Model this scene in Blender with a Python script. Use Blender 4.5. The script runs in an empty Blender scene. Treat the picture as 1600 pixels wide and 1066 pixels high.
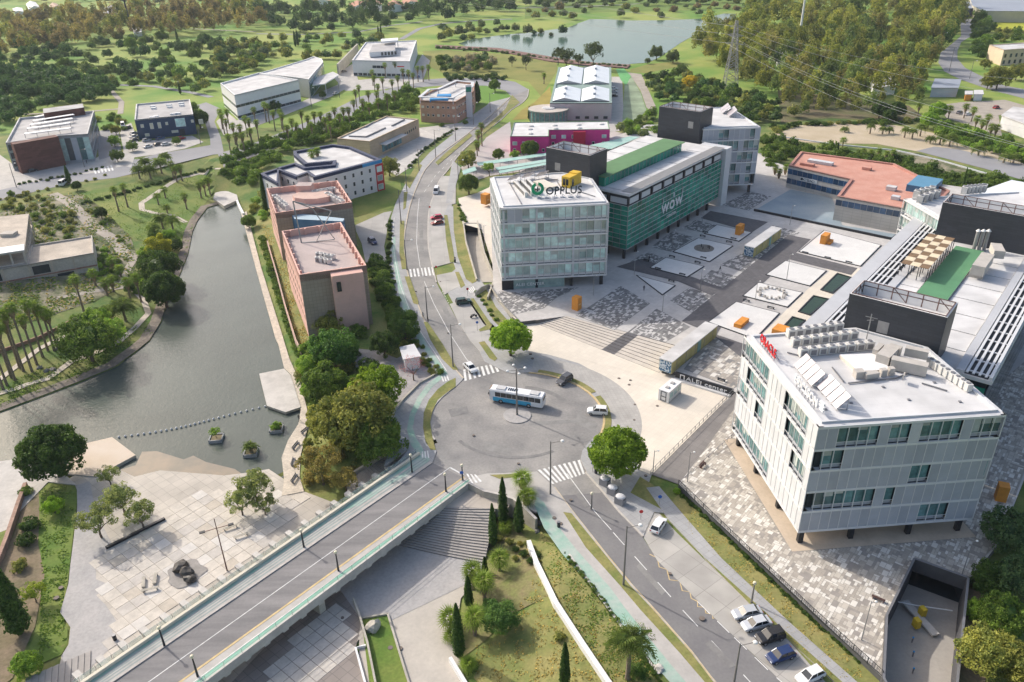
import bpy,bmesh,math,random
import numpy as np
from mathutils import Vector,Matrix,Euler
from mathutils.geometry import tessellate_polygon,delaunay_2d_cdt
S=bpy.context.scene
COL=S.collection
R=math.radians
# ---------------------------------------------------------------- camera
H0=95.0;FPX=1260.0;PITCH=R(28.4);ROLL=R(-1.23)
_F=np.array([0,math.cos(PITCH),-math.sin(PITCH)]);_u=np.array([0,math.sin(PITCH),math.cos(PITCH)]);_x=np.array([1.,0,0])
_XR=math.cos(ROLL)*_x+math.sin(ROLL)*_u;_UR=-math.sin(ROLL)*_x+math.cos(ROLL)*_u
cam=bpy.data.cameras.new('camera');camo=bpy.data.objects.new('camera',cam);COL.objects.link(camo)
cam.sensor_width=36;cam.lens=36*FPX/1600;cam.clip_start=1;cam.clip_end=20000
camo.matrix_world=Matrix(((_XR[0],_UR[0],-_F[0],0),(_XR[1],_UR[1],-_F[1],0),(_XR[2],_UR[2],-_F[2],H0),(0,0,0,1)))
S.camera=camo
# ---------------------------------------------------------------- light
SUN_AZ=-50.7;SUN_EL=34.0
w=bpy.data.worlds.new('World');S.world=w;w.use_nodes=True
nt=w.node_tree;bg=nt.nodes['Background'];sky=nt.nodes.new('ShaderNodeTexSky');sky.sky_type='NISHITA';sky.sun_disc=False
sky.sun_elevation=R(SUN_EL);sky.sun_rotation=R(SUN_AZ);sky.air_density=1.0;sky.dust_density=4.0;sky.ozone_density=0.6
nt.links.new(sky.outputs[0],bg.inputs[0]);bg.inputs[1].default_value=0.15
sl=bpy.data.lights.new('sun','SUN');so=bpy.data.objects.new('sun',sl);COL.objects.link(so)
sl.energy=2.65;sl.angle=R(0.8);sl.color=(1.0,0.935,0.85)
_sd=Vector((math.sin(R(SUN_AZ))*math.cos(R(SUN_EL)),math.cos(R(SUN_AZ))*math.cos(R(SUN_EL)),math.sin(R(SUN_EL))))
so.rotation_euler=_sd.to_track_quat('Z','Y').to_euler();so.location=(0,0,300)
S.view_settings.view_transform='Standard';S.view_settings.look='None';S.view_settings.exposure=0.5;S.view_settings.gamma=1
S.cycles.max_bounces=6;S.cycles.diffuse_bounces=3;S.cycles.glossy_bounces=2;S.cycles.transmission_bounces=2;S.cycles.volume_bounces=0
S.cycles.transparent_max_bounces=6
S.cycles.use_denoising=True
RNG=random.Random(7);NR=np.random.default_rng(7)
# ---------------------------------------------------------------- pixel -> place
def G(px,py,z=0.0):
 d=_XR*(px-800)/FPX-_UR*(py-533)/FPX+_F
 t=(z-H0)/d[2]
 return(float(d[0]*t),float(d[1]*t))
def PX(x,y,z):
 v=np.array([x,y,z-H0]);k=v@_F
 return 800+FPX*(v@_XR)/k,533-FPX*(v@_UR)/k
def GP(pts,z=0.0):return[G(a,b,z)for a,b in pts]
def zat(x,y,py):
 lo,hi=-10,90
 for _ in range(40):
  m=(lo+hi)/2
  if PX(x,y,m)[1]>py:lo=m
  else:hi=m
 return(lo+hi)/2
def sdist(P,poly):
 P=np.asarray(P,float);V=np.asarray(poly,float);n=len(V)
 d=np.full(len(P),1e18);ins=np.zeros(len(P),bool)
 for i in range(n):
  a=V[i];b=V[(i+1)%n];e=b-a;wv=P-a
  t=np.clip((wv@e)/max(e@e,1e-9),0,1);q=wv-t[:,None]*e
  d=np.minimum(d,(q**2).sum(1))
  c=((a[1]>P[:,1])!=(b[1]>P[:,1]))
  with np.errstate(divide='ignore',invalid='ignore'):
   xx=(b[0]-a[0])*(P[:,1]-a[1])/(b[1]-a[1])+a[0]
  ins^=c&(P[:,0]<xx)
 return np.sqrt(d)*np.where(ins,-1,1)
def inside(poly,x,y):
 r=False;n=len(poly)
 for i in range(n):
  ax,ay=poly[i];bx,by=poly[(i+1)%n]
  if(ay>y)!=(by>y)and x<(bx-ax)*(y-ay)/(by-ay)+ax:r=not r
 return r
# ---------------------------------------------------------------- materials
MATS={}
def _n(nt,t,**k):
 n=nt.nodes.new(t)
 for a,b in k.items():setattr(n,a,b)
 return n
def mat(name,col,rough=0.85,var=0.12,scale=0.6,metal=0.0,bump=0.0,col2=None,fine=0.0,spec=0.35,objcol=False,rnd=0.0,detail=6,stretch=None,thr=(0.35,0.65)):
 if name in MATS:return MATS[name]
 m=bpy.data.materials.new(name);MATS[name]=m;m.use_nodes=True;nt=m.node_tree
 b=nt.nodes['Principled BSDF'];L=nt.links.new
 b.inputs['Roughness'].default_value=rough;b.inputs['Metallic'].default_value=metal
 b.inputs['Specular IOR Level'].default_value=spec
 geo=_n(nt,'ShaderNodeNewGeometry');pos=geo.outputs['Position']
 if stretch:
  mp=_n(nt,'ShaderNodeMapping');mp.inputs['Rotation'].default_value=(0,0,R(stretch[0]));mp.inputs['Scale'].default_value=(stretch[1],stretch[2],1)
  L(pos,mp.inputs[0]);pos=mp.outputs[0]
 no=_n(nt,'ShaderNodeTexNoise');no.inputs['Scale'].default_value=scale;no.inputs['Detail'].default_value=detail;no.inputs['Roughness'].default_value=0.6
 L(pos,no.inputs['Vector'])
 mr=_n(nt,'ShaderNodeMapRange');mr.inputs[1].default_value=thr[0];mr.inputs[2].default_value=thr[1];L(no.outputs[0],mr.inputs[0])
 mx=_n(nt,'ShaderNodeMix',data_type='RGBA')
 c=np.array(col[:3])
 if col2 is None:A,B=c*(1-var),np.minimum(c*(1+var),1)
 else:A,B=c,np.array(col2[:3])
 mx.inputs[6].default_value=(*A,1);mx.inputs[7].default_value=(*B,1);L(mr.outputs[0],mx.inputs[0])
 out=mx.outputs[2]
 def mul(out,fac):
  m2=_n(nt,'ShaderNodeMix',data_type='RGBA',blend_type='MULTIPLY');m2.inputs[0].default_value=1
  L(out,m2.inputs[6]);L(fac,m2.inputs[7]);return m2.outputs[2]
 if objcol:
  oi=_n(nt,'ShaderNodeObjectInfo');out=mul(out,oi.outputs['Color'])
 if fine:
  n2=_n(nt,'ShaderNodeTexNoise');n2.inputs['Scale'].default_value=2.2;n2.inputs['Detail'].default_value=4;L(geo.outputs['Position'],n2.inputs['Vector'])
  m3=_n(nt,'ShaderNodeMapRange');m3.inputs[1].default_value=0.3;m3.inputs[2].default_value=0.7;m3.inputs[3].default_value=1-fine;m3.inputs[4].default_value=1+fine
  L(n2.outputs[0],m3.inputs[0]);out=mul(out,m3.outputs[0])
 if rnd:
  oi=_n(nt,'ShaderNodeObjectInfo');m4=_n(nt,'ShaderNodeMapRange');m4.inputs[3].default_value=1-rnd;m4.inputs[4].default_value=1+rnd
  L(oi.outputs['Random'],m4.inputs[0]);out=mul(out,m4.outputs[0])
 L(out,b.inputs['Base Color'])
 if bump:
  bp=_n(nt,'ShaderNodeBump');bp.inputs['Strength'].default_value=bump;bp.inputs['Distance'].default_value=0.1
  n3=_n(nt,'ShaderNodeTexNoise');n3.inputs['Scale'].default_value=3.0;n3.inputs['Detail'].default_value=3;L(geo.outputs['Position'],n3.inputs['Vector'])
  L(n3.outputs[0],bp.inputs['Height']);L(bp.outputs[0],b.inputs['Normal'])
 m['out']=0
 return m
def tiled(name,col,joint,size,ang=0.0,var=0.15,jw=0.04,rough=0.85,ratio=1.0,off=0.0,vertical=None,bias=0.0,col2=None,stain=0.12):
 if name in MATS:return MATS[name]
 m=mat(name,col,rough,0.0,0.25);nt=m.node_tree;L=nt.links.new;b=nt.nodes['Principled BSDF']
 geo=_n(nt,'ShaderNodeNewGeometry');mp=_n(nt,'ShaderNodeMapping')
 L(geo.outputs['Position'],mp.inputs[0])
 if vertical is None:mp.inputs['Rotation'].default_value=(0,0,R(-ang));vec=mp.outputs[0]
 else:
  mp.inputs['Rotation'].default_value=(0,0,R(-vertical));sx=_n(nt,'ShaderNodeSeparateXYZ');cx=_n(nt,'ShaderNodeCombineXYZ')
  L(mp.outputs[0],sx.inputs[0]);L(sx.outputs[0],cx.inputs[0]);L(sx.outputs[2],cx.inputs[1]);vec=cx.outputs[0]
 br=_n(nt,'ShaderNodeTexBrick');br.offset=off;br.squash=1
 br.inputs['Scale'].default_value=1.0;br.inputs['Brick Width'].default_value=size*ratio;br.inputs['Row Height'].default_value=size
 br.inputs['Mortar Size'].default_value=jw;br.inputs['Mortar Smooth'].default_value=0.1;br.inputs['Bias'].default_value=bias
 c=np.array(col[:3]);c2=np.array(col2[:3])if col2 else c*(1+var)
 br.inputs['Color1'].default_value=(*(c*(1-var)if col2 is None else c),1);br.inputs['Color2'].default_value=(*np.minimum(c2,1),1);br.inputs['Mortar'].default_value=(*joint,1)
 L(vec,br.inputs['Vector'])
 no=_n(nt,'ShaderNodeTexNoise');no.inputs['Scale'].default_value=0.18;no.inputs['Detail'].default_value=7;L(geo.outputs['Position'],no.inputs['Vector'])
 mr=_n(nt,'ShaderNodeMapRange');mr.inputs[1].default_value=0.3;mr.inputs[2].default_value=0.7;mr.inputs[3].default_value=1-stain;mr.inputs[4].default_value=1+stain*0.7;L(no.outputs[0],mr.inputs[0])
 mm=_n(nt,'ShaderNodeMix',data_type='RGBA',blend_type='MULTIPLY');mm.inputs[0].default_value=1;L(br.outputs[0],mm.inputs[6]);L(mr.outputs[0],mm.inputs[7])
 L(mm.outputs[2],b.inputs['Base Color'])
 return m
# ---------------------------------------------------------------- mesh builder
def tag(o,label=None,cat=None,group=None,kind=None):
 if label:o['label']=label
 if cat:o['category']=cat
 if group:o['group']=group
 if kind:o['kind']=kind
 return o
def empty(name,loc,label=None,cat=None,group=None,rz=0.0):
 o=bpy.data.objects.new(name,None);COL.objects.link(o);o.location=loc;o.rotation_euler=(0,0,rz);o.empty_display_size=0.5
 return tag(o,label,cat,group)
class MB:
 def __init__(s):s.v=[];s.f=[];s.m=[];s.mats=[]
 def mi(s,m):
  if m not in s.mats:s.mats.append(m)
  return s.mats.index(m)
 def face(s,vs,m):
  i=len(s.v);s.v+=[tuple(p)for p in vs];s.f.append(tuple(range(i,i+len(vs))));s.m.append(s.mi(m));return s
 def box(s,c,size,m,rz=0.0,top=None,M=None):
  hx,hy,hz=size[0]/2,size[1]/2,size[2]/2;cs,sn=math.cos(rz),math.sin(rz);i=len(s.v)
  for dz in(-hz,hz):
   for dx,dy in((-hx,-hy),(hx,-hy),(hx,hy),(-hx,hy)):
    p=(c[0]+dx*cs-dy*sn,c[1]+dx*sn+dy*cs,c[2]+dz)
    if M is not None:p=tuple(M@Vector(p))
    s.v.append(p)
  k=s.mi(m);kt=s.mi(top)if top else k
  for q in((0,3,2,1),(0,1,5,4),(1,2,6,5),(2,3,7,6),(3,0,4,7)):s.f.append(tuple(i+a for a in q));s.m.append(k)
  s.f.append((i+4,i+5,i+6,i+7));s.m.append(kt);return s
 def bar(s,a,b,wd,m,ht=None,up=(0,0,1)):
  a=Vector(a);b=Vector(b);d=b-a;ln=d.length
  if ln<1e-6:return s
  d.normalize();u=Vector(up)
  if abs(d.dot(u))>0.98:u=Vector((1,0,0))
  x=d.cross(u).normalized();y=x.cross(d).normalized();ht=ht or wd;i=len(s.v)
  for p in(a,b):
   for sx,sy in((-1,-1),(1,-1),(1,1),(-1,1)):s.v.append(tuple(p+x*sx*wd/2+y*sy*ht/2))
  k=s.mi(m)
  for q in((0,1,2,3),(7,6,5,4),(0,4,5,1),(1,5,6,2),(2,6,7,3),(3,7,4,0)):s.f.append(tuple(i+a_ for a_ in q));s.m.append(k)
  return s
 def tube(s,pts,r,m,n=8,caps=True):
  P=[Vector(p)for p in pts];rs=r if isinstance(r,(list,tuple))else[r]*len(P);i=len(s.v);k=s.mi(m)
  for j,p in enumerate(P):
   d=(P[min(j+1,len(P)-1)]-P[max(j-1,0)]).normalized();u=Vector((0,0,1))if abs(d.z)<0.95 else Vector((1,0,0))
   x=d.cross(u).normalized();y=x.cross(d)
   for q in range(n):
    a=2*math.pi*q/n;s.v.append(tuple(p+(x*math.cos(a)+y*math.sin(a))*rs[j]))
  for j in range(len(P)-1):
   for q in range(n):s.f.append((i+j*n+q,i+j*n+(q+1)%n,i+(j+1)*n+(q+1)%n,i+(j+1)*n+q));s.m.append(k)
  if caps:
   s.f.append(tuple(i+q for q in reversed(range(n))));s.m.append(k);e=i+(len(P)-1)*n;s.f.append(tuple(e+q for q in range(n)));s.m.append(k)
  return s
 def ball(s,c,r,m,n=8,sq=(1,1,1)):
  i=len(s.v);k=s.mi(m);rings=max(3,n//2)
  for a in range(rings+1):
   t=math.pi*a/rings
   for q in range(n):
    p=2*math.pi*q/n;s.v.append((c[0]+r*sq[0]*math.sin(t)*math.cos(p),c[1]+r*sq[1]*math.sin(t)*math.sin(p),c[2]+r*sq[2]*math.cos(t)))
  for a in range(rings):
   for q in range(n):s.f.append((i+a*n+q,i+(a+1)*n+q,i+(a+1)*n+(q+1)%n,i+a*n+(q+1)%n));s.m.append(k)
  return s
 def prism(s,poly,z0,z1,side,top=None,bottom=False):
  P=list(poly);A=sum(P[i][0]*P[(i+1)%len(P)][1]-P[(i+1)%len(P)][0]*P[i][1]for i in range(len(P)))
  if A<0:P=P[::-1];z1=z1[::-1]if isinstance(z1,list)else z1
  n=len(P);Z1=z1 if isinstance(z1,list)else[z1]*n;i=len(s.v);k=s.mi(side);kt=s.mi(top or side)
  s.v+=[(p[0],p[1],z0)for p in P]+[(p[0],p[1],z)for p,z in zip(P,Z1)]
  for a in range(n):b=(a+1)%n;s.f.append((i+a,i+b,i+n+b,i+n+a));s.m.append(k)
  for t in tessellate_polygon([[Vector((p[0],p[1],0))for p in P]]):
   t=list(t);a,b,c=(P[j]for j in t)
   if(b[0]-a[0])*(c[1]-a[1])-(b[1]-a[1])*(c[0]-a[0])<0:t=t[::-1]
   s.f.append(tuple(i+n+j for j in t));s.m.append(kt)
   if bottom:s.f.append(tuple(i+j for j in t[::-1]));s.m.append(k)
  return s
 def sheet(s,poly,z,m):
  for t in tessellate_polygon([[Vector((p[0],p[1],0))for p in poly]]):
   a,b,c=(poly[j]for j in t)
   if(b[0]-a[0])*(c[1]-a[1])-(b[1]-a[1])*(c[0]-a[0])<0:a,c=c,a
   zz=z if callable(z)else(lambda x,y:z)
   s.face([(q[0],q[1],zz(*q))for q in(a,b,c)],m)
  return s
 def mesh(s,name,o=(0,0,0)):
  me=bpy.data.meshes.new(name);ox,oy,oz=o
  me.from_pydata([(x-ox,y-oy,z-oz)for x,y,z in s.v],[],s.f)
  for m in s.mats:me.materials.append(m)
  me.polygons.foreach_set('material_index',s.m);me.update();return me
 def build(s,name,parent=None,label=None,cat=None,group=None,kind=None,origin=None,smooth=False,local=False):
  if parent is not None and not local:
   base=getattr(parent,'_b',None);o=tuple(wloc(parent))
  else:o=origin or(0,0,0)
  me=s.mesh(name,o if not local else(0,0,0));ob=bpy.data.objects.new(name,me);COL.objects.link(ob)
  if parent is not None:ob.parent=parent
  elif not local:ob.location=o
  if smooth:me.polygons.foreach_set('use_smooth',[True]*len(me.polygons))
  return tag(ob,label,cat,group,kind)
def wloc(o):
 l=Vector(o.location)
 while o.parent:o=o.parent;l=l+Vector(o.location)
 return l
UNIT={}
def unit(m):
 if m.name not in UNIT:UNIT[m.name]=MB().box((0,0,0),(1,1,1),m).mesh('piece')
 return UNIT[m.name]
def piece(name,c,size,m,parent,rz=0.0,label=None,color=None):
 o=bpy.data.objects.new(name,unit(m));COL.objects.link(o);o.parent=parent
 o.location=Vector(c)-(wloc(parent)if parent else Vector((0,0,0)));o.rotation_euler=(0,0,rz);o.scale=size
 if label:o['label']=label
 if color:o.color=(*color,1)
 return o
def copy_tree(o,parent=None):
 c=o.copy();COL.objects.link(c);c.parent=parent
 for ch in list(o.children):copy_tree(ch,c)
 return c
def place(o,x,y,z,rz=0.0,sc=1.0,label=None,group=None):
 o.location=(x,y,z);o.rotation_euler=(0,0,rz);o.scale=(sc,sc,sc)if not isinstance(sc,tuple)else sc
 if label:o['label']=label
 if group:o['group']=group
 return o
def lerp(a,b,t):return tuple(p+(q-p)*t for p,q in zip(a,b))
def resample(pts,step):
 out=[];n=len(pts)
 for i in range(n-1):
  a,b=pts[i],pts[i+1];k=max(1,int(math.dist(a,b)/step))
  out+=[lerp(a,b,j/k)for j in range(k)]
 return out+[pts[-1]]
def spline(pts,k=6,closed=False):
 n=len(pts);out=[]
 rng=range(n if closed else n-1)
 for i in rng:
  p0=pts[(i-1)%n]if closed or i>0 else pts[0];p1=pts[i];p2=pts[(i+1)%n]
  p3=pts[(i+2)%n]if closed or i<n-2 else pts[-1]
  for j in range(k):
   t=j/k
   out.append(tuple(0.5*(2*b+(c-a)*t+(2*a-5*b+4*c-d)*t*t+(3*b-a-3*c+d)*t**3)for a,b,c,d in zip(p0,p1,p2,p3)))
 if not closed:out.append(tuple(pts[-1]))
 return out
def offset(pts,d):
 out=[]
 for i,p in enumerate(pts):
  a=pts[max(i-1,0)];b=pts[min(i+1,len(pts)-1)];dx,dy=b[0]-a[0],b[1]-a[1];l=math.hypot(dx,dy)or 1
  out.append((p[0]-dy/l*d,p[1]+dx/l*d))
 return out
# ================================================================ MATERIALS
ASPH=mat('asphalt',(0.165,0.16,0.165),0.9,0.13,0.12,fine=0.06,col2=(0.215,0.21,0.205))
ASPH2=mat('asphalt_worn',(0.205,0.20,0.195),0.9,0.1,0.11,fine=0.1,col2=(0.32,0.305,0.285),detail=9)
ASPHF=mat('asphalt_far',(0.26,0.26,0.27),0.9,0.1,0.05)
WHITE=mat('road_paint',(0.68,0.68,0.66),0.7,0.12,1.2,fine=0.08)
YELLOW=mat('yellow_kerb_paint',(0.55,0.42,0.22),0.8,0.15,1.0)
KERB=mat('kerb_stone',(0.46,0.43,0.39),0.9,0.12,0.8)
PAVE=tiled('pavement_tiles',(0.36,0.36,0.36),(0.27,0.27,0.27),1.2,32,0.05,0.03)
PAVEW=mat('pavement_warm',(0.44,0.42,0.39),0.9,0.1,0.3,fine=0.04)
CONC=mat('concrete',(0.50,0.475,0.44),0.9,0.12,0.35,fine=0.05)
CREAM=tiled('cream_paving',(0.66,0.60,0.51),(0.55,0.50,0.43),1.2,-39,0.03,0.02,stain=0.06)
GREENL=mat('green_bike_lane',(0.25,0.42,0.335),0.85,0.1,0.35,col2=(0.40,0.455,0.41),fine=0.05)
GRASS=mat('grass',(0.07,0.14,0.025),0.95,0.2,0.09,col2=(0.22,0.22,0.07),fine=0.16,thr=(0.38,0.62))
GRASSG=mat('green_grass',(0.09,0.17,0.025),0.95,0.2,0.07,col2=(0.22,0.24,0.06),fine=0.14)
VERGE=mat('dry_verge_grass',(0.27,0.24,0.09),0.95,0.2,0.22,col2=(0.15,0.18,0.05),fine=0.16)
SCRUB=mat('rough_scrub_ground',(0.06,0.085,0.025),0.95,0.2,0.12,col2=(0.27,0.24,0.17),fine=0.3,thr=(0.42,0.6))
FIELD=mat('hillside_grass',(0.11,0.23,0.03),0.95,0.2,0.018,col2=(0.27,0.31,0.07),fine=0.12,detail=8,thr=(0.38,0.6))
SOIL=mat('bare_soil',(0.25,0.19,0.13),0.95,0.2,0.3,col2=(0.15,0.13,0.07),fine=0.15)
SAND=mat('pale_sand',(0.50,0.42,0.31),0.95,0.1,0.06,col2=(0.40,0.33,0.22),fine=0.08)
DIRT=mat('dirt_track',(0.36,0.32,0.27),0.95,0.12,0.2,fine=0.1)
STONEW=mat('retaining_concrete',(0.42,0.39,0.33),0.9,0.15,0.4,fine=0.08)
DARKM=mat('dark_metal',(0.035,0.037,0.042),0.5,0.1,1,metal=0.3)
GREYM=mat('grey_metal',(0.22,0.22,0.23),0.5,0.08,1,metal=0.3)
WHITEP=mat('white_paint',(0.74,0.74,0.73),0.55,0.03,0.7)
ROCK=mat('grey_rock',(0.20,0.19,0.17),0.95,0.3,1.2,bump=0.5)
# ================================================================ OUTLINES (picture pixel
ZW=-4.9
ZL=-4.35
ZP=1.2
WATER_PX=[(347,319),(370,320),(377,334),(400,420),(430,527),(435,538),(444,575),(454,585),(470,640),(466,663),(450,688),(440,715),(444,749),(420,738),(350,748),(250,742),(210,750),(185,735),(150,720),(133,703),(60,745),(0,760),(-60,770),(-60,660),(0,645),(62,622),(120,600),(180,575),(217,548),(235,533),(252,505),(270,452),(282,430),(295,397),(302,362),(310,345),(325,325)]
WATER=GP(WATER_PX,ZW)
LOW_PX=[(347,305),(385,320),(408,418),(440,520),(452,560),(470,600),(480,630),(480,670),(468,710),(462,745),(475,768),(540,760),(640,760),(700,760),(757,772),(800,778),(790,800),(770,835),(750,880),(722,930),(712,990),(722,1040),(735,1120),(560,1300),(100,1300),(80,1120),(96,1025),(107,1007),(110,980),(94,957),(107,912),(110,882),(114,850),(120,800),(122,770),(117,758),(60,752),(40,775),(0,800),(-60,820),(-60,650),(0,640),(62,617),(120,595),(180,570),(217,543),(235,528),(252,500),(270,448),(282,426),(295,393),(302,358),(312,338),(325,318)]
LOW=GP(LOW_PX,ZL)
WEST=GP([(330,325),(300,352),(280,430),(230,540),(120,600),(0,640),(-300,700),(-700,400),(-300,250),(200,230),(330,250)],ZL)
WEST2=GP([(125,760),(120,800),(112,860),(110,900),(95,1000),(100,1066),(0,1300),(-400,1300),(-400,700),(0,760),(60,752)],ZL)
def H(P):
 P=np.asarray(P,float).reshape(-1,2)
 d=sdist(P,LOW);out=np.maximum(d,0)
 w1=sdist(P,WEST)<0;w2=sdist(P,WEST2)<0
 s=np.where(w1,0.10,np.where(w2,0.05,0.30))
 cap=np.where(w2,1.0,4.6)
 z=-4.6+np.minimum(out*s,cap)
 dw=sdist(P,WATER);z=np.where(dw<1.2,np.minimum(z,-4.9+np.clip(dw,-2,1.2)*0.8),z)
# cutting for the underground ramp (right) so nothing pokes through its floor
 dr=sdist(P,RAMP_HOLE);z=np.where(dr<1.9,-6.0,z)
 dr=sdist(P,RAMP_HOLE2);z=np.where(dr<0.3,-6.0,z)
 return z
RAMP_HOLE=GP([(1384,967),(1427,879),(1440,840),(1525,870),(1511,909),(1500,960),(1494,1066),(1490,1300),(1376,1300),(1379,1066)],ZP)
RAMP_HOLE2=GP([(724,350),(746,350),(757,400),(773,440),(745,440),(738,415),(728,380)],0.0)
_gx,_gy=np.arange(-320,101,1.5),np.arange(30,346,1.5)
_GH=H(np.stack(np.meshgrid(_gx,_gy),-1).reshape(-1,2)).reshape(len(_gy),len(_gx))
def h1(x,y):
 i,j=(x-_gx[0])/1.5,(y-_gy[0])/1.5
 if i<0 or j<0 or i>=len(_gx)-1 or j>=len(_gy)-1:return 0.0
 a,b=int(i),int(j);s,t=i-a,j-b
 return float((_GH[b,a]*(1-s)+_GH[b,a+1]*s)*(1-t)+(_GH[b+1,a]*(1-s)+_GH[b+1,a+1]*s)*t)
def GT(px,py):
 z=0.0
 for _ in range(25):
  x,y=G(px,py,z);zn=h1(x,y);z=z+(zn-z)*0.5
 x,y=G(px,py,z);return x,y,z
# ================================================================ TERRAIN
def terrain():
 xs=np.concatenate([np.array([-6000,-3000,-1500,-900,-600,-450,-350]),np.arange(-300,-160,6),np.arange(-160,76,1.6),np.arange(76,200,4),np.array([220,300,400,600,900,1500,3000,6000])])
 ys=np.concatenate([np.array([-3000,-1000,-300,-50,10,30]),np.arange(40,340,1.6),np.arange(340,420,8),np.array([450,500,600,700,850,1000,1200,1600,2500,5000,9000])])
 X,Y=np.meshgrid(xs,ys);P=np.stack([X.ravel(),Y.ravel()],1);Z=H(P)
 Z=Z-0.02
 nx,ny=len(xs),len(ys)
 idx=np.arange(nx*ny).reshape(ny,nx)
 q=np.stack([idx[:-1,:-1],idx[:-1,1:],idx[1:,1:],idx[1:,:-1]],-1).reshape(-1,4)
 me=bpy.data.meshes.new('ground');me.from_pydata(np.c_[P,Z].tolist(),[],q.tolist());me.materials.append(GRASS);me.materials.append(FIELD)
 cy=P[q][:,:,1].mean(1);me.polygons.foreach_set('material_index',(cy>400).astype(int));me.update()
 o=bpy.data.objects.new('ground',me);COL.objects.link(o);tag(o,kind='structure')
terrain()
_fc=[0]
def flat(name,px,z,m,world=None,kind='structure'):
 _fc[0]+=1;z=z+(_fc[0]%16)*0.0009
 poly=world or GP(px,z);return MB().sheet(poly,z,m).build(name,kind=kind)
def slab(name,px,z,m,side=None,depth=0.4,world=None,kind='structure'):
 _fc[0]+=1;z=z+(_fc[0]%16)*0.0009
 poly=world or GP(px,z);return MB().prism(poly,z-depth,z,side or KERB,m).build(name,kind=kind)
def drape(name,px,m,off=0.08,step=2.5,world=None,kind='structure',z=0.0,lab=None):
 poly=world or[GT(a,b)[:2]for a,b in px]
 poly=resample(poly+[poly[0]],step)[:-1]
 a=np.array(poly);g=[(x,y)for x in np.arange(a[:,0].min(),a[:,0].max(),step)for y in np.arange(a[:,1].min(),a[:,1].max(),step)]
 g=np.array(g)if g else np.zeros((0,2))
 if len(g):g=g[sdist(g,poly)<-step*0.4]
 vs=[Vector(p)for p in poly]+[Vector(p)for p in g];n=len(poly)
 V,E_,F_,*_r=delaunay_2d_cdt(vs,[(i,(i+1)%n)for i in range(n)],[],1,1e-4)
 Z=H([tuple(v)for v in V])+off
 me=bpy.data.meshes.new(name);fs=[]
 for f in F_:
  p,q,r=(V[i]for i in f[:3]);fs.append(tuple(f)if(q-p).cross(r-p)>0 else tuple(f)[::-1])
 me.from_pydata([(v.x,v.y,zz)for v,zz in zip(V,Z)],[],fs)
 me.materials.append(m);me.update();o=bpy.data.objects.new(name,me);COL.objects.link(o);return tag(o,lab,kind=kind)
def strip(center,wd,z):
 L_=offset(center,wd/2);R_=offset(center,-wd/2);return L_+R_[::-1]
def line_marks(name,px,wd,z,m=None,dash=None,w=None):
 pts=w or GP(px,z);mb=MB();m=m or WHITE
 if dash is None:
  A=offset(pts,wd/2);B=offset(pts,-wd/2)
  for i in range(len(pts)-1):mb.face([(*B[i],z),(*B[i+1],z),(*A[i+1],z),(*A[i],z)],m)
 else:
  P=resample(pts,0.5);D=[0]
  for i in range(1,len(P)):D.append(D[-1]+math.dist(P[i-1],P[i]))
  A=offset(P,wd/2);B=offset(P,-wd/2)
  for i in range(len(P)-1):
   if D[i]%(dash[0]+dash[1])<dash[0]:mb.face([(*B[i],z),(*B[i+1],z),(*A[i+1],z),(*A[i],z)],m)
 return mb.build(name,kind='structure')
def kerb_line(name,pts,z1=0.15,wd=0.3,m=None,z0=-0.2):
 P=resample(pts,3);A=offset(P,wd/2);B=offset(P,-wd/2);mb=MB();m=m or KERB
 for i in range(len(P)-1):
  a,b,c,d=A[i],A[i+1],B[i+1],B[i]
  mb.face([(*d,z1),(*c,z1),(*b,z1),(*a,z1)],m);mb.face([(*a,z0),(*a,z1),(*b,z1),(*b,z0)],m);mb.face([(*d,z1),(*d,z0),(*c,z0),(*c,z1)],m)
 return mb.build(name,kind='structure')
# ================================================================ WATER
def water_mat(name,col,rough,bs,sc):
 m=mat(name,col,rough,0.1,0.05,spec=0.5);nt=m.node_tree;b=nt.nodes['Principled BSDF']
 b.inputs['IOR'].default_value=1.33
 geo=_n(nt,'ShaderNodeNewGeometry');n1=_n(nt,'ShaderNodeTexNoise');n1.inputs['Scale'].default_value=sc;n1.inputs['Detail'].default_value=5
 n1.inputs['Roughness'].default_value=0.65;n1.inputs['Distortion'].default_value=0.6
 nt.links.new(geo.outputs['Position'],n1.inputs['Vector']);bp=_n(nt,'ShaderNodeBump');bp.inputs['Strength'].default_value=bs;bp.inputs['Distance'].default_value=0.25
 nt.links.new(n1.outputs[0],bp.inputs['Height']);nt.links.new(bp.outputs[0],b.inputs['Normal']);return m
WATERM=water_mat('river_water',(0.092,0.108,0.092),0.04,0.3,1.0)
LAKEM=water_mat('lake_water',(0.09,0.15,0.12),0.08,0.2,0.5)
wp=GP([(325,300),(395,300),(420,420),(470,560),(500,640),(490,700),(480,770),(350,765),(250,760),(100,820),(-250,900),(-250,640),(0,600),(150,540),(230,480),(280,330)],ZW)
flat('river_water',None,ZW,WATERM,world=wp)
LAKE_PX=[(716,68),(735,75),(762,78),(790,80),(830,88),(868,96),(905,103),(940,108),(972,104),(985,100),(1012,98),(1030,90),(1045,80),(1062,68),(1085,55),(1105,44),(1125,36),(1148,30),(1150,22),(1132,21),(1112,26),(1100,29),(1060,31),(1020,32),(980,32),(940,30),(922,30),(905,36),(888,43),(850,48),(820,52),(790,54),(760,58),(735,62)]
flat('lake_water',LAKE_PX,0.10,LAKEM)
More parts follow.
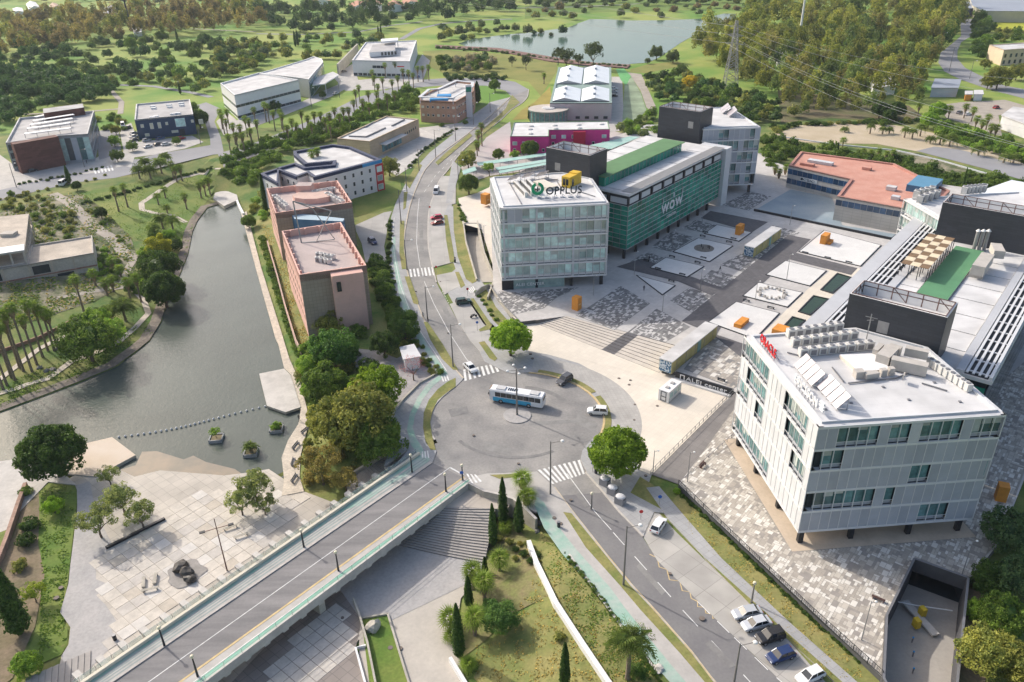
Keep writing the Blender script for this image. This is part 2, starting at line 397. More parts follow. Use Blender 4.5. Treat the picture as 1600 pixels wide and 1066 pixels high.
# ================================================================ LOWER PLAZA
BED=mat('wet_plaza_bed',(0.30,0.24,0.17),0.2,0.2,0.15,col2=(0.20,0.18,0.14))
TILEB=tiled('slab_ground',(0.46,0.42,0.365),(0.35,0.32,0.28),2.0,50,0.08,0.04,stain=0.2,col2=(0.52,0.475,0.41))
COBB=mat('grey_cobble_paving',(0.36,0.35,0.34),0.9,0.1,0.25,fine=0.1,col2=(0.42,0.40,0.385))
flat('shallow_bed',[(185,735),(212,727),(222,706),(245,705),(287,718),(302,712),(322,722),(367,733),(380,742),(440,751),(440,762),(300,760),(190,752)],ZW+0.03,BED)
slab('lower_plaza',[(185,733),(210,745),(250,735),(350,743),(392,738),(420,733),(444,749),(462,745),(475,768),(560,800),(640,830),(640,900),(560,1000),(420,1200),(60,1200),(96,1025),(107,1007),(110,980),(94,957),(100,940),(107,912),(110,882),(114,850),(120,800),(122,770),(117,758),(95,755),(130,735)],ZL,TILEB,STONEW,0.7)
flat('cobble_band',[(120,758),(140,752),(150,800),(175,850),(150,880),(150,905),(175,915),(150,930),(165,945),(185,975),(175,985),(180,1005),(140,1045),(100,1040),(96,1025),(107,1007),(110,980),(94,957),(107,912),(110,882),(114,850),(121,800)],ZL+0.03,COBB)
flat('passage_paving',[(562,935),(640,900),(745,872),(760,880),(745,905),(720,935),(712,990),(722,1040),(735,1120),(730,1200),(560,1200),(560,1100)],ZL+0.02,mat('passage_concrete',(0.42,0.385,0.34),0.9,0.1,0.2,fine=0.05,col2=(0.50,0.46,0.40)))
flat('passage_cobble',[(520,905),(640,820),(745,872),(757,880),(745,905),(610,970),(562,965)],ZL+0.05,COBB)
slab('riverside_path',[(408,418),(440,520),(452,560),(470,600),(480,640),(480,670),(470,710),(468,745),(475,768),(440,775),(444,749),(440,715),(450,688),(466,663),(470,640),(454,585),(444,575),(435,538),(430,527),(400,420),(377,334),(385,330)],ZL+0.1,mat('path_stone',(0.52,0.46,0.38),0.9,0.12,0.6,fine=0.15),STONEW,1.0)
slab('landing_platform',[(405,584),(444,576),(454,586),(470,636),(446,644),(417,634)],ZL+0.25,CONC,STONEW,0.6)
slab('west_landing_platform',[(133,693),(175,683),(212,711),(182,727),(150,745),(100,740)],ZL+0.15,mat('sandy_concrete',(0.52,0.42,0.31),0.9,0.1,0.12,col2=(0.60,0.52,0.43)),STONEW,0.8)
slab('riverside_walk_slab',[(0,721),(25,717),(60,720),(100,740),(120,758),(75,753),(30,800),(0,880),(-60,900),(-60,735)],ZL+0.05,CONC,STONEW,0.7)
# ================================================================ ROADS (street level)
ZR=0.03;ZK=0.15
RL=GP([(650,126),(700,126),(740,126),(790,128),(806,131)],0)
road_L=[(797,152),(785,165),(760,186),(730,210),(700,232),(682,246),(664,266),(650,295),(640,324),(634,354),(631,372),(631,392),(636,422),(641,442),(652,474),(665,505),(682,533),(700,562),(716,583),(724,592)]
road_R=[(826,140),(824,152),(815,162),(799,172),(780,190),(750,212),(722,237),(700,266),(687,282),(680,300),(672,322),(669,345),(669,380),(672,402),(677,422),(682,442),(700,474),(717,505),(735,533),(756,560),(768,572),(790,581)]
flat('boulevard',None,ZR,ASPH2,world=spline(GP(road_L),3)+spline(GP(road_R),3)[::-1])
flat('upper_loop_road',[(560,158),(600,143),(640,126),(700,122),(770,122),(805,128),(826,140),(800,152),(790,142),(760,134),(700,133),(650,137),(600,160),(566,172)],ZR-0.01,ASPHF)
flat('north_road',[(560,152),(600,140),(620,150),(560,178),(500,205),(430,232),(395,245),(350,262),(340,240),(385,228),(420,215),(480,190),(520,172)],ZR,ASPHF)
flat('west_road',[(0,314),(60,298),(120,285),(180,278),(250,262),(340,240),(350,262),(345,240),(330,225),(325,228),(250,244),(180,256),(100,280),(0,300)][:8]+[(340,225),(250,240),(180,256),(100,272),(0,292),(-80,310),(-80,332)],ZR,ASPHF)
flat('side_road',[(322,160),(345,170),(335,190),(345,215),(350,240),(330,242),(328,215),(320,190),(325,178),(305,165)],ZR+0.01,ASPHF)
# roundabout
RC=G(807,652);RRAD=18.2
circ=[(RC[0]+RRAD*math.cos(t),RC[1]+RRAD*math.sin(t))for t in np.linspace(0,2*math.pi,64,endpoint=False)]
flat('roundabout',None,ZR+0.012,ASPH2,world=circ)
flat('roundabout_approach',[(700,562),(735,533),(790,581),(830,590),(760,640),(690,610),(716,585)],ZR+0.006,ASPH2)
flat('roundabout_south_approach',[(760,700),(850,700),(925,690),(912,712),(915,738),(940,770),(870,775),(838,736),(790,738),(740,745),(690,725),(680,700)],ZR+0.006,ASPH2)
isl=[(G(808,650)[0]+2.95*math.cos(t),G(808,650)[1]+2.95*math.sin(t))for t in np.linspace(0,2*math.pi,28,endpoint=False)]
slab('traffic_island',None,0.2,COBB,KERB,0.4,world=isl)
# south-east avenue
slab('roundabout_base',[(652,712),(665,698),(690,690),(800,690),(860,720),(850,745),(838,770),(815,790),(800,781),(780,774),(757,769),(735,757)],0.01,ASPH2,STONEW,0.6)
slab('roundabout_south_pavement',[(742,744),(760,740),(790,739),(838,737),(850,752),(845,775),(838,800),(815,790),(800,779),(780,772),(757,767),(738,757),(732,752)],ZK,PAVEW)
slab('roundabout_south_verge',[(765,742),(790,741),(815,740),(812,745),(780,748)],ZK+.05,VERGE)
flat('avenue',[(838,736),(915,738),(940,766),(968,800),(1005,840),(1027,876),(1060,908),(1117,966),(1200,1045),(1330,1170),(1230,1190),(1112,1060),(1080,1018),(1020,950),(985,912),(950,870),(895,800),(865,760)],ZR,ASPH)
# ================================================================ PAVEMENTS (slabs proud 
slab('west_pavement',[(612,372),(611,340),(618,318),(632,290),(650,262),(672,238),(705,212),(745,180),(765,160),(797,152),(760,186),(730,210),(700,232),(682,246),(664,266),(650,295),(640,324),(634,354),(631,392),(636,422),(641,442),(652,474),(665,505),(682,533),(700,562),(716,583),(724,592),(712,604),(695,612),(682,624),(674,640),(670,660),(675,683),(682,705),(676,722),(660,734),(640,748),(600,775),(560,800),(527,800),(540,790),(560,770),(612,733),(640,700),(600,728),(612,690),(610,683),(615,650),(622,630),(655,600),(683,586),(650,545),(628,500),(612,450),(608,410)],ZK,PAVE)
slab('roundabout_east_pavement',[(757,565),(790,581),(800,583),(847,581),(875,589),(900,599),(925,616),(940,634),(945,653),(945,670),(922,689),(910,704),(907,718),(918,740),(940,766),(968,800),(1005,838),(1022,800),(1045,802),(1010,765),(1018,742),(1150,615),(1066,584),(1030,585),(870,533),(835,507),(800,500),(770,470),(760,450),(720,395),(715,370),(705,330),(708,300),(700,290),(687,300),(692,345),(700,385),(712,420),(690,440),(712,480),(735,520)],ZK,PAVE)
slab('cream_forecourt',[(835,507),(870,533),(1030,585),(1066,584),(1148,612),(1018,742),(1000,735),(985,690),(987,665),(975,625),(945,590),(905,568),(860,555),(825,548)],ZK+0.03,CREAM,KERB,0.1)
rng_out=[(G(809,654)[0]+25.8*math.cos(t),G(809,654)[1]+25.8*math.sin(t))for t in np.linspace(R(-28),R(80),30)]
rng_in=[(G(809,654)[0]+19.6*math.cos(t),G(809,654)[1]+19.6*math.sin(t))for t in np.linspace(R(-28),R(80),30)]
flat('curved_paving_ring',None,ZK+0.05,tiled('ring_tiles',(0.40,0.385,0.36),(0.33,0.315,0.29),0.8,10,0.06,0.03),world=rng_out+rng_in[::-1])
for nm,a0,a1 in(('ring_verge',R(-24),R(22)),('ring_verge',R(27),R(74)),):
 a_=[(G(807,652)[0]+19.9*math.cos(t),G(807,652)[1]+19.9*math.sin(t))for t in np.linspace(a0,a1,16)]
 b_=[(G(807,652)[0]+18.6*math.cos(t),G(807,652)[1]+18.6*math.sin(t))for t in np.linspace(a0,a1,16)]
 slab(nm,None,ZK+0.1,VERGE,KERB,0.3,world=a_+b_[::-1])
ra=[(RC[0]+18.35*math.cos(t),RC[1]+18.35*math.sin(t))for t in np.linspace(R(-33),R(80),40)]
kerb_line('roundabout_kerb',ra,0.2,0.4,YELLOW)
ra=[(RC[0]+18.35*math.cos(t),RC[1]+18.35*math.sin(t))for t in np.linspace(R(145),R(205),20)]
kerb_line('roundabout_kerb',ra,0.2,0.4,KERB)
slab('avenue_pavement',[(800,778),(838,736),(865,760),(895,800),(950,870),(985,912),(1020,950),(1080,1018),(1112,1060),(1230,1190),(1180,1190),(1060,1066),(1042,1050),(990,985),(960,945),(925,900),(890,865),(860,830),(838,790),(815,782)],ZK,mat('avenue_pavement',(0.42,0.40,0.375),0.9,0.08,0.25,fine=0.05))
flat('avenue_bike_lane',[(838,775),(850,785),(870,820),(900,858),(955,920),(975,948),(1010,992),(1058,1050),(1110,1110),(1090,1110),(1043,1062),(990,1000),(950,952),(920,912),(878,865),(850,825),(835,790)],ZK+0.02,GREENL)
slab('avenue_verge',[(880,800),(893,802),(950,872),(984,914),(1020,952),(1080,1020),(1112,1062),(1180,1140),(1165,1140),(1098,1062),(1062,1020),(1000,952),(968,914),(915,855)],ZK+0.05,VERGE,KERB,0.2)
slab('east_verge',[(1045,802),(1060,818),(1105,877),(1170,942),(1232,1000),(1300,1062),(1420,1180),(1560,1290),(1440,1190),(1385,1062),(1290,985),(1200,893),(1140,840),(1092,800),(1062,770),(1048,785),(1020,757),(1000,745),(985,770)],ZK+0.02,VERGE,KERB,0.2)
slab('east_footpath',[(1010,762),(1030,760),(1070,807),(1127,872),(1212,952),(1240,978),(1340,1066),(1440,1150),(1400,1150),(1317,1066),(1212,972),(1200,960),(1102,872),(1045,812)],ZK+0.08,PAVE,KERB,0.2)
slab('parking_bay',[(1005,838),(1022,802),(1030,802),(1057,832),(1170,942),(1220,987),(1290,1066),(1390,1160),(1330,1160),(1222,1066),(1180,1025),(1117,966),(1060,908),(1027,876)],0.06,tiled('bay_concrete',(0.36,0.345,0.32),(0.28,0.27,0.25),4.2,38,0.06,0.05,stain=0.2,col2=(0.44,0.42,0.385)),KERB,0.2)
# boulevard right side: parking bays, verges
BAY=tiled('bay_concrete_north',(0.40,0.385,0.36),(0.33,0.32,0.30),4.0,5,0.05,0.04,stain=0.15)
for px in([(672,322),(669,345),(669,380),(673,402),(677,418),(706,410),(702,395),(697,370),(693,345),(694,336)],[(680,300),(672,322),(694,336),(700,320),(712,318),(712,275),(690,275)],[(682,430),(684,440),(695,460),(712,450),(724,446),(712,424)],[(703,475),(717,505),(735,533),(750,550),(765,545),(775,512),(762,500),(742,472),(733,466)]):
 slab('north_parking_bay',px,0.18,BAY,KERB,0.2)
for px in([(694,336),(699,336),(703,360),(709,395),(710,410),(703,410),(697,375)],[(708,320),(718,318),(723,352),(730,385),(738,410),(747,438),(738,443),(728,436),(715,400),(709,360)],[(711,425),(717,425),(727,446),(720,450)],[(732,467),(740,466),(756,490),(769,508),(765,515),(750,518),(748,515),(760,508),(745,485)],[(748,460),(760,452),(775,480),(800,508),(805,520),(795,525),(770,500)],[(748,535),(757,533),(777,560),(773,564),(765,560)],[(632,285),(640,275),(652,255),(660,258),(645,285),(640,295)],[(631,300),(637,300),(634,325),(630,328)],[(625,345),(632,345),(631,392),(637,420),(628,421),(624,395)],[(632,432),(640,432),(654,472),(653,476),(646,474)],[(662,503),(668,503),(690,535),(708,565),(716,578),(708,578),(690,560),(672,530)],[(800,148),(812,160),(797,172),(770,197),(745,218),(742,214),(768,190),(790,170)],[(705,240),(738,212),(734,208),(702,234),(680,254),(684,258)],[(712,604),(700,612),(684,625),(676,642),(672,660),(676,685),(681,703),(673,703),(665,690),(661,668),(662,645),(670,625),(684,608),(700,596),(712,590)]):
 slab('road_verge',px,ZK+0.06,VERGE,KERB,0.2)
flat('left_bike_lane',[(700,585),(690,592),(674,606),(660,625),(648,650),(645,668),(650,684),(660,700),(665,712),(672,718),(664,724),(560,790),(527,800),(640,732),(655,716),(650,706),(642,695),(636,672),(640,648),(652,622),(668,600),(684,588),(690,580),(680,570),(655,535),(640,505),(625,470),(618,430),(612,390),(613,370),(618,370),(618,395),(625,430),(634,465),(650,505),(667,538)],ZK+0.025,GREENL)
line_marks('lane_line',[(616,340),(613,372),(618,410),(625,445),(640,485),(655,515),(680,552),(698,580)],0.15,ZK+0.04)
slab('north_footpath',[(702,325),(708,322),(710,360),(718,400),(728,440),(740,470),(760,495),(785,522),(778,530),(755,505),(735,475),(722,445),(712,408),(704,365)],ZK+0.03,PAVE)
slab('north_footpath',[(707,250),(720,262),(712,290),(705,318),(697,318),(700,290)],ZK+0.03,PAVE)
# garden ground right of the pink block, forecourts
slab('block_forecourt',[(555,352),(600,332),(612,330),(606,345),(604,365),(600,385),(605,410),(590,420),(572,414),(565,380),(556,360)],0.1,BAY,KERB,0.3)
flat('garden_gravel',[(545,555),(560,545),(590,548),(620,560),(650,545),(690,585),(655,602),(620,630),(560,580)],0.06,mat('garden_gravel',(0.33,0.31,0.30),0.95,0.12,0.4,fine=0.1))
flat('cream_yard',[(716,310),(745,302),(770,290),(800,340),(790,440),(778,440),(752,358),(722,350),(720,330)],0.2,CREAM)
for px in([(800,500),(887,494),(1057,540),(1062,582)],):pass
flat('cream_forecourt',[(796,498),(838,504),(1036,581),(1066,583),(1060,600),(860,550),(812,522)],ZK+0.055,CREAM)
# ---- marks
def zebra(px,z,n,duty=0.5,inset=0.0):
 a,b,c,d=GP(px,z);mb=MB()
 for i in range(n):
  t0=(i+0.5-duty/2)/n;t1=(i+0.5+duty/2)/n
  mb.face([(*lerp(a,b,t0),z),(*lerp(a,b,t1),z),(*lerp(d,c,t1),z),(*lerp(d,c,t0),z)],WHITE)
 return mb.build('zebra_crossing',kind='structure')
Z2=ZR+0.03
zebra([(638,421),(678,417),(681,430),(640,433)],Z2,7)
zebra([(722,578),(776,568),(782,580),(724,596)],Z2,8)
zebra([(838,735),(908,718),(915,740),(862,757)],Z2,9)
zebra([(688,588),(700,585),(703,594),(691,597)],ZK+0.05,3)
zebra([(658,706),(670,704),(672,716),(658,715)],ZK+0.05,3)
zebra([(727,740),(745,742),(755,752),(735,757)],ZK+0.05,3)
zebra([(730,452),(740,447),(745,456),(735,458)],ZK+0.08,4)
zebra([(144,264),(176,258),(179,266),(147,272)],Z2,6)
line_marks('lane_line',[(886,740),(930,800),(955,828)],0.14,Z2)
line_marks('lane_line',[(958,832),(1070,957),(1145,1037),(1200,1095)],0.14,Z2,dash=(3.3,3.2))
line_marks('lane_line',[(655,310),(652,340),(651,380),(656,415),(660,432)],0.14,Z2)
line_marks('lane_line',[(663,440),(678,475),(702,520),(728,560),(736,570)],0.14,Z2)
line_marks('lane_line',[(805,152),(760,200),(710,245),(680,275),(663,300)],0.14,Z2,dash=(3,3))
line_marks('lane_line',[(680,310),(671,345),(671,380),(678,420)],0.12,Z2,dash=(0.6,0.9))
line_marks('lane_line',[(691,455),(716,500),(745,540),(760,560)],0.12,Z2,dash=(0.6,0.9))
line_marks('kerb_paint',[(930,845),(985,910),(1020,950),(1080,1018),(1112,1060)],0.14,ZK+0.07,YELLOW,dash=(2.4,1.6))
line_marks('lane_line',[(1090,940),(1117,967),(1200,1047),(1260,1100)],0.14,Z2+0.03,dash=(2.5,1.5))
zz=GP([(1015,866),(1027,872),(1030,886),(1042,890),(1046,906),(1062,908),(1066,923),(1078,925),(1080,935),(1090,940),(1090,948),(1101,949),(1103,958),(1113,960),(1114,967),(1119,964)],Z2)
line_marks('bus_stop_zigzag',None,0.18,Z2,YELLOW,w=zz)
kerb_line('avenue_kerb',GP([(866,762),(895,801),(950,871),(985,913),(1020,951),(1080,1019),(1112,1061),(1200,1160)]),0.16,0.35,mat('worn_yellow_kerb',(0.50,0.43,0.33),0.9,0.15,0.7))
kerb_line('avenue_kerb',GP([(915,739),(940,767),(968,801),(1005,839)]),0.19,0.35,KERB)
kerb_line('boulevard_kerb',spline(GP(road_L),3),0.2,0.35,mat('worn_yellow_kerb',None))
kerb_line('boulevard_kerb',spline(GP(road_R[:16]),3),0.2,0.35,KERB)
TYW=mat('tyre_worn_asphalt',(0.175,0.17,0.17),0.9,0.15,0.6,fine=0.06,col2=(0.235,0.23,0.22));PAT=mat('asphalt_patch',(0.24,0.235,0.225),0.9,0.12,0.5,fine=0.06)
def arcband(cx,cy,r0,r1,a0,a1,z,m,name='worn_lane'):
 t=np.linspace(R(a0),R(a1),40);o_=[(cx+r1*math.cos(a),cy+r1*math.sin(a))for a in t];i_=[(cx+r0*math.cos(a),cy+r0*math.sin(a))for a in t];return flat(name,None,z,m,world=o_+i_[::-1])
for r0,r1,a0,a1 in((13.8,14.6,215,300),(11.4,12.6,30,80)):arcband(*RC,r0,r1,a0,a1,0.062,TYW)
flat('road_patch',[(826,660),(925,654),(925,659),(826,665)],0.064,PAT);flat('road_patch',[(905,640),(935,662),(928,675),(898,660)],0.064,MATS['asphalt_patch'])
for px in([(905,770),(920,790),(914,793),(899,773)],[(1000,880),(1040,925),(1034,930),(994,885)],[(1110,1000),(1150,1040),(1140,1044),(1102,1006)],[(655,350),(661,350),(662,395),(656,396)],[(690,480),(697,478),(712,510),(704,512)],[(760,690),(800,700),(796,712),(752,702)],[(700,640),(730,635),(732,645),(705,652)]):flat('road_patch',px,0.064,RNG.choice([PAT,TYW]))
for px,k in(((1097,966),1),((1047,896),.6),((892,781),.6),((810,724),.6),((967,591),.7),((985,594),.7),((983,601),.7),((1027,634),.7),((992,632),.6),((991,656),.6),((829,553),.8),((832,560),.8),((1009,743),.7),((866,809),.8),((876,818),.8),((650,455),.5),((688,440),.5),((700,520),.5),((775,610),.6),((740,680),.6),((535,965),.6),((610,1012),.9),((625,1013),.9),((95,918),.9),((88,934),1.0)):
 z=-4.2 if px[1]>900 and px[0]<700 else 0.25;q=G(*px,z);mb=MB();c=[(q[0]+.45*k*math.cos(t),q[1]+.45*k*math.sin(t))for t in np.linspace(0,6.283,13)[:-1]];mb.prism(c,z-.1,z+.02,DARKM,mat('cover_iron',(0.17,0.14,0.12),0.8,0.15,2));mb.build('manhole_cover',kind='structure')
# ================================================================ BUILDING TOOLS
_ua=R(39.4);UU=(math.sin(_ua),math.cos(_ua));VV=(math.cos(_ua),-math.sin(_ua))
def uv(u,v):return(u*UU[0]+v*VV[0],u*UU[1]+v*VV[1])
RU=math.atan2(UU[1],UU[0])
GLASS=mat('window_glass',(0.10,0.21,0.215),0.10,0.25,0.8,spec=0.6,rnd=0.55)
GLASSB=mat('dark_window_glass',(0.035,0.05,0.06),0.15,0.2,0.8,spec=0.6,rnd=0.4)
GLASSL=mat('teal_window_glass',(0.42,0.57,0.54),0.12,0.2,0.6,spec=0.6,rnd=0.5)
GGREEN=mat('green_curtain_glass',(0.015,0.22,0.145),0.08,0.35,0.10,spec=0.6,rnd=0.3)
PANEL=mat('perforated_panel_shade_tint',(0.40,0.42,0.46),0.6,0.05,0.5,metal=0.1,rnd=0.10)  # cool shade put into the colour: darker, bluer copy of the light panel
PANELL=mat('light_facade_panel',(0.56,0.575,0.585),0.6,0.05,0.5,rnd=0.06)
BAND=mat('white_facade_band',(0.66,0.665,0.67),0.5,0.04,0.6,metal=0.1)
MEMB=tiled('white_roof_membrane',(0.60,0.595,0.59),(0.53,0.525,0.52),1.9,5,0.03,0.02,ratio=7,off=.5,stain=0.18)
ROOFG=tiled('grey_roof',(0.40,0.39,0.385),(0.33,0.32,0.315),1.8,12,0.04,0.03,ratio=6,off=.5,stain=0.2)
ROOFL=tiled('light_roof',(0.55,0.54,0.53),(0.48,0.47,0.46),1.8,12,0.03,0.02,ratio=6,off=.5,stain=0.22)
BLACKT=tiled('black_tile_cladding',(0.045,0.047,0.055),(0.03,0.032,0.038),0.6,vertical=math.degrees(RU),var=0.12,ratio=4,jw=0.02,rough=0.5,off=0.5)
BLACKT2=tiled('black_tile_cladding_side',(0.05,0.055,0.065),(0.035,0.037,0.043),0.6,vertical=math.degrees(RU)+90,var=0.1,ratio=4,jw=0.02,rough=0.5,off=0.5)
STEEL=mat('galvanised_steel',(0.34,0.34,0.34),0.45,0.08,1,metal=0.5)
RUST=mat('brown_steel',(0.17,0.10,0.085),0.6,0.15,1,metal=0.2)
ORANGE=mat('orange_paint',(0.66,0.27,0.045),0.7,0.08,0.8)
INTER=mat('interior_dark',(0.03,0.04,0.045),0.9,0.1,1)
def ccw(P):
 A=sum(P[i][0]*P[(i+1)%len(P)][1]-P[(i+1)%len(P)][0]*P[i][1]for i in range(len(P)))
 return list(P)if A>0 else list(P)[::-1]
def inset(P,d):
 n=len(P);out=[]
 for i in range(n):
  a,b,c=P[i-1],P[i],P[(i+1)%n]
  def nrm(p,q):dx,dy=q[0]-p[0],q[1]-p[1];l=math.hypot(dx,dy)or 1;return(-dy/l,dx/l)
  n1,n2=nrm(a,b),nrm(b,c);k=1+n1[0]*n2[0]+n1[1]*n2[1];k=max(k,0.25)
  out.append((b[0]+d*(n1[0]+n2[0])/k,b[1]+d*(n1[1]+n2[1])/k))
 return out
class Wall:
 def __init__(s,A,B):
  s.A,s.B=A,B;s.L=math.dist(A,B);s.dx,s.dy=(B[0]-A[0])/s.L,(B[1]-A[1])/s.L;s.nx,s.ny=s.dy,-s.dx;s.rz=math.atan2(s.dy,s.dx)
 def p(s,t,d,z=0):return(s.A[0]+s.dx*t+s.nx*d,s.A[1]+s.dy*t+s.ny*d,z)
 def box(s,mb,s0,s1,z0,z1,d0,d1,m):mb.box(s.p((s0+s1)/2,(d0+d1)/2,(z0+z1)/2),(s1-s0,d1-d0,z1-z0),m,s.rz)
 def piece(s,name,par,s0,s1,z0,z1,d0,d1,m,**k):return piece(name,s.p((s0+s1)/2,(d0+d1)/2,(z0+z1)/2),(s1-s0,d1-d0,z1-z0),m,par,s.rz,**k)
 def window(s,par,s0,s1,z0,z1,frame=None,glass=None,d=0.08):
  w_=s.piece('window',par,s0,s1,z0,z1,-0.2,d,frame or WHITEP)
  g=bpy.data.objects.new('pane',unit(glass or GLASSB));COL.objects.link(g);g.parent=w_;fx=min(0.09,0.12/(s1-s0));fz=min(0.09,0.12/(z1-z0))
  g.scale=(1-2*fx,1.15,1-2*fz);return w_
def edges(P):return[Wall(P[i],P[(i+1)%len(P)])for i in range(len(P))]
def wall_between(poly,a,b):
 E_=edges(poly);return min(E_,key=lambda w:min(math.dist(w.A,a)+math.dist(w.B,b),math.dist(w.A,b)+math.dist(w.B,a)))
def parapet(mb,P,z0,z1,t,m,top=None):
 Q=inset(P,t);n=len(P)
 for i in range(n):
  a,b,c,d=P[i],P[(i+1)%n],Q[(i+1)%n],Q[i]
  mb.face([(*a,z0),(*b,z0),(*b,z1),(*a,z1)],m);mb.face([(*c,z0),(*d,z0),(*d,z1),(*c,z1)],m);mb.face([(*a,z1),(*b,z1),(*c,z1),(*d,z1)],top or m)
def center(P):return(sum(p[0]for p in P)/len(P),sum(p[1]for p in P)/len(P))
def simple(name,label,cat,P,z0,zr,wall,roof,par=0.5,pt=0.35,parm=None,group=None):
 P=ccw(P);c=center(P);r=empty(name,(c[0],c[1],z0),label,cat,group)
 mb=MB();n=len(P)
 for i in range(n):a,b=P[i],P[(i+1)%n];mb.face([(*a,z0),(*b,z0),(*b,zr),(*a,zr)],wall)
 mb.build('wall',r)
 MB().sheet(inset(P,pt*0.5),zr-par,roof).build('roof',r)
 m2=MB();parapet(m2,P,zr-par-0.02,zr,pt,parm or wall);m2.build('parapet',r)
 return r,P
# ---- rotated office blocks
BLIND=mat('window_blind',(0.42,0.46,0.43),0.8,0.1,0.8,rnd=0.25)
def office(label,Puv,z0,zr,faces,name='office_building',floors=5,tops=4.0):
 P=ccw([uv(*p)for p in Puv]);c=center(P);r=empty(name,(c[0],c[1],z0),label,'office building')
 core=inset(P,0.9);mb=MB();zb=zr-floors*4.05-0.3
 mb.prism(core,zb,zr-0.5,INTER,INTER,True);mb.build('core',r)
 MB().prism(inset(P,0.25),zr-0.55,zr,BAND,MEMB).build('roof',r)
 m2=MB();parapet(m2,inset(P,0.9),zr-0.02,zr+0.35,0.3,PANELL,BAND);m2.build('parapet',r)
 for fi in range(floors+1):
  z=zb+fi*4.05+(0 if fi<floors else 0.05)
  m3=MB()
  for w_ in edges(P):w_.box(m3,-0.0,w_.L,z-0.22,z+0.22,-0.9,0.0-0.003*(fi%2),BAND)
  m3.build('floor_band',r)
 for(a,b,pat,lit)in faces:
  w_=wall_between(P,uv(*a),uv(*b));n=len(pat[0]);rev=math.dist(w_.A,uv(*a))>1e-3 and math.dist(w_.A,uv(*a))>math.dist(w_.B,uv(*a))
  bw=w_.L/n;mm=MB()
  for ri,row in enumerate(pat):
   z1=zb+(floors-ri)*4.05-0.2;zz0=z1-3.65
   if rev:row=row[::-1]
   for k,ch in enumerate(row):
    s0,s1=k*bw+0.05,(k+1)*bw-0.05
    if ch in 'PL':w_.piece('facade_panel',r,s0,s1,zz0+0.03,z1-0.03,-0.14,-0.06,PANEL if ch=='P' else PANELL)
    elif ch=='W':
     w_.piece('window_pane',r,s0,s1,zz0+0.75,z1-0.03,-0.62,-0.55,lit)
     if RNG.random()<.38:w_.piece('blind',r,s0+.03,s1-.03,z1-RNG.choice([.9,1.3,2.0,2.7]),z1-.05,-.55,-.53,BLIND)
     w_.box(mm,s0,s1,zz0+0.02,zz0+0.72,-0.60,-0.5,BAND if lit is GLASSL else PANEL);w_.box(mm,s0,s1,zz0-.02,zz0+.10,-.5,-.3,DARKM);w_.box(mm,s0,s1,zz0+1.05,zz0+1.11,-0.12,-0.06,BAND)
    w_.box(mm,k*bw-0.045,k*bw+0.045,zz0,z1,-0.12,0.0,BAND)
   w_.box(mm,w_.L-0.12,w_.L,zz0,z1,-0.12,0.0,BAND)
  mm.build('mullion_frame',r)
# soffit and columns
 MB().prism(inset(P,0.3),zb-0.25,zb-0.05,PANELL,PANELL,True).build('soffit',r)
 for w_ in edges(P):
  if w_.L<12:continue
  k=max(2,int(w_.L/8.5))
  for i in range(k+1):
   q=w_.p(min(max(i*w_.L/k,1.2),w_.L-1.2),-1.3);piece('column',(q[0],q[1],(z0+zb-0.2)/2),(0.75,0.75,zb-z0-0.2),DARKM,r,w_.rz)
 return r,P
E_A,E_B,E_L=(106.4,-28.1),(127,-6.7),(127.3,-49.6)
eric,ericP=office('white office block nearest the camera, with white letters and solar panels on its roof',[E_A,E_B,(142.4,-22),(142.4,-34.5),E_L],ZP,25.0,[(E_A,E_B,['PPWWWWPWWLWWWWPWWW','DWWPPPPPPPPPPPPPPP','PPPPPPPPPPWWPPPPPP','DWWWWWWPWPPPPPPPPP','PPPPPPPPPPPPWWWPPP'],GLASS),(E_L,E_A,['WWWWWWWLLLLWWWWWLL','LLWWWWWLLLLLWWWWLL','WWWLLWWLLLLLLLWWWL','LLLLLLLLLLLLLLLLLL','WWWWWWWWWWLLLLLLLL'],GLASS),(E_B,(142.4,-22),['PPWWPPPWWP','PPPPWWPPPP','WWPPPPPPPP','PPPPPPPWWP','PPPPPPPPPP'],GLASS)])
O_A,O_B,O_L=(155.1,-130.5),(175.2,-109.5),(174.7,-150.6)
opp,oppP=office('white glass-fronted office block with a green ring logo on its roof',[O_A,O_B,(191,-125.5),(191,-136),O_L],ZP,25.0,[(O_A,O_B,['WPPWWWWWWWWWWWW','WWWWWWWWWWWWWWW','WWWWWWWWWWWWWWW','WWWWWWWWWWWWWWW','WWWWWWWWWWWWWWW'],GLASSL),(O_L,O_A,['LWWLWWLWWLWWLWW']*5,GLASSL),(O_B,(191,-125.5),['WWWLWWWLWWW']*5,GLASSL)])
_w=wall_between(oppP,uv(*O_A),uv(*O_B));_m=MB()
for _s in(.6,9.4,19.4,28.4):_w.box(_m,_s,_s+.55,4.6,24.3,-.5,-.15,PANELL)
_m.build('pier',opp,kind='stuff')
faro,faroP=office('white office block beyond the green glass hall, behind its dark tower',[(261,-126),(275,-111),(298,-133.5),(284,-148),(269,-143)],ZP,25.0,[((261,-126),(275,-111),['PPPWWPPPPWP','PPPWWWWPWWW','PPPPPPPWWWP','PPPPPWWPPWP','PPPPWWWWPWD'],GLASS),((275,-111),(298,-133.5),['PPWWPPPWWPPPWWPP']*5,GLASS)])
off4,off4P=office('white office block behind the dark tower at the right edge, with rows of roof machines',[(223.5,-48.9),(211,-36.2),(216.6,-36),(216.6,-20),(228,-8),(247,-26)],ZP,25.0,[((223.5,-48.9),(211,-36.2),['WWWWWWWWWWW','WWWWWWWWWWW','WWLWWWWLWWW','WWWWWWWWWWW','WWWWWWWWWWW'],GLASSL),((223.5,-48.9),(247,-26),['WWLWWLWWLWWLWWLW']*5,GLASSL)])
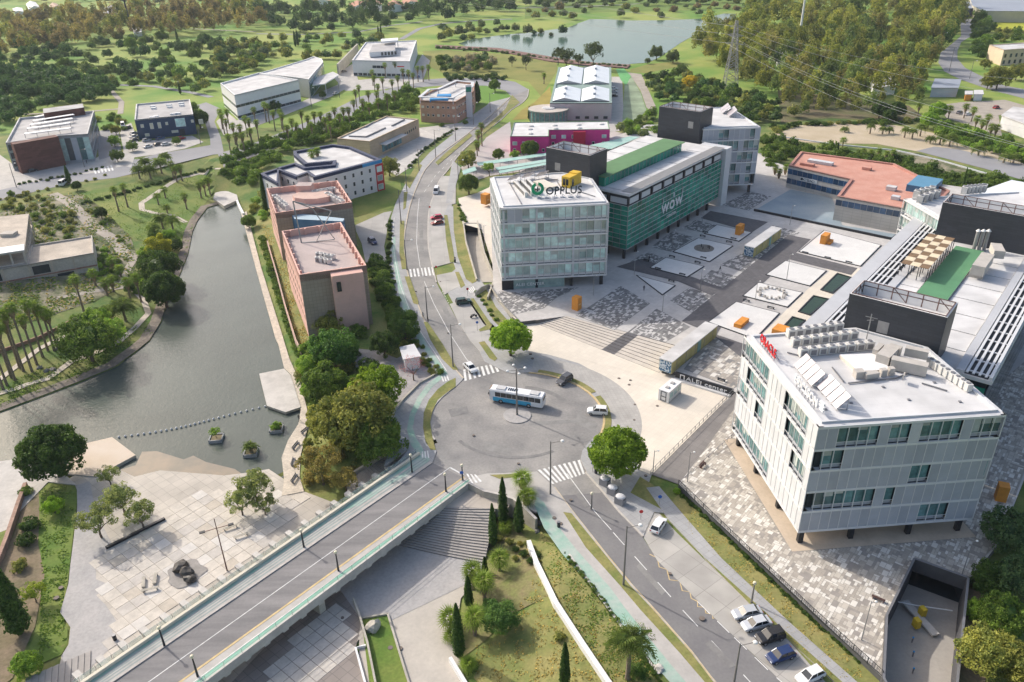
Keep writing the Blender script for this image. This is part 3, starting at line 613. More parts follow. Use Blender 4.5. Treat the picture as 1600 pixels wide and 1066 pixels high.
# ---- dark service towers
def tower(label,u0,u1,v0,v1,z1,open_frame=True):
 P=ccw([uv(u0,v0),uv(u1,v0),uv(u1,v1),uv(u0,v1)]);c=center(P)
 r=empty('service_tower',(c[0],c[1],ZP),label,'tower');mb=MB();n=4
 for w_ in edges(P):
  m_=BLACKT2 if abs(w_.dx*UU[0]+w_.dy*UU[1])<0.5 else BLACKT
  mb.face([(*w_.A,ZP),(*w_.B,ZP),(*w_.B,z1),(*w_.A,z1)],m_)
 mb.build('wall',r)
 mi=MB();parapet(mi,inset(P,0.02),z1-2.4,z1-0.02,0.3,WHITEP);mi.sheet(inset(P,0.3),z1-2.4,MEMB);mi.build('roof_well',r)
 mt=MB();Q=inset(P,0.35)
 for w_ in edges(Q):
  k=max(3,int(w_.L/2.6))
  for i in range(k+1):mt.bar(w_.p(i*w_.L/k,0,z1-2.3),w_.p(i*w_.L/k,0,z1+0.15),0.14,RUST)
  for zz in(0.1,-0.8):mt.bar(w_.p(0,0,z1+zz),w_.p(w_.L,0,z1+zz),0.13,RUST)
  for i in range(0,k,3):mt.bar(w_.p(i*w_.L/k,0,z1-2.3),w_.p((i+1)*w_.L/k,0,z1+0.1),0.11,RUST)
 mt.build('steel_frame',r)
 return r
t1=tower('dark grey tiled service tower between the ring-logo office and the green glass hall',191.1,200,-142.3,-126.5,31.5)
t3=tower('dark grey tiled service tower at the far end of the green glass hall',259,268.4,-142.8,-126.6,31.2)
t2=tower('black tiled service tower with an open steel frame behind the nearest office block',142.6,150,-36.8,-20.2,31.2)
t4=tower('black tiled service tower at the right edge with silver chimneys beside it',208.5,216.3,-36.9,-14,30.5)
for t_,(u,v)in((t1,(191.1,-138)),(t3,(259,-130)),(t2,(142.6,-30))):
 a=uv(u-0.03,v);piece('door',(a[0],a[1],26.3),(0.08,1.9,2.3),STEEL,t_,RU)
# ---- long halls
def hall(label,u0,u1,v0,v1,zr,gv0,gv1,front,louv):
 P=ccw([uv(u0,v0),uv(u1,v0),uv(u1,v1),uv(u0,v1)]);c=center(P)
 r=empty('glass_hall',(c[0],c[1],ZP),label,'hall')
 Q=inset(P,0.7);MB().prism(Q,4.4,zr-0.6,INTER,INTER,True).build('core',r)
 MB().prism(inset(P,-0.2),zr-0.7,zr,BAND,ROOFL).build('roof',r)
 return r,P
def uvbox(mb,u0,u1,v0,v1,z0,z1,m,top=None):
 mb.prism([uv(u0,v0),uv(u1,v0),uv(u1,v1),uv(u0,v1)],z0,z1,m,top or m)
wow,wowP=hall('long green glass hall with white tilted letters on its front',194.3,254.5,-144.5,-115,21.4,0,0,None,None)
fw=wall_between(wowP,uv(194.3,-115),uv(254.5,-115));ew=wall_between(wowP,uv(194.3,-115),uv(194.3,-144.5))
for w_,nc,lim in((fw,24,24),(ew,12,9)):
 fromB=(w_ is ew)and math.dist(w_.B,uv(194.3,-115))<1
 z0_,z1_=4.3,17.6;nr=9;cw,chh=w_.L/nc,(z1_-z0_)/nr;mm=MB()
 for i in range(nc):
  if w_ is ew and((i<nc-lim)if fromB else(i>=lim)):continue
  for j in range(nr):
   w_.piece('glass_pane',wow,i*cw+0.04,(i+1)*cw-0.04,z0_+j*chh+0.04,z0_+(j+1)*chh-0.04,-0.35,-0.1+RNG.uniform(-0.015,0.015),GGREEN)
  w_.box(mm,i*cw-0.04,i*cw+0.04,z0_,z1_,-0.15,0.02,STEEL)
 for j in range(nr+1):w_.box(mm,0,w_.L,z0_+j*chh-0.05,z0_+j*chh+0.05,-0.15,0.04,BAND)
 w_.box(mm,w_.L-0.08,w_.L,z0_,z1_,-0.15,0.02,STEEL);mm.build('glazing_grid',wow)
 nb=9 if w_ is fw else 4;bw=w_.L/nb
 for i in range(nb):
  w_.piece('upper_panel',wow,i*bw+0.9,(i+1)*bw-0.3,17.9,19.6,-0.6,-0.45,PANELL)
  w_.piece('upper_pier',wow,i*bw-0.1,i*bw+0.6,17.62,20.68,-0.5,0.0,DARKM)
  q=w_.p(i*bw+0.4,-0.9);piece('column',(q[0],q[1],(ZP+4.3)/2),(0.7,0.7,4.3-ZP),DARKM,wow,RU)
ends=MB();w_=fw
q0=(254.3,-117);uvbox(ends,254.6,258.9,-124,-113.8,ZP,21.2,PANELL,BAND);ends.build('end_wall',wow)
# roof panels, green lantern, louvred edge
for k in range(7):
 u=196+k*8.25
 for(a,b)in((-124.2,-118.3),(-144,-132.6)):
  cc=uv(u+4.0,(a+b)/2);piece('roof_panel',(*cc,21.46),(7.75,b-a,0.14),MEMB,wow,RU)
GROOF=mat('green_roof_sheet',(0.11,0.22,0.10),0.8,0.08,0.3)
lan=MB();uvbox(lan,196,243,-131.8,-124.6,21.45,24.2,GGREEN,GROOF);uvbox(lan,195.6,244,-132.2,-124.0,24.2,24.45,GROOF)
lan.build('roof_lantern',wow)
lm=MB()
for k in range(22):u=196.5+k*2.15;lm.bar((*uv(u,-124.55),21.5),(*uv(u,-124.55),24.2),0.1,STEEL)
for k in range(9):v=-118+k*0.42;lm.box((*uv(225,v),21.55),(59.5,0.2,0.18),mat('louvre_grey',(0.42,0.41,0.40),0.6,0.05,1),RU)
lm.build('roof_louvre',wow)
# twin hall behind the nearest office
twin,twinP=hall('long white-roofed hall with a green strip and a timber pergola on top',143.3,222,-44.6,-11.2,21.4,0,0,None,None)
ww=wall_between(twinP,uv(143.3,-11.2),uv(222,-11.2));mm=MB()
for i in range(12):
 for j in range(4):ww.piece('glass_pane',twin,i*6.5+0.1,(i+1)*6.5-0.1,5+j*3.6,8.4+j*3.6,-0.5,-0.3,GLASSB)
nw=wall_between(twinP,uv(143.3,-11.2),uv(143.3,-44.6))
for i in range(6):
 for j in range(3):nw.piece('glass_pane',twin,i*5.5+0.2,(i+1)*5.5-0.2,6+j*4.6,10.2+j*4.6,-0.5,-0.3,GGREEN)
for k in range(9):
 u=151.5+k*8.0
 for(a,b)in((-35.4,-31.5),(-24.9,-17.2)):
  if u>176 and a<-30:continue
  cc=uv(u+3.85,(a+b)/2);piece('roof_panel',(*cc,21.46),(7.5,b-a,0.14),MEMB,twin,RU)
m4=MB();lg=MATS['louvre_grey'];uvbox(m4,143.4,221,-44.6,-41.6,21.42,21.9,BAND,mat('pale_grey_sheet',(0.46,0.47,0.49),0.6,0.05,0.3))
uvbox(m4,143.4,221,-37.3,-35.6,21.42,21.8,BAND,MATS['pale_grey_sheet']);uvbox(m4,143.4,221,-17.0,-15.6,21.42,21.9,BAND,MATS['pale_grey_sheet']);uvbox(m4,143.4,221,-11.7,-11.2,21.42,21.95,BAND)
m4.build('roof_edge',twin)
m5=MB();uvbox(m5,143.5,221,-41.5,-37.4,21.41,21.45,DARKM);uvbox(m5,143.5,221,-15.5,-11.8,21.41,21.45,DARKM)
for v in(-41.2,-40.2,-39.2,-38.2,-15.2,-14.2,-13.2,-12.2):m5.box((*uv(182,v),21.75),(77,0.42,0.2),BAND,RU)
for k in range(17):u=144.5+k*4.7;m5.box((*uv(u,-39.4),21.66),(0.3,4.0,0.22),BAND,RU);m5.box((*uv(u,-13.6),21.66),(0.3,3.7,0.22),BAND,RU)
m5.build('roof_louvre',twin)
strip_=MB();strip_.prism([uv(153,-31.2),uv(204.6,-31.2),uv(204.6,-25.2),uv(153,-25.2)],21.57,21.95,STEEL,mat('green_strip',(0.10,0.25,0.13),0.85,0.06,0.3));strip_.build('green_strip',twin)
# pergola on the twin roof
pg=empty('roof_pergola',(*uv(190,-34),21.55),'timber pergola of brown and cream square mats on the white hall roof','pergola')
MATB=mat('brown_mat',(0.20,0.13,0.075),0.9,0.15,1);MATC=mat('cream_mat',(0.66,0.56,0.40),0.9,0.1,1)
fr=MB()
for i in range(9):
 for j in range(3):
  u0,v0=179.4+i*2.5,-37.0+j*1.9;cc=uv(u0+1.2,v0+.9)
  piece('mat',(*cc,24.6+(0.02 if(i+j)%2 else 0)),(2.4,1.82,0.07),MATC if(i+j)%2 else MATB,pg,RU)
for i in range(10):
 for j in range(4):
  a=uv(179.3+i*2.5,-37.05+j*1.9);fr.bar((*a,21.55),(*a,24.55),0.12,DARKM)
fr.build('frame',pg)
# ---- courtyard institute with red roof
CWALL=tiled('beige_block_wall',(0.50,0.47,0.43),(0.36,0.34,0.31),1.0,vertical=math.degrees(RU)+90,var=0.03,ratio=3,jw=0.05)
TERR=mat('terracotta_roof',(0.50,0.235,0.175),0.85,0.12,0.25,fine=0.08,col2=(0.56,0.30,0.23))
csP=[uv(263.3,-77.8),uv(263.3,-50),uv(290,-50),uv(312,-74),uv(308.5,-107.6),uv(288,-104),uv(284,-80.5)]
r,csP=simple('research_institute','low beige institute with a flat red roof and blue window bands','institute',csP,ZP,9.5,CWALL,TERR,0.5,0.9,mat('red_roof_edge',(0.42,0.21,0.165),0.8,0.1,0.5))
BLUEG=mat('blue_window_glass',(0.03,0.075,0.15),0.15,0.25,0.5,spec=0.6,rnd=0.4)
for w_ in edges(csP):
 n=max(2,int(w_.L/1.9))
 for i in range(n):
  w_.piece('window_pane',r,i*w_.L/n+0.06,(i+1)*w_.L/n-0.06,6.4,8.3,-0.1,0.08,BLUEG)
  if w_.A in(uv(284,-80.5),uv(288,-104))and w_.B in(uv(284,-80.5),uv(288,-104)):w_.piece('window_pane',r,i*w_.L/n+0.06,(i+1)*w_.L/n-0.06,2.9,4.8,-0.1,0.08,BLUEG)
bb=MB();uvbox(bb,283,296,-62,-54,9.0,11.2,mat('blue_cladding',(0.06,0.16,0.28),0.6,0.08,0.4),mat('blue_roof',(0.10,0.25,0.38),0.7,0.06,0.4));bb.build('roof_room',r)
csic=r;csic_wall=[w_ for w_ in edges(csP)if{w_.A,w_.B}=={uv(284,-80.5),uv(288,-104)}][0]
for i_,(u_,v_,a_,b_,c_)in enumerate(((298,-96,9,2.4,1.0),(293,-99,5,2,.8),(281,-66,3,2.4,1.3),(272,-62,2.5,2,1.1),(300,-80,3,2,.9))):piece('roof_unit',(*uv(u_,v_),9.1+c_/2),(b_,a_,c_),(PANELL,TERR,ROOFL)[i_%3],csic,RU)
# pink twin blocks on the river
TILEW=tiled('beige_wall_tiles',(0.33,0.28,0.22),(0.25,0.21,0.165),0.9,vertical=10,var=0.05,jw=0.045)
PINK=mat('pink_render',(0.64,0.40,0.335),0.85,0.06,0.25,fine=0.03)
PROOF=mat('pinkish_roof',(0.43,0.36,0.34),0.9,0.08,0.15,fine=0.06)
def pinkblock(label,px,zr,z0,tilefaces):
 P=ccw(GP(px,zr));c=center(P);r=empty('laboratory_block',(c[0],c[1],z0),label,'building');n=len(P)
 for w_ in edges(P):
  mb=MB();f=w_.nx*0.1+w_.ny*-1>0.3
  b=w_.nx*0.1+w_.ny*-1<-0.3
  mb.face([(*w_.A,z0),(*w_.B,z0),(*w_.B,zr),(*w_.A,zr)],TILEW if(f or(w_.nx>0.5))else PINK);mb.build('wall',r)
  if w_.nx<-0.5:
   k=int(w_.L/3.2)
   for i in range(k):
    for zz in(z0+4.5,z0+8.0,z0+11.5):w_.window(r,i*w_.L/k+0.9,i*w_.L/k+1.9,zz,zz+1.3,PINK,GLASSB,0.05)
 MB().sheet(inset(P,0.2),zr-1.9,PROOF).build('roof',r)
 m2=MB();parapet(m2,P,zr-1.92,zr,0.4,PINK)
 for w_ in edges(P):
  for i in range(int(w_.L/4)):w_.box(m2,i*4+2,i*4+2.5,zr-1.9,zr-0.05,-0.95,-0.38,PINK)
 m2.build('parapet',r);return r,P
pk1,pk1P=pinkblock('nearer pink and beige-tiled block beside the river',[(440,361),(532.5,347),(572.5,414.5),(467.5,429.5)],16.5,-1.0,None)
pk2,pk2P=pinkblock('farther pink and beige-tiled block beside the river, with round roof room',[(416,294.5),(527.5,282),(550,316),(430,333)],14.5,-1.0,None)
fwp=max(edges(pk1P),key=lambda w:-w.ny)
m6=MB();fwp.box(m6,fwp.L*0.45,fwp.L*0.92,-1,15.9,-1.2,2.6,PINK);m6.build('stair_bay',pk1)
fwp.window(pk1,fwp.L*0.5,fwp.L*0.58,11.6,14.4,PINK,GLASSB,2.7)
m7=MB();c2=G(490,312,12.6);oc=[(c2[0]+6.6*math.cos(t),c2[1]+4.6*math.sin(t))for t in np.linspace(0,2*math.pi,10,endpoint=False)]
m7.prism(oc,12.5,14.3,PINK,mat('pink_roof_light',(0.55,0.39,0.33),0.9,0.08,0.3));m7.build('roof_room',pk2)
m7=MB();c2=G(477,297,14);m7.box((c2[0],c2[1],14),(5,4,4),PINK,top=PROOF);m7.build('stair_head',pk2)
# blue link between the pink blocks
lk=MB();bl=MATS['blue_cladding'];lk.prism(GP([(452,332),(538,341.5),(536,346),(461,342.5)],13),-1,13,bl,mat('pale_blue_sheet',(0.36,0.46,0.52),0.6,0.06,0.5));
lkb=lk.build('link_building',label='blue glazed link with a pale sloping roof between the two pink blocks',cat='link building',origin=(*G(495,350,13),-1))
# small navy-roofed white residence
NAVY=mat('navy_cladding',(0.022,0.035,0.085),0.6,0.1,0.3)
WWALL=mat('white_rendered_wall',(0.66,0.665,0.67),0.8,0.05,0.15)
nwP=GP([(406,271),(434,286),(436,265),(463,276),(480,270),(490,277),(596,249),(549,229),(520,225),(458,236),(459,241),(476,256),(520,252),(519,257),(478,261),(462,254),(436,261),(432,263)],11.8)
nwr,nwP=simple('training_centre','white block with a navy roof rim and a red corner, beyond the pink blocks','building',nwP,-0.5,11.8,WWALL,ROOFL,0.9,1.3,NAVY)
for w_ in edges(nwP):
 if w_.ny<-0.2 and w_.L>8:
  k=int(w_.L/3.4)
  for i in range(k):
   for j in range(3):w_.window(nwr,i*w_.L/k+1.1,i*w_.L/k+2.2,1.2+j*3.3,2.9+j*3.3,WHITEP,GLASSB,0.06)
  mb=MB();w_.box(mb,-0.1,w_.L+0.1,10.6,11.78,-0.2,0.14,NAVY);mb.build('fascia',nwr)
w_=wall_between(nwP,G(490,277,11.8),G(596,249,11.8));mb=MB();RED=mat('red_cladding',(0.45,0.03,0.035),0.6,0.1,0.4)
w_.box(mb,w_.L-3.2,w_.L+0.3,-0.4,10.4,-1.0,0.2,RED);mb.build('corner_bay',nwr)
for j in range(3):w_.window(nwr,w_.L-2.8,w_.L-0.4,0.6+j*3.4,2.8+j*3.4,WHITEP,GLASSL,0.3)
# brown museum, far left
BROWN=tiled('brown_brick',(0.14,0.062,0.05),(0.10,0.045,0.04),0.8,vertical=8,var=0.2,ratio=2,jw=0.03,off=0.5)
m_,mP=simple('museum_building','grey-roofed hall with a dark red brick front block, at the far left','building',GP([(8.6,223),(30,184),(147,173),(137,209),(89,212)],12),0,12,mat('grey_cladding',(0.30,0.32,0.35),0.6,0.08,0.2),ROOFG,0.9,0.5,ROOFL)
fb=MB();A_,B_=G(19.5,225.5,12.3),G(89.5,213,12.3);wf=Wall(A_,B_);wf=wf if wf.ny<0 else Wall(B_,A_);wf.box(fb,0,wf.L,0,12.4,-3,1.2,BROWN);fb.build('brick_block',m_)
fb=MB();fb.prism(GP([(67,170),(129,162),(131,168),(68,177)],14.5),0,14.5,BROWN,ROOFG);fb.build('rear_block',m_)
gf=[w_ for w_ in edges(mP)if w_.ny<-0.3]
for w_ in gf:
 if w_.L>10 and abs(w_.A[0]-mP[0][0])>-1:
  k=int(w_.L/2.2)
  for i in range(k):w_.piece('window_pane',m_,i*w_.L/k+0.05,(i+1)*w_.L/k-0.05,1.0,10.6,-0.1,0.06,(GLASSL,GLASSB,PANEL,GLASS)[i%4])
for w_ in edges(mP):
 if w_.nx>0.5:
  k=int(w_.L/2.5)
  for i in range(k):
   for j in range(3):w_.window(m_,i*w_.L/k+0.3,i*w_.L/k+2.0,1.5+j*3.4,4.2+j*3.4,PANEL,GLASSB)
SOLW=mat('white_canopy',(0.75,0.75,0.75),0.5,0.04,0.5)
for a,b in(((38,208),(110,199)),((42,200),(109,191)),((47,194),(113,184)),((51,188),(115,178)),((54,182),(88,175))):
 q=GP([a,b],13.2);w_=Wall(*q);mb=MB();w_.box(mb,0,w_.L,12.9,13.05,-1.2,1.2,SOLW)
 for i in range(5):mb.bar(w_.p(i*w_.L/4.001,0,11.1),w_.p(i*w_.L/4.001,0,12.9),0.15,STEEL)
 mb.build('roof_canopy',m_)
# navy box
nv,nvP=simple('navy_office','small navy blue two-storey office with a grey flat roof and a car park in front','office building',GP([(212.5,162.5),(296.5,155),(302,178.5),(210,187)],9.5),0,9.5,mat('navy_wall',(0.035,0.065,0.125),0.7,0.08,0.3),ROOFG,0.7,0.6,ROOFL)
w_=min(edges(nvP),key=lambda w:w.ny)
CRW=mat('cream_window',(0.60,0.58,0.45),0.5,0.1,0.6)
for s0,s1,z0,z1 in((2,3.4,5.4,7),(6,7.6,4.4,7.2),(9.5,11,4.4,7.2),(13,14.2,5.6,7),(24.6,25.8,5.6,7),(28,30,4.6,6.8),(15,18,1.6,2.8),(3,5,1.2,2.6)):w_.window(nv,s0,s1,z0,z1,WHITEP,CRW)
w_.window(nv,17.5,22,4.2,8.2,WHITEP,GLASSL,0.1);w_.window(nv,18.4,21,0.2,3.2,NAVY,GLASSB,0.1)
for px in((239,166),(240,169),(264,164),(265,167),(283,161),(284,164.5),(238,183),(244,182),(270,178),(278,177)):
 g=G(*px,9.3);piece('roof_vent',(g[0],g[1],9.2),(2.4,1.2,0.8),WHITEP,nv)
# white civic halls
wh,whP=simple('white_hall','windowless white hall with black strip windows, beyond the palms','hall',GP([(344,130),(404,113.5),(466,124.5),(366,148.5)],12.5),0,12.5,WHITEP,ROOFL,0.8,0.6,WHITEP)
for w_ in edges(whP):
 if w_.ny<-0.3:
  k=int(w_.L/3)
  for i in range(k):
   for zz in(6.0,0.6):w_.piece('strip_window',wh,i*w_.L/k,(i+1)*w_.L/k-0.15,zz,zz+1.3,-0.2,0.06,GLASSB)
w2,w2P=simple('civic_centre','pale wedge-shaped civic building with a glass side and curved roof tip','building',GP([(420,110),(477,93),(490,88),(503,92),(505,97),(482,124),(470,122),(404,114)],10.5),0,10.5,mat('pale_concrete_wall',(0.58,0.57,0.54),0.85,0.06,0.2),ROOFL,0.6,0.5,WHITEP)
for w_ in edges(w2P):
 if w_.nx>0.3:
  k=max(2,int(w_.L/3))
  for i in range(k):w_.piece('window_pane',w2,i*w_.L/k+0.1,(i+1)*w_.L/k-0.1,0.5,8.8,-0.1,0.08,GLASS)
cn=MB();cn.prism(GP([(492,122),(520,112),(530,117),(507,131),(488,133)],6.5),6.0,6.5,WHITEP,ROOFL,True)
for q in((492,124),(527,117),(508,130)):g=G(*q,6);cn.bar((*g,0),(*g,6),0.4,WHITEP)
cn.build('entrance_canopy',w2)
w3,w3P=simple('white_office','large low white office with a roof terrace room, behind the palms at the top','office building',GP([(550,94),(571,66),(651,63),(640,96)],9.8),0,9.8,WHITEP,ROOFL,0.7,0.6,WHITEP)
w_=min(edges(w3P),key=lambda w:w.ny)
for s0 in(0.35,0.42,0.49):w_.piece('strip_window',w3,s0*w_.L,(s0+0.065)*w_.L,5.2,6.8,-0.1,0.08,GLASSB)
for i in range(12):w_.piece('strip_window',w3,i/12*w_.L+0.2,(i+1)/12*w_.L-0.4,0.4,2.0,-0.1,0.08,GLASSB)
mb=MB();mb.prism(GP([(577,82),(582,70),(618,66),(617,79)],12.5),9.5,12.5,WHITEP,ROOFG);mb.build('roof_room',w3)
wq=min(edges(ccw(GP([(577,82),(582,70),(618,66),(617,79)],12.5))),key=lambda w:w.ny)
for i in range(5):wq.piece('window_pane',w3,wq.L*0.45+i*2.2,wq.L*0.45+i*2.2+1.5,9.9,12,-0.1,0.1,GLASSB)
mb=MB();mb.prism(GP([(595,61),(622,59),(622,63),(596,65)],15),14.6,15,WHITEP,WHITEP,True);
for q in((596,63),(621,61)):g=G(*q,14.6);mb.bar((*g,9),(*g,14.6),0.5,WHITEP)
mb.build('roof_canopy',w3)
rw=MB();a,b=G(529,118,0),G(560,84,0)
wl=Wall(a,b);wl.box(rw,0,wl.L,0,7,-0.5,0.5,STONEW);rw.build('retaining_wall',label='tall pale retaining wall left of the low white office',cat='wall',origin=(*a,0))
# peach brick office with roof frame
BRICK=tiled('peach_brick',(0.45,0.27,0.19),(0.37,0.23,0.17),0.5,vertical=5,var=0.08,ratio=2,jw=0.03,off=0.5)
pc,pcP=simple('brick_office','peach brick office with an open white frame and blue tubs on its roof','office building',GP([(656,157),(712,159),(740,143),(742,130),(713,126),(682,138),(655,150)],10.6),0,10.6,BRICK,ROOFL,1.0,0.7,BRICK)
fr=MB();Q=ccw(GP([(653,151.5),(708,153),(740,135),(741,128),(712,125),(684,138),(668,139)],13));parapet(fr,Q,12.7,13.0,1.6,PANELL)
for q in Q:fr.bar((*lerp(q,center(Q),0.06),9.6),(*lerp(q,center(Q),0.06),12.7),0.35,PANELL)
fr.build('roof_frame',pc)
BLUET=mat('bright_blue_paint',(0.02,0.25,0.55),0.5,0.06,0.6)
for q,sz in(((686,156),(9,4,1.4)),((694,150.5),(7,4.5,1.4))):g=G(*q,10.6);piece('roof_tub',(g[0],g[1],10.6),sz,BLUET,pc)
for w_ in edges(pcP):
 if w_.ny<-0.15 and w_.L>6:
  k=int(w_.L/2.6)
  for i in range(k):
   for zz in(3.0,7.0):w_.window(pc,i*w_.L/k+0.7,i*w_.L/k+1.9,zz,zz+1.1,WHITEP,GLASSB if(i%3)else CRW)
mb=MB();g=G(734,183,0);mb.box((g[0],g[1],8),(3,1.2,16),WHITEP);mb.build('entrance_pylon',pc);piece('sign_panel',(g[0],g[1]-0.7,13.8),(2.6,0.1,2.4),mat('green_sign',(0.02,0.22,0.16),0.5,0.05,1),pc)
# beige low office
BEIG=tiled('beige_stone_wall',(0.48,0.38,0.26),(0.38,0.31,0.22),0.6,vertical=35,var=0.06,ratio=3,jw=0.03,off=0.5)
bg_,bgP=simple('stone_office','low beige stone office with a sloping-cornered flat roof and a glazed front','office building',GP([(526,216),(603.5,181),(654,186),(577,221)],8.2),0,8.2,BEIG,ROOFL,0.5,0.6,BEIG)
w_=max(edges(bgP),key=lambda w:w.nx-w.ny)
for i in range(7):w_.piece('window_pane',bg_,w_.L*0.22+i*2.4,w_.L*0.22+i*2.4+2.1,1.2,4.6,-0.1,0.1,GLASS)
mb=MB();w_.box(mb,w_.L*0.18,w_.L*0.62,4.9,5.2,0,3.2,ROOFL);mb.build('canopy',bg_)
for i in range(6):w_.window(bg_,w_.L*0.68+i*1.9,w_.L*0.68+i*1.9+1.2,3.6+i*0.12,5.0+i*0.12,BEIG,GLASSB)
for q in(((570,198),(584,190)),((545,212),(572,213)),((572,213),(602,199)),((612,196),(632,186))):
 a,b=GP(q,8.2);mb=MB();mb.bar((*a,8.0),(*b,8.0),0.5,GREYM,0.5);mb.build('roof_upstand',bg_)
# green-edged warehouse with white gables
GEDGE=mat('grey_green_edge',(0.22,0.30,0.27),0.7,0.06,0.4);PLILA=mat('pale_render',(0.50,0.47,0.47),0.85,0.06,0.2)
wa,waP=simple('warehouse','warehouse with four white ridged roof sheets in a grey-green rim','warehouse',GP([(872.5,105),(955,105),(956,161),(859,161)],8.6),0,8.6,PLILA,GEDGE,0.5,1.2,GEDGE)
GABW=mat('white_metal_sheet',(0.72,0.76,0.78),0.5,0.04,0.3)
for(x0,x1,x2,x3,y0,y1)in((876,912,868,908.5,106.5,131),(913.5,953,911,953.5,106.5,131),(866.5,908,861,906.5,139,158.5),(909.5,953.5,908,954,139,158.5)):
 a,b,c,d=G(x0,y0,8.4),G(x1,y0,8.4),G(x3,y1,8.4),G(x2,y1,8.4);t0,t1=lerp(a,b,.45),lerp(d,c,.45);mb=MB();h_=10.2
 mb.face([(*d,8.4),(*t1,h_),(*t0,h_),(*a,8.4)],GABW);mb.face([(*t1,h_),(*c,8.4),(*b,8.4),(*t0,h_)],GABW);mb.face([(*d,8.4),(*c,8.4),(*t1,h_)],PLILA);mb.face([(*b,8.4),(*a,8.4),(*t0,h_)],PLILA)
 mb.build('gable_roof',wa)
 for t in(0.3,0.75):q=lerp(t0,t1,t);piece('roof_cowl',(*q,h_+0.4),(1.5,1.2,1.0),PANEL,wa)
w_=min(edges(waP),key=lambda w:w.ny)
for i in range(4):w_.window(wa,w_.L*(0.42+i*0.15),w_.L*(0.42+i*0.15)+2.2,0.8,2.2,GREYM,GLASSB)
ch=MB();g=G(857,170,6);cc=[(g[0]+9.2*math.cos(t),g[1]+8.5*math.sin(t))for t in np.linspace(0,2*math.pi,24,endpoint=False)]
dr=empty('glass_rotunda',(g[0],g[1],0),'round glazed entrance hall with a flat disc roof in front of the ridged warehouse','rotunda');ch.prism(cc,0,5.6,GLASS,ROOFL);ch.build('wall',dr)
ch=MB();cc2=[(g[0]+10*math.cos(t),g[1]+9.2*math.sin(t))for t in np.linspace(0,2*math.pi,24,endpoint=False)];ch.prism(cc2,5.6,6.2,GEDGE,mat('buff_roof',(0.48,0.43,0.38),0.9,0.08,0.3),True);ch.prism([(g[0]+(p[0]-g[0])*.35,g[1]+(p[1]-g[1])*.35)for p in cc],6.2,6.6,WHITEP,MEMB);ch.build('roof',dr)
for t in np.linspace(math.pi,2*math.pi,13):piece('mullion',(g[0]+9.25*math.cos(t),g[1]+8.55*math.sin(t),2.8),(0.3,0.3,5.6),STEEL,dr)
# magenta warehouse
MAG=mat('magenta_wall',(0.60,0.04,0.24),0.75,0.06,0.3)
mg,mgP=simple('pink_warehouse','magenta-walled warehouse with a long white flat roof','warehouse',GP([(803,191),(950,189),(953,202),(858,203),(857.6,213),(797,213)],7.5),0,7.5,MAG,MEMB,0.3,0.4,mat('green_rim',(0.16,0.24,0.16),0.7,0.1,0.5))
for w_ in edges(mgP):
 if w_.ny<-0.8 and w_.L>12:
  k=int(w_.L/4)
  for i in range(k):
   if(i%5)<3:w_.window(mg,i*w_.L/k+1,i*w_.L/k+3,3.6,5.2,WHITEP,GLASSL)
   w_.window(mg,i*w_.L/k+1.2,i*w_.L/k+2.4,0.8,2.2,WHITEP,GLASSB)
  if w_.L>26:mb=MB();w_.box(mb,w_.L*.4,w_.L*.6,0,6.8,-0.5,1.6,mat('crimson_wall',(0.42,0.012,0.05),0.7,0.06,0.3));mb.build('entrance_block',mg)
for q in((830,197),(867,196),(904,195),(940,194),(828,202),(868,201),(905,200),(829,209)):g=G(*q,7.4);mb=MB();mb.ball((g[0],g[1],7.2),1.2,ROOFL,8,(1.2,1,0.5));mb.build('roof_dome',mg)
# carports
TEAL=mat('teal_canopy',(0.26,0.46,0.40),0.7,0.08,0.3,col2=(0.40,0.55,0.50))
for lab,px in(('long teal carport roof behind the ring-logo office, farthest of the rows',[(745,254),(853,239),(855,243),(747,259)]),('teal carport roof behind the ring-logo office, middle row',[(773,262),(853,249),(855,253),(777,266)]),('teal carport roof behind the ring-logo office, nearest row',[(779,267),(853,254),(856,257),(781,271)]),('pale teal canopy between the magenta warehouse and the dark tower',[(912,229),(985,213),(1000,214),(955,233),(915,234)]),('short teal carport roof behind the round bush',[(722,267),(742,260),(745,266),(724,273)])):
 P=ccw(GP(px,3));c=center(P);r=empty('carport',(*c,0),lab,'carport');MB().prism(P,2.85,3.0,STEEL,TEAL,True).build('roof',r);mb=MB()
 w_=max(edges(P),key=lambda w:w.L)
 for i in range(8):mb.bar(w_.p(w_.L*(i+.5)/8,-1.2,0),w_.p(w_.L*(i+.5)/8,-1.2,2.85),0.15,STEEL)
 mb.build('post',r)
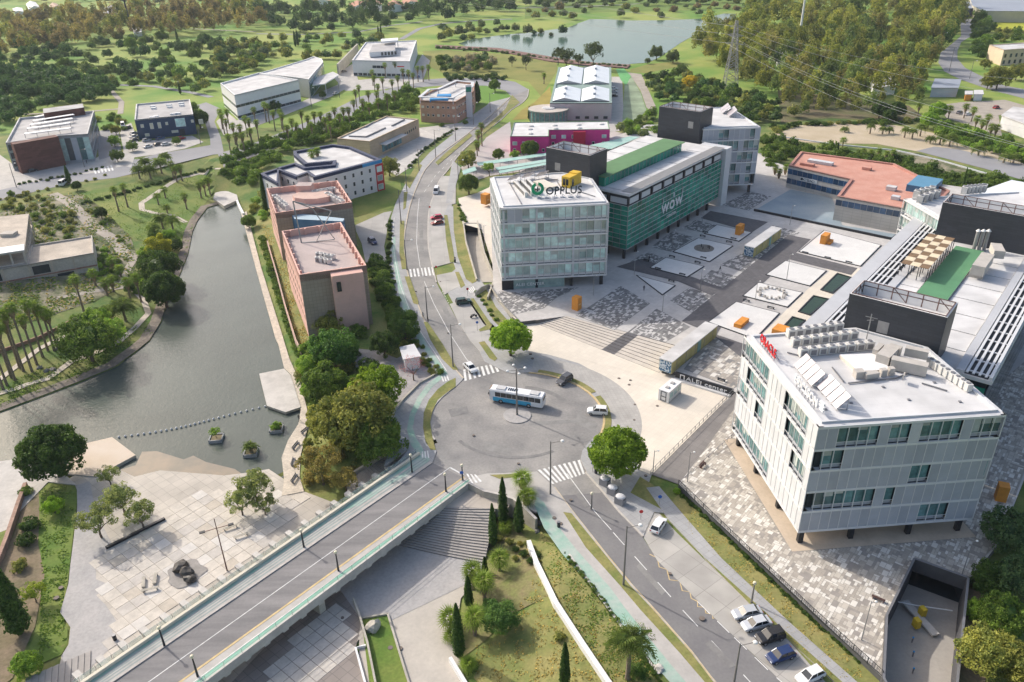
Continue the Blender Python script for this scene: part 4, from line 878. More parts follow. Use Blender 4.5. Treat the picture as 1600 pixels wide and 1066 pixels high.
# ruined concrete frames at the left
RUIN=mat('raw_concrete',(0.42,0.385,0.34),0.95,0.15,0.25,fine=0.12,col2=(0.50,0.46,0.41));RUINR=mat('ruin_roof',(0.47,0.41,0.34),0.95,0.15,0.2,fine=0.1)
zr0=h1(*G(155,440,-2)[:2])
ru,ruP=simple('unfinished_building','unfinished bare concrete building with open window holes, at the left edge','building',GP([(43,401),(49,383),(144,368),(146,395),(43,413),(-40,428),(-60,410)],4.2),-3.5,4.2,RUIN,RUINR,0.5,0.4)
w_=min(edges(ruP),key=lambda w:w.ny-w.L*0.01)
for w_ in edges(ruP):
 if w_.ny<-0.6:
  k=max(1,round(w_.L/6));bw=w_.L/k
  for i in range(k):
   mb=MB();w_.box(mb,i*bw-0.2,i*bw+0.3,-3.5,4.0,-0.1,0.25,RUINR);mb.build('pilaster',ru)
   for j in range(2):
    if(i+j)%3==1:w_.piece('opening',ru,i*bw+0.8,(i+1)*bw-0.6,-3.0+j*3.6,-0.4+j*3.6,-0.4,0.05,INTER)
  mb=MB();w_.box(mb,0,w_.L,0.0,0.35,-0.1,0.3,mat('rust_stain_edge',(0.30,0.17,0.13),0.9,0.3,1));mb.build('ledge',ru)
r2=empty('unfinished_building',(*G(10,380,7),-3),'taller open concrete frame of an unfinished building with a part-white roof, at the left edge','building')
P=ccw(GP([(-60,345),(45,334),(38,392),(-60,406)],8));MB().prism(P,7.6,8.0,RUIN,RUINR,True).build('roof',r2);MB().prism(P,3.9,4.3,RUIN,RUINR,True).build('floor',r2)
mb=MB();mb.prism(GP([(-60,396),(38,382),(38,391),(-60,406)],8.1),8.02,8.2,WHITEP);mb.build('white_roof_strip',r2)
for w_ in edges(P):
 k=max(2,int(w_.L/4))
 for i in range(k):q=w_.p(w_.L*(i+.02)/k,-0.4);piece('column',(q[0],q[1],2.2),(0.45,0.45,11),RUIN,r2,w_.rz)
g=G(15,368,8);piece('roof_upstand',(g[0],g[1],8.5),(4,3,1.0),RUIN,r2)
# top right: arched house, sheds, big warehouses; top left farm sheds
ah,ahP=simple('arched_house','cream house with arched windows at the top right','house',GP([(1546,70),(1569,78),(1612,75),(1606,66)],9.5),0,9.5,mat('cream_render',(0.62,0.50,0.36),0.85,0.06,0.3),ROOFL,0.5,0.5)
for w_ in edges(ahP):
 if w_.ny<-0.1:
  k=max(2,int(w_.L/4))
  for i in range(k):
   for zz in(0.8,4.6):w_.window(ah,w_.L*(i+.5)/k-0.9,w_.L*(i+.5)/k+0.9,zz,zz+2.4,mat('cream_trim',(0.55,0.42,0.30),0.8,0.05,1),GLASSB)
def shed(label,px,zr,wall,roof,cat='shed',ridge=0.0):
 P=ccw(GP(px,zr));c=center(P);r=empty('shed',(*c,0),label,cat);MB().prism(P,0,zr-0.3,wall).build('wall',r)
 Q=inset(P,-0.4);mb=MB()
 if ridge and len(Q)==4:
  L0=math.dist(Q[0],Q[1]);L1=math.dist(Q[1],Q[2])
  if L0<L1:Q=Q[1:]+Q[:1]
  a,b=lerp(Q[1],Q[2],.5),lerp(Q[0],Q[3],.5);z=zr-0.28
  mb.face([(*Q[0],z),(*Q[1],z),(*a,z+ridge),(*b,z+ridge)],roof);mb.face([(*Q[2],z),(*Q[3],z),(*b,z+ridge),(*a,z+ridge)],roof);mb.face([(*Q[1],z),(*Q[2],z),(*a,z+ridge)],wall);mb.face([(*Q[3],z),(*Q[0],z),(*b,z+ridge)],wall)
 else:mb.prism(Q,zr-0.3,zr,roof)
 mb.build('roof',r);return r
shed('huge grey-roofed warehouse at the top right corner',[(1513,-12),(1520,8),(1536,17),(1660,18),(1660,-30),(1560,-30)],9,mat('cream_wall2',(0.50,0.47,0.38),0.85,0.1,0.1),mat('blue_grey_roof',(0.30,0.33,0.38),0.6,0.06,0.05),'warehouse')
shed('dark blue shed beside the huge warehouse at the top right',[(1499,3),(1519,3),(1519,13),(1500,13)],7,mat('dark_blue_wall',(0.08,0.10,0.15),0.7,0.1,0.2),mat('blue_grey_roof',None),'shed')
shed('pale grey flat-roofed shed at the right edge',[(1566,180),(1584,167),(1680,180),(1660,215)],6,mat('white_wall3',(0.6,0.6,0.6),0.85,0.06,0.2),ROOFL,'shed')
shed('pale blue shed among the eucalyptus trees at the right',[(1456,137),(1462,123),(1501,124),(1497,137)],5,mat('pale_blue_wall',(0.45,0.50,0.56),0.8,0.05,0.2),mat('blue_grey_roof',None))
shed('small orange-fronted kiosk at the right',[(1509,142),(1519,142),(1519,147),(1509,147)],3.5,ORANGE,ROOFL,'kiosk')
shed('white box kiosk beside the orange one at the right',[(1523,141),(1535,141),(1536,147),(1523,147)],3.5,WHITEP,MEMB,'kiosk')
GHW=mat('white_sheet',(0.62,0.63,0.64),0.6,0.05,0.1)
shed('white ridged farm shed at the top left corner',[(41,6),(55,3),(62,11),(45,14)],5,GHW,GHW,'farm shed',2.5)
shed('small cream farmhouse at the top left',[(77,8),(88,5),(95,11),(80,14)],5,CRW,mat('tile_roof_tan',(0.42,0.30,0.22),0.9,0.1,0.2),'farmhouse',2)
shed('low white farm shed at the top left, left of the ridged one',[(20,13),(34,12),(36,18),(22,18)],3,GHW,GHW,'farm shed',1)
shed('long grey ridged barn behind the brown trees at the top left',[(150,20),(172,8),(194,14),(180,28)],5,GHW,mat('blue_grey_roof',None),'barn',2.5)
shed('tiny white hut beside the mast on the left hillside',[(207,44),(220,43),(221,50),(209,51)],3.5,WHITEP,GHW,'hut')
TILR=mat('red_tile_roof',(0.42,0.22,0.15),0.9,0.12,0.2)
for lab,px,z in(('white farmhouse with a tiled roof at the top centre',[(545,6),(570,2),(576,8),(550,12)],5),('white village house at the top centre, left of two',[(571,0),(590,-3),(596,6),(574,9)],7),('white village house with a red roof at the top centre',[(605,5),(624,2),(628,8),(608,11)],6),('pale long farm shed at the top centre-left',[(486,-4),(512,-6),(515,1),(489,3)],5),('pale village house at the far top, right of the two white ones',[(628,1),(650,-2),(653,4),(631,7)],5)):
 shed(lab,px,z,WHITEP,TILR,'house',2.5)
shed('white building half hidden by the eucalyptus wood, below the white mast',[(1212,80),(1272,78),(1276,86),(1216,90)],6,WHITEP,ROOFL,'building')
shed('tiny white building among the trees, right of the white mast',[(1362,122),(1395,118),(1400,132),(1366,138)],5,WHITEP,ROOFL,'building')
shed('square cream garden kiosk with a pale flat roof beside the avenue',[(627,543),(645,539),(655,556),(632,560)],3.4,WHITEP,MEMB,'kiosk')
shed('large white shed roof with ridges behind the black tower at the right edge',[(1530,300),(1582,282),(1680,300),(1660,330)],9,WHITEP,GABW,'shed')
# ================================================================ RAISED PLAZA
GRAN=tiled('granite_paving',(0.50,0.48,0.46),(0.42,0.40,0.39),1.0,50.6,0.06,0.02,stain=0.1)
DGRAN=tiled('dark_granite_paving',(0.125,0.12,0.125),(0.095,0.09,0.095),0.8,50.6,0.1,0.02,stain=0.1)
PWHITE=mat('white_gravel_bed',(0.66,0.65,0.63),0.9,0.05,0.3,fine=0.05)
slab('plaza',[(771,452),(790,480),(812,503),(887,494),(1057,540),(1034,577),(1066,583),(1146,611),(1157,620),(1150,640),(1060,757),(1377,1057),(1380,1066),(1384,967),(1427,879),(1512,909),(1560,850),(1620,700),(1740,560),(1740,420),(1560,300),(1300,265),(1236,262),(1200,250),(1120,195),(1010,195),(930,225),(855,250),(765,290)],ZP,GRAN,mat('plaza_wall',(0.10,0.10,0.10),0.8,0.1,0.6),1.25)
def poly_clip_cells(name,polys,z,cell,mats,weights,seed,avoid=(),label=None):
 rng=random.Random(seed);mb=MB();vs=[];fs=[];ms=[]
 for poly in polys:
  q=[(p[0]*UU[0]+p[1]*UU[1],p[0]*VV[0]+p[1]*VV[1])for p in poly];a=np.array(q);u0,v0=a.min(0);u1,v1=a.max(0)
  nu,nv_=int((u1-u0)/cell)+1,int((v1-v0)/cell)+1
  cu=u0+(np.arange(nu)+.5)*cell;cv=v0+(np.arange(nv_)+.5)*cell;C=np.array([(x,y)for x in cu for y in cv]);ok=(sdist(C,q)<-cell*.3).reshape(nu,nv_)
  for av in avoid:
   qa=[(p[0]*UU[0]+p[1]*UU[1],p[0]*VV[0]+p[1]*VV[1])for p in av];ok&=(sdist(C,qa)>cell*.3).reshape(nu,nv_)
  for i in range(nu):
   for j in range(nv_):
    if not ok[i,j]:continue
    w_,h_=rng.choice([(1,1),(2,1),(1,2),(3,1),(1,3),(2,2),(2,1),(3,2)])
    while w_>1 and not(i+w_<=nu and ok[i:i+w_,j].all()):w_-=1
    while h_>1 and not(j+h_<=nv_ and ok[i:i+w_,j:j+h_].all()):h_-=1
    ok[i:i+w_,j:j+h_]=False;g=0.03;ua,ub,va,vb=u0+i*cell+g,u0+(i+w_)*cell-g,v0+j*cell+g,v0+(j+h_)*cell-g
    zz=z+rng.uniform(0,0.012);k=len(vs);vs+=[(*uv(ua,va),zz),(*uv(ua,vb),zz),(*uv(ub,vb),zz),(*uv(ub,va),zz)];fs.append((k+3,k+2,k+1,k)if False else(k,k+1,k+2,k+3));ms.append(rng.choices(range(len(mats)),weights)[0])
 me=bpy.data.meshes.new(name);me.from_pydata(vs,[],fs)
 for m in mats:me.materials.append(m)
 me.polygons.foreach_set('material_index',ms);me.update();me.validate()
 bm=bmesh.new();bm.from_mesh(me);bmesh.ops.recalc_face_normals(bm,faces=bm.faces)
 for f in bm.faces:
  if f.normal.z<0:f.normal_flip()
 bm.to_mesh(me);bm.free()
 o=bpy.data.objects.new(name,me);COL.objects.link(o);return tag(o,kind='stuff',label=label)
S4=[mat('stone_beige',(0.50,0.46,0.40),0.9,0.08,1),mat('stone_taupe',(0.38,0.345,0.30),0.9,0.08,1),mat('stone_brown_grey',(0.30,0.275,0.25),0.9,0.08,1),mat('stone_white',(0.66,0.63,0.575),0.9,0.06,1)]
C4=[mat('stone_cool_grey',(0.235,0.23,0.225),0.9,0.08,1),mat('stone_cool_dark',(0.165,0.16,0.16),0.9,0.08,1),mat('stone_pale',(0.56,0.54,0.52),0.9,0.06,1)]
BASEG=mat('paving_bed',(0.30,0.28,0.25),0.9,0.1,0.5)
mos=[(1062,757),(1377,1056),(1384,965),(1425,877),(1430,872),(1512,903),(1560,845),(1615,700),(1700,590),(1700,480),(1560,600),(1300,650),(1180,600),(1157,625)]
flat('paving_bed',mos,ZP+0.006,BASEG)
foot=inset(ericP,-0.9)
poly_clip_cells('mosaic_paving',[GP(mos,ZP)],ZP+0.015,0.44,S4,[36,28,14,22],3,avoid=[foot],label='beige and grey mosaic paving round the nearest office block')
MB().sheet(foot,ZP+0.02,mat('tan_paving',(0.52,0.43,0.33),0.9,0.08,0.4,fine=0.04)).build('office_undercroft_floor',kind='structure')
patches=[[(800,457),(905,449),(870,465),(850,482),(800,492),(776,466),(780,455)],[(970,447),(1016,474.5),(960,516),(899,493)],[(1026,482.5),(1079,511),(1040,535),(980,519.5)],[(1077,449.5),(1117,462),(1082,489.5),(1047,469.5)],[(1112,422),(1157,433),(1132,451),(1091,439.5)],[(1167,392),(1205,385),(1200,410),(1167,427),(1125,414)],[(1010,393),(1037,403),(1015,417),(985,409)],[(1050,362),(1086,371),(1050,394),(1017,386)],[(1087,344),(1119,352),(1097,363),(1065,357)],[(1170,299),(1205,307),(1170,329),(1127,321)],[(1207,352),(1250,363),(1222,384),(1190,380)],[(1068,577),(1112,520),(1165,541),(1153,604),(1146,607)]]
for p_ in patches:flat('paving_bed',p_,ZP+0.02,MATS['stone_cool_grey'])
poly_clip_cells('mosaic_paving',[GP(p_,ZP)for p_ in patches[:-1]],ZP+0.035,0.42,C4,[40,26,34],5,label='dark and pale mosaic paving patches on the plaza')
poly_clip_cells('mosaic_paving',[GP(patches[-1],ZP)],ZP+0.035,0.6,S4+C4[:1],[22,28,30,18,12],6,label='mosaic paving beside the yellow container')
for p_ in([(1065,502),(1232,367),(1267,374),(1108,520)],[(963,417),(1003,404),(1132,451),(1112,462),(1060,440)],[(1110,329.5),(1200,347),(1175,363),(1095,341)],[(1240,394),(1340,419),(1330,430),(1232,405)],[(1108,520),(1150,470),(1120,523),(1185,545),(1160,560),(1112,522)]):flat('dark_paving_band',p_,ZP+0.05,DGRAN)
BEDS=[[(1091,371.5),(1146,384),(1109,409),(1051,393)],[(1040,402),(1101,416),(1074,433),(1015,418)],[(994,429.5),(1056,446),(1035,461)],[(1120,351),(1175,363),(1155,377),(1100,364.5)],[(1287.5,359.5),(1377.5,383),(1345,416),(1247.5,393)],[(1227,407),(1292,423),(1266,447),(1196,429)],[(1185,441),(1255,457),(1231,480),(1160,462)],[(1150,471),(1219,489),(1180,530),(1106,503)]]
for b_ in BEDS:
 P=ccw(GP(b_,ZP+0.2));mb=MB();mb.prism(P,ZP,ZP+0.12,DARKM);parapet(mb,P,ZP,ZP+0.22,0.25,DARKM);mb.sheet(inset(P,0.24),ZP+0.2,PWHITE);mb.build('white_bed',kind='structure')
GWAT=water_mat('green_pool_water',(0.03,0.055,0.03),0.1,0.1,2.0)
for i,b_ in enumerate(([(1309,427),(1329,433),(1300,457),(1284,452)],[(1272,462),(1294,467),(1265,491),(1249,486)],[(1239,495),(1257,500),(1240,515),(1225,510)])):
 P=ccw(GP(b_,ZP+0.3));mb=MB();mb.sheet(P,ZP+0.15,GWAT);parapet(mb,inset(P,-0.3),ZP,ZP+0.3,0.35,DARKM);mb.build('pool',kind='structure')
flat('cream_plaza_paving',[(1255,398),(1345,420),(1400,372),(1410,380),(1250,530),(1180,535),(1225,488),(1262,452),(1296,424)],ZP+0.03,CREAM)
# blue sunken court by the institute
BCOURT=mat('blue_grey_court',(0.21,0.28,0.33),0.7,0.12,0.06,col2=(0.33,0.38,0.41),fine=0.05)
slab('institute_court',[(1180,328),(1235,296),(1300,309),(1316,352),(1400,366),(1390,374),(1300,352)],ZP+0.12,BCOURT,DARKM,0.6)
kerb_line('institute_kerb',[uv(257,-102.5),uv(256.3,-57)],ZP+0.7,0.6,DARKM,ZP)
# broad steps up to the plaza
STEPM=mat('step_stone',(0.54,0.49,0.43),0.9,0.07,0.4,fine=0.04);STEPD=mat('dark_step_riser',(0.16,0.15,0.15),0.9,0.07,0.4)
st=empty('plaza_steps',(*G(950,550,0.2),0.15),'broad flight of eight pale steps from the cream forecourt up to the plaza','steps')
bl_,br_=G(838,506,0.15),G(1030,583,0.15);tl_,tr_=G(887,494,1.2),G(1058,541,1.2);ns=8
for i in range(ns):
 a,b=lerp(bl_,tl_,i/ns),lerp(br_,tr_,i/ns);c_,d_=lerp(bl_,tl_,(i+1.0)/ns),lerp(br_,tr_,(i+1.0)/ns);mb=MB()
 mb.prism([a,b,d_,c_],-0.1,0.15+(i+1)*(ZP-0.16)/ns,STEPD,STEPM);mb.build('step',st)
 dk=lerp(a,b,0.56),lerp(a,b,0.66),lerp(c_,d_,0.66),lerp(c_,d_,0.56);mb=MB();z=0.15+(i+1)*(ZP-0.16)/ns+0.01;mb.sheet(list(dk),z,DGRAN);mb.build('dark_tread',st)
wv=MB();P=[G(800,500,0.2),G(838,506,0.15),tl_,G(812,503,1.2)];wv.prism(P,-0.1,ZP-0.006,STEPD,CREAM);wv.build('plaza_flank',kind='structure')
# sign wall on the forecourt edge (white letters on dark paving face)
sw=[uv(143.6,-70.6),uv(144.4,-57.3)]
mb=MB();w_=Wall(sw[0],sw[1]);w_=w_ if w_.ny<0 else Wall(sw[1],sw[0]);w_.box(mb,0,w_.L,0.1,1.9,-0.5,0,DARKM);SIGNW=w_
signwall=mb.build('sign_wall',label='low black wall with a row of white letters along the plaza edge',cat='wall',origin=(*sw[0],0))
mb=MB();w_.box(mb,0,w_.L,0.15,0.6,0.003,0.8,BAND);mb.build('planter_ledge',signwall)
# ramp path
rp=MB();a,b,c_,d_=uv(110.1,-57.1),uv(134,-56.8),uv(134,-49.8),uv(110.6,-51.5)
DPAV=tiled('dark_ramp_paving',(0.22,0.205,0.195),(0.17,0.16,0.15),1.2,50.6,0.06,0.02,stain=0.1)
rp.face([(*a,.17),(*b,ZP+.01),(*c_,ZP+.01),(*d_,.17)][::-1],DPAV);rp.face([(*b,ZP+.012),(*uv(146,-56.6),ZP+.012),(*uv(146,-50),ZP+.012),(*c_,ZP+.012)][::-1],DPAV)
for p,q in((a,b),(d_,c_)):rp.face([(*p,-.1),(*q,-.1),(*q,ZP),(*p,.17)],STONEW)
o=rp.build('entrance_ramp',kind='structure')
bm=bmesh.new();bm.from_mesh(o.data);bmesh.ops.recalc_face_normals(bm,faces=bm.faces);[f.normal_flip()for f in bm.faces if f.normal.z<-0.5];bm.to_mesh(o.data);bm.free()
def fence(label,pts,z,h=1.1,step=2.0,m=None,rails=(1.0,0.15),name='fence',picket=None):
 m=m or GREYM;Z=z if isinstance(z,list)else[z]*len(pts);r=empty(name,(*pts[0],Z[0]),label,'fence')
 for i in range(len(pts)-1):
  a,b=pts[i],pts[i+1];L_=math.dist(a,b);k=max(1,int(L_/step))
  for rr in rails:mb=MB();mb.bar((*a,Z[i]+h*rr),(*b,Z[i+1]+h*rr),0.07,m);mb.build('rail',r)
  if picket:
   mb=MB()
   for j in range(int(L_/picket)):t=j*picket/L_;q=lerp(a,b,t);zz=Z[i]+(Z[i+1]-Z[i])*t;mb.bar((*q,zz+.1),(*q,zz+h),0.035,m)
   mb.build('picket_row',r,kind='stuff')
  for j in range(k+(1 if i==len(pts)-2 else 0)):
   t=j/k;q=lerp(a,b,t);zz=Z[i]+(Z[i+1]-Z[i])*t;piece('post',(*q,zz+h/2),(0.09,0.09,h),m,r)
 return r
fence('grey railing along the left side of the entrance ramp',[uv(110.1,-57.3),uv(134,-57),uv(144.5,-57)],[0.15,ZP,ZP],1.0,1.6,GREYM)
fence('grey railing along the right side of the entrance ramp',[uv(111.5,-51.3),uv(132,-49.6)],[0.2,ZP],1.0,1.6,GREYM)
fence('dark picket fence along the pavement edge of the mosaic plaza',[G(1060,758,ZP),G(1155,850,ZP),G(1270,960,ZP),G(1378,1058,ZP)],ZP,1.2,2.2,DARKM,picket=0.4)
# ---- underground garage ramp (right)
RAMPF=mat('garage_ramp_floor',(0.38,0.35,0.31),0.9,0.08,0.2,fine=0.05)
gq=GP([(1384,967),(1427,879),(1511,909),(1494,1066)],ZP);dr_=(gq[3][0]-gq[2][0],gq[3][1]-gq[2][1])
a0,b0,c0,d0=gq[1],gq[2],gq[3],GP([(1379,1066)],ZP)[0]
c1=(c0[0]+(c0[0]-b0[0])*.9,c0[1]+(c0[1]-b0[1])*.9);d1=(d0[0]+1,d0[1]-26)
mb=MB();mb.face([(*d1,-0.6),(*c1,-0.6),(*c0,-2.0),(*d0,-2.0)],RAMPF);mb.face([(*d0,-2.0),(*c0,-2.0),(*b0,-3.4),(*a0,-3.4),(*gq[0],-2.9)],RAMPF);mb.build('garage_ramp',kind='structure')
DW=mat('ramp_dark_wall',(0.07,0.07,0.075),0.8,0.1,0.5)
def vwall(name,label,pts,z0,z1,t,m,cat='wall',top=None,kind=None):
 mb=MB();A=offset(pts,t/2);B=offset(pts,-t/2);Z1=z1 if isinstance(z1,list)else[z1]*len(pts);Z0=z0 if isinstance(z0,list)else[z0]*len(pts)
 for i in range(len(pts)-1):
  a,b,c,d=A[i],A[i+1],B[i+1],B[i];mb.face([(*d,Z1[i]),(*c,Z1[i+1]),(*b,Z1[i+1]),(*a,Z1[i])],top or m);mb.face([(*a,Z0[i]),(*a,Z1[i]),(*b,Z1[i+1]),(*b,Z0[i+1])],m);mb.face([(*d,Z1[i]),(*d,Z0[i]),(*c,Z0[i+1]),(*c,Z1[i+1])],m)
 mb.face([(*A[0],Z0[0]),(*B[0],Z0[0]),(*B[0],Z1[0]),(*A[0],Z1[0])],m);mb.face([(*B[-1],Z0[-1]),(*A[-1],Z0[-1]),(*A[-1],Z1[-1]),(*B[-1],Z1[-1])],m)
 return mb.build(name,label=label,cat=cat if kind is None else None,origin=(*pts[0],Z0[0]),kind=kind)
vwall('garage_wall','black retaining wall on the left side of the sunken garage ramp',[d1,d0,gq[0],a0],-4,ZP+0.9,0.35,DW,top=GREYM)
vwall('garage_wall','black retaining wall on the right side of the sunken garage ramp',[b0,c0,c1],-4,ZP+0.9,0.35,DW,top=GREYM)
vwall('garage_portal','black lintel over the garage entrance at the top of the sunken ramp',[a0,b0],-0.4,ZP+0.9,0.4,DW,'portal',top=GREYM)
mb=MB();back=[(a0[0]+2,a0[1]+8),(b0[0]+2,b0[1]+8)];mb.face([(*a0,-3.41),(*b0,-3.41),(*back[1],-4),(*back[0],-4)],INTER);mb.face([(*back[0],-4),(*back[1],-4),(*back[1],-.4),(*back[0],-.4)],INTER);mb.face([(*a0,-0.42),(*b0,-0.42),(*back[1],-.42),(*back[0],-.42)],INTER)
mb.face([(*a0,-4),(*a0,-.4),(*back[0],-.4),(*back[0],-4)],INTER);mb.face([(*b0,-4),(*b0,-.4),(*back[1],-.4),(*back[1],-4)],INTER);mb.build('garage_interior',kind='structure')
_o1=offset([b0,c0,c1],0.1);_o2=offset([b0,c0,c1],3.6);_o0=offset([a0,b0],0.2)
slab('ramp_side_bank',None,0.05,SOIL,DW,0.5,world=_o1+_o2[::-1])
# ---- garage slot behind the kerb (upper left of the ring-logo office)
gs=GP([(724,350),(746,350),(757,400),(773,440),(745,440),(738,415),(728,380)],0)
mb=MB();mb.face([(*gs[4],-0.2),(*gs[3],-0.2),(*gs[2],-1.2),(*gs[5],-0.8)],RAMPF);mb.face([(*gs[5],-.8),(*gs[2],-1.2),(*gs[1],-3),(*gs[0],-3),(*gs[6],-1.8)],RAMPF);mb.build('garage_ramp',kind='structure')
vwall('garage_wall','curved pale wall left of the small garage slot near the avenue',[gs[4],gs[5],gs[6],gs[0]],-4,0.9,0.4,STONEW)
vwall('garage_wall','curved pale wall right of the small garage slot, below the ring-logo office',[gs[1],gs[2],gs[3],G(762,470,0)],-4,1.2,0.4,STONEW)
vwall('garage_portal','black opening at the top of the small garage slot',[gs[0],gs[1]],-3.6,0.3,0.3,DW,'portal')
vwall('retaining_wall','low dark wall from the zebra path up to the plaza corner',GP([(743,458),(752,450),(765,445),(772,455),(790,480),(812,503)],ZP),-0.1,ZP+0.3,0.3,STONEW,top=GREYM)
slab('corner_pavement',[(733,450),(765,444),(776,468),(800,500),(792,514),(764,486),(745,470)],ZK+.04,PAVE)
# ================================================================ BRIDGE
bL=[G(654,711,0),G(135,1066,0)];bR=[G(735,754,0),G(322,1066,0)]
def ext(p,q,k):return(q[0]+(q[0]-p[0])*k,q[1]+(q[1]-p[1])*k)
bL.append(ext(*bL,0.5));bR.append(ext(*bR,0.75));BL0,BL1,BR0,BR1=bL[0],bL[2],bR[0],bR[2]
BSIDE=mat('bridge_concrete',(0.36,0.33,0.29),0.9,0.15,0.3,fine=0.1)
mb=MB();mb.prism([BL0,BL1,BR1,BR0],-1.0,0.0,BSIDE,PAVEW,True)
brg=mb.build('bridge',kind='structure')
kl=[G(675,723,.1),G(175,1066,.1)];kl.append(ext(*kl,.5));kr=[G(725,746,.1),G(282,1066,.1)];kr.append(ext(*kr,.7))
RD=mat('bridge_asphalt',(0.17,0.165,0.165),0.9,0.12,0.5,stretch=(-51,0.12,1.0),fine=0.05,col2=(0.25,0.24,0.235))
flat('bridge_road',None,0.045,RD,world=[kl[0],kl[2],kr[2],kr[0]])
mb=MB();mb.prism([BL0,BL1,kl[2],kl[0]],-.2,0.17,KERB,PAVEW);mb.prism([BR0,BR1,kr[2],kr[0]],-.2,0.17,KERB,PAVEW);mb.build('bridge_pavement',kind='structure')
kerb_line('bridge_kerb',[kl[0],kl[2]],0.2,0.3,KERB);kerb_line('bridge_kerb',[kr[0],kr[2]],0.2,0.35,YELLOW)
def band(t0,t1,A0,A1,B0,B1):return[lerp(A0,B0,t0),lerp(A1,B1,t0),lerp(A1,B1,t1),lerp(A0,B0,t1)]
GRN2=mat('painted_green_stripe',(0.20,0.42,0.32),0.85,0.12,0.4,fine=0.06)
flat('bridge_bike_lane',None,0.19,GREENL,world=band(0.05,0.34,BL0,BL1,kl[0],kl[2]))
for t in(0.44,0.60,0.78):flat('bridge_drain_line',None,0.192,mat('grey_green_line',(0.28,0.33,0.31),0.8,0.1,0.6),world=band(t,t+0.07,BL0,BL1,kl[0],kl[2]))
flat('bridge_bike_lane',None,0.19,GRN2,world=band(0.10,0.42,BR0,BR1,kr[0],kr[2]));flat('lane_line',None,0.2,WHITE,world=band(0.42,0.47,BR0,BR1,kr[0],kr[2]))
cl=[G(704,730,.05),G(232,1066,.05)];cl.append(ext(*cl,.5));line_marks('lane_line',None,0.14,0.07,w=[cl[0],cl[2]])
line_marks('stop_line',[(704,731),(724,742)],0.35,0.07)
# left parapet with coping and glass, right parapet
lp=empty('bridge_parapet',(*BL0,0),'cream coping wall with glass panels along the left side of the bridge','parapet')
w_=Wall(BL1,BL0);w_=w_ if w_.nx<0 else Wall(BL0,BL1);mb=MB();w_.box(mb,0,w_.L,-1.0,0.75,-0.45,0.05,mat('cream_coping',(0.62,0.57,0.46),0.85,0.06,0.4));mb.build('coping',lp)
GP_=mat('clear_rail_glass',(0.42,0.55,0.52),0.1,0.1,0.5);_b=GP_.node_tree.nodes['Principled BSDF'];_b.inputs['Transmission Weight'].default_value=0.0;_b.inputs['Alpha'].default_value=0.3
for i in range(int(w_.L/2.4)):
 w_.piece('glass_panel',lp,i*2.4+.05,i*2.4+2.3,0.0,1.1,0.62,0.66,GP_);q=w_.p(i*2.4,0.66);piece('post',(q[0],q[1],0.4),(0.07,0.07,1.6),STEEL,lp,w_.rz)
mb=MB();w_.box(mb,0,w_.L,-0.5,-0.3,0.05,0.75,BSIDE);mb.build('ledge',lp)
rpn=empty('bridge_parapet',(*BR0,0),'low concrete edge with a steel handrail along the right side of the bridge','parapet')
w2_=Wall(BR0,BR1);w2_=w2_ if w2_.nx>0 else Wall(BR1,BR0);mb=MB();w2_.box(mb,0,w2_.L,-1.3,0.3,-0.25,0.12,CONC);mb.build('edge_beam',rpn)
for i in range(int(w2_.L/3)):q=w2_.p(i*3,-0.05);piece('post',(q[0],q[1],0.8),(0.05,0.05,1.0),STEEL,rpn,w2_.rz)
for zz in(0.75,1.28):mb=MB();w2_.box(mb,0,w2_.L,zz,zz+.05,-0.08,-0.02,STEEL);mb.build('rail',rpn)
# cross beams under the deck, piers, abutments
beams=empty('bridge_support',(*BR0,ZL),'concrete cross beams and piers carrying the bridge over the lower walk','bridge support')
for i in range(int(w2_.L/3.4)):
 q=w2_.p(i*3.4+1,-8.75);piece('cross_beam',(q[0],q[1],-1.35),(1.0,17.6,0.7),CONC,beams,w2_.rz)
for t in(0.36,0.72):
 q=lerp(BR0,BR1,t);p2=lerp(BL0,BL1,t);wq=Wall(q,p2);mb=MB();wq.box(mb,0.6,wq.L-0.6,ZL-.3,-1.7,-0.6,0.6,STONEW);mb.build('pier',beams)
def zw(px,py,z):return G(px,py,z)
vwall('abutment_wall','beige curved wall between the bridge end and the right-hand steps',[lerp(BR0,BR1,0.005),G(757,768,0.15),G(780,773,0.15),G(802,780,0.15),G(818,792,.15),G(838,812,0.15)],-4.4,[0.35]*6,0.5,STONEW,top=CONC)
vwall('abutment_wall','concrete wall under the roundabout end of the bridge',[G(655,713,0),G(735,755,0)],-4.6,-0.02,0.6,STONEW)
# right-hand amphitheatre steps
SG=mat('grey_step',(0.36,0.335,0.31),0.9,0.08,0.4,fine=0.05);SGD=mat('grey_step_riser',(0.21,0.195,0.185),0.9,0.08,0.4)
am=empty('curved_steps',(*G(710,830,-3),ZL),'wide curved flight of grey steps going down to the underpass, right of the bridge','steps')
def arc(l,m,r,z,n=8):
 a,b,c=G(*l,z),G(*m,z),G(*r,z);return[tuple((1-t)**2*a[k]+2*t*(1-t)*(2*b[k]-(a[k]+c[k])/2)+t*t*c[k]for k in(0,1))for t in np.linspace(0,1,n)]
nst=19
for i in range(nst):
 def row(i):
  t=i/nst;z=ZL+0.1+t*3.1;return arc((590+75*t,842-52*t),(665+40*t,862-70*t),(757+18*t,880-88*t),z),z
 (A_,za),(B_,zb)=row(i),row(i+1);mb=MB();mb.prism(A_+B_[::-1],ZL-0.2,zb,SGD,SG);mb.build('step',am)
slab('upper_landing',[(650,788),(700,758),(757,766),(802,779),(790,800),(776,795),(705,792)],-1.12,mat('cream_landing',(0.47,0.42,0.36),0.9,0.08,0.3),STONEW,2)
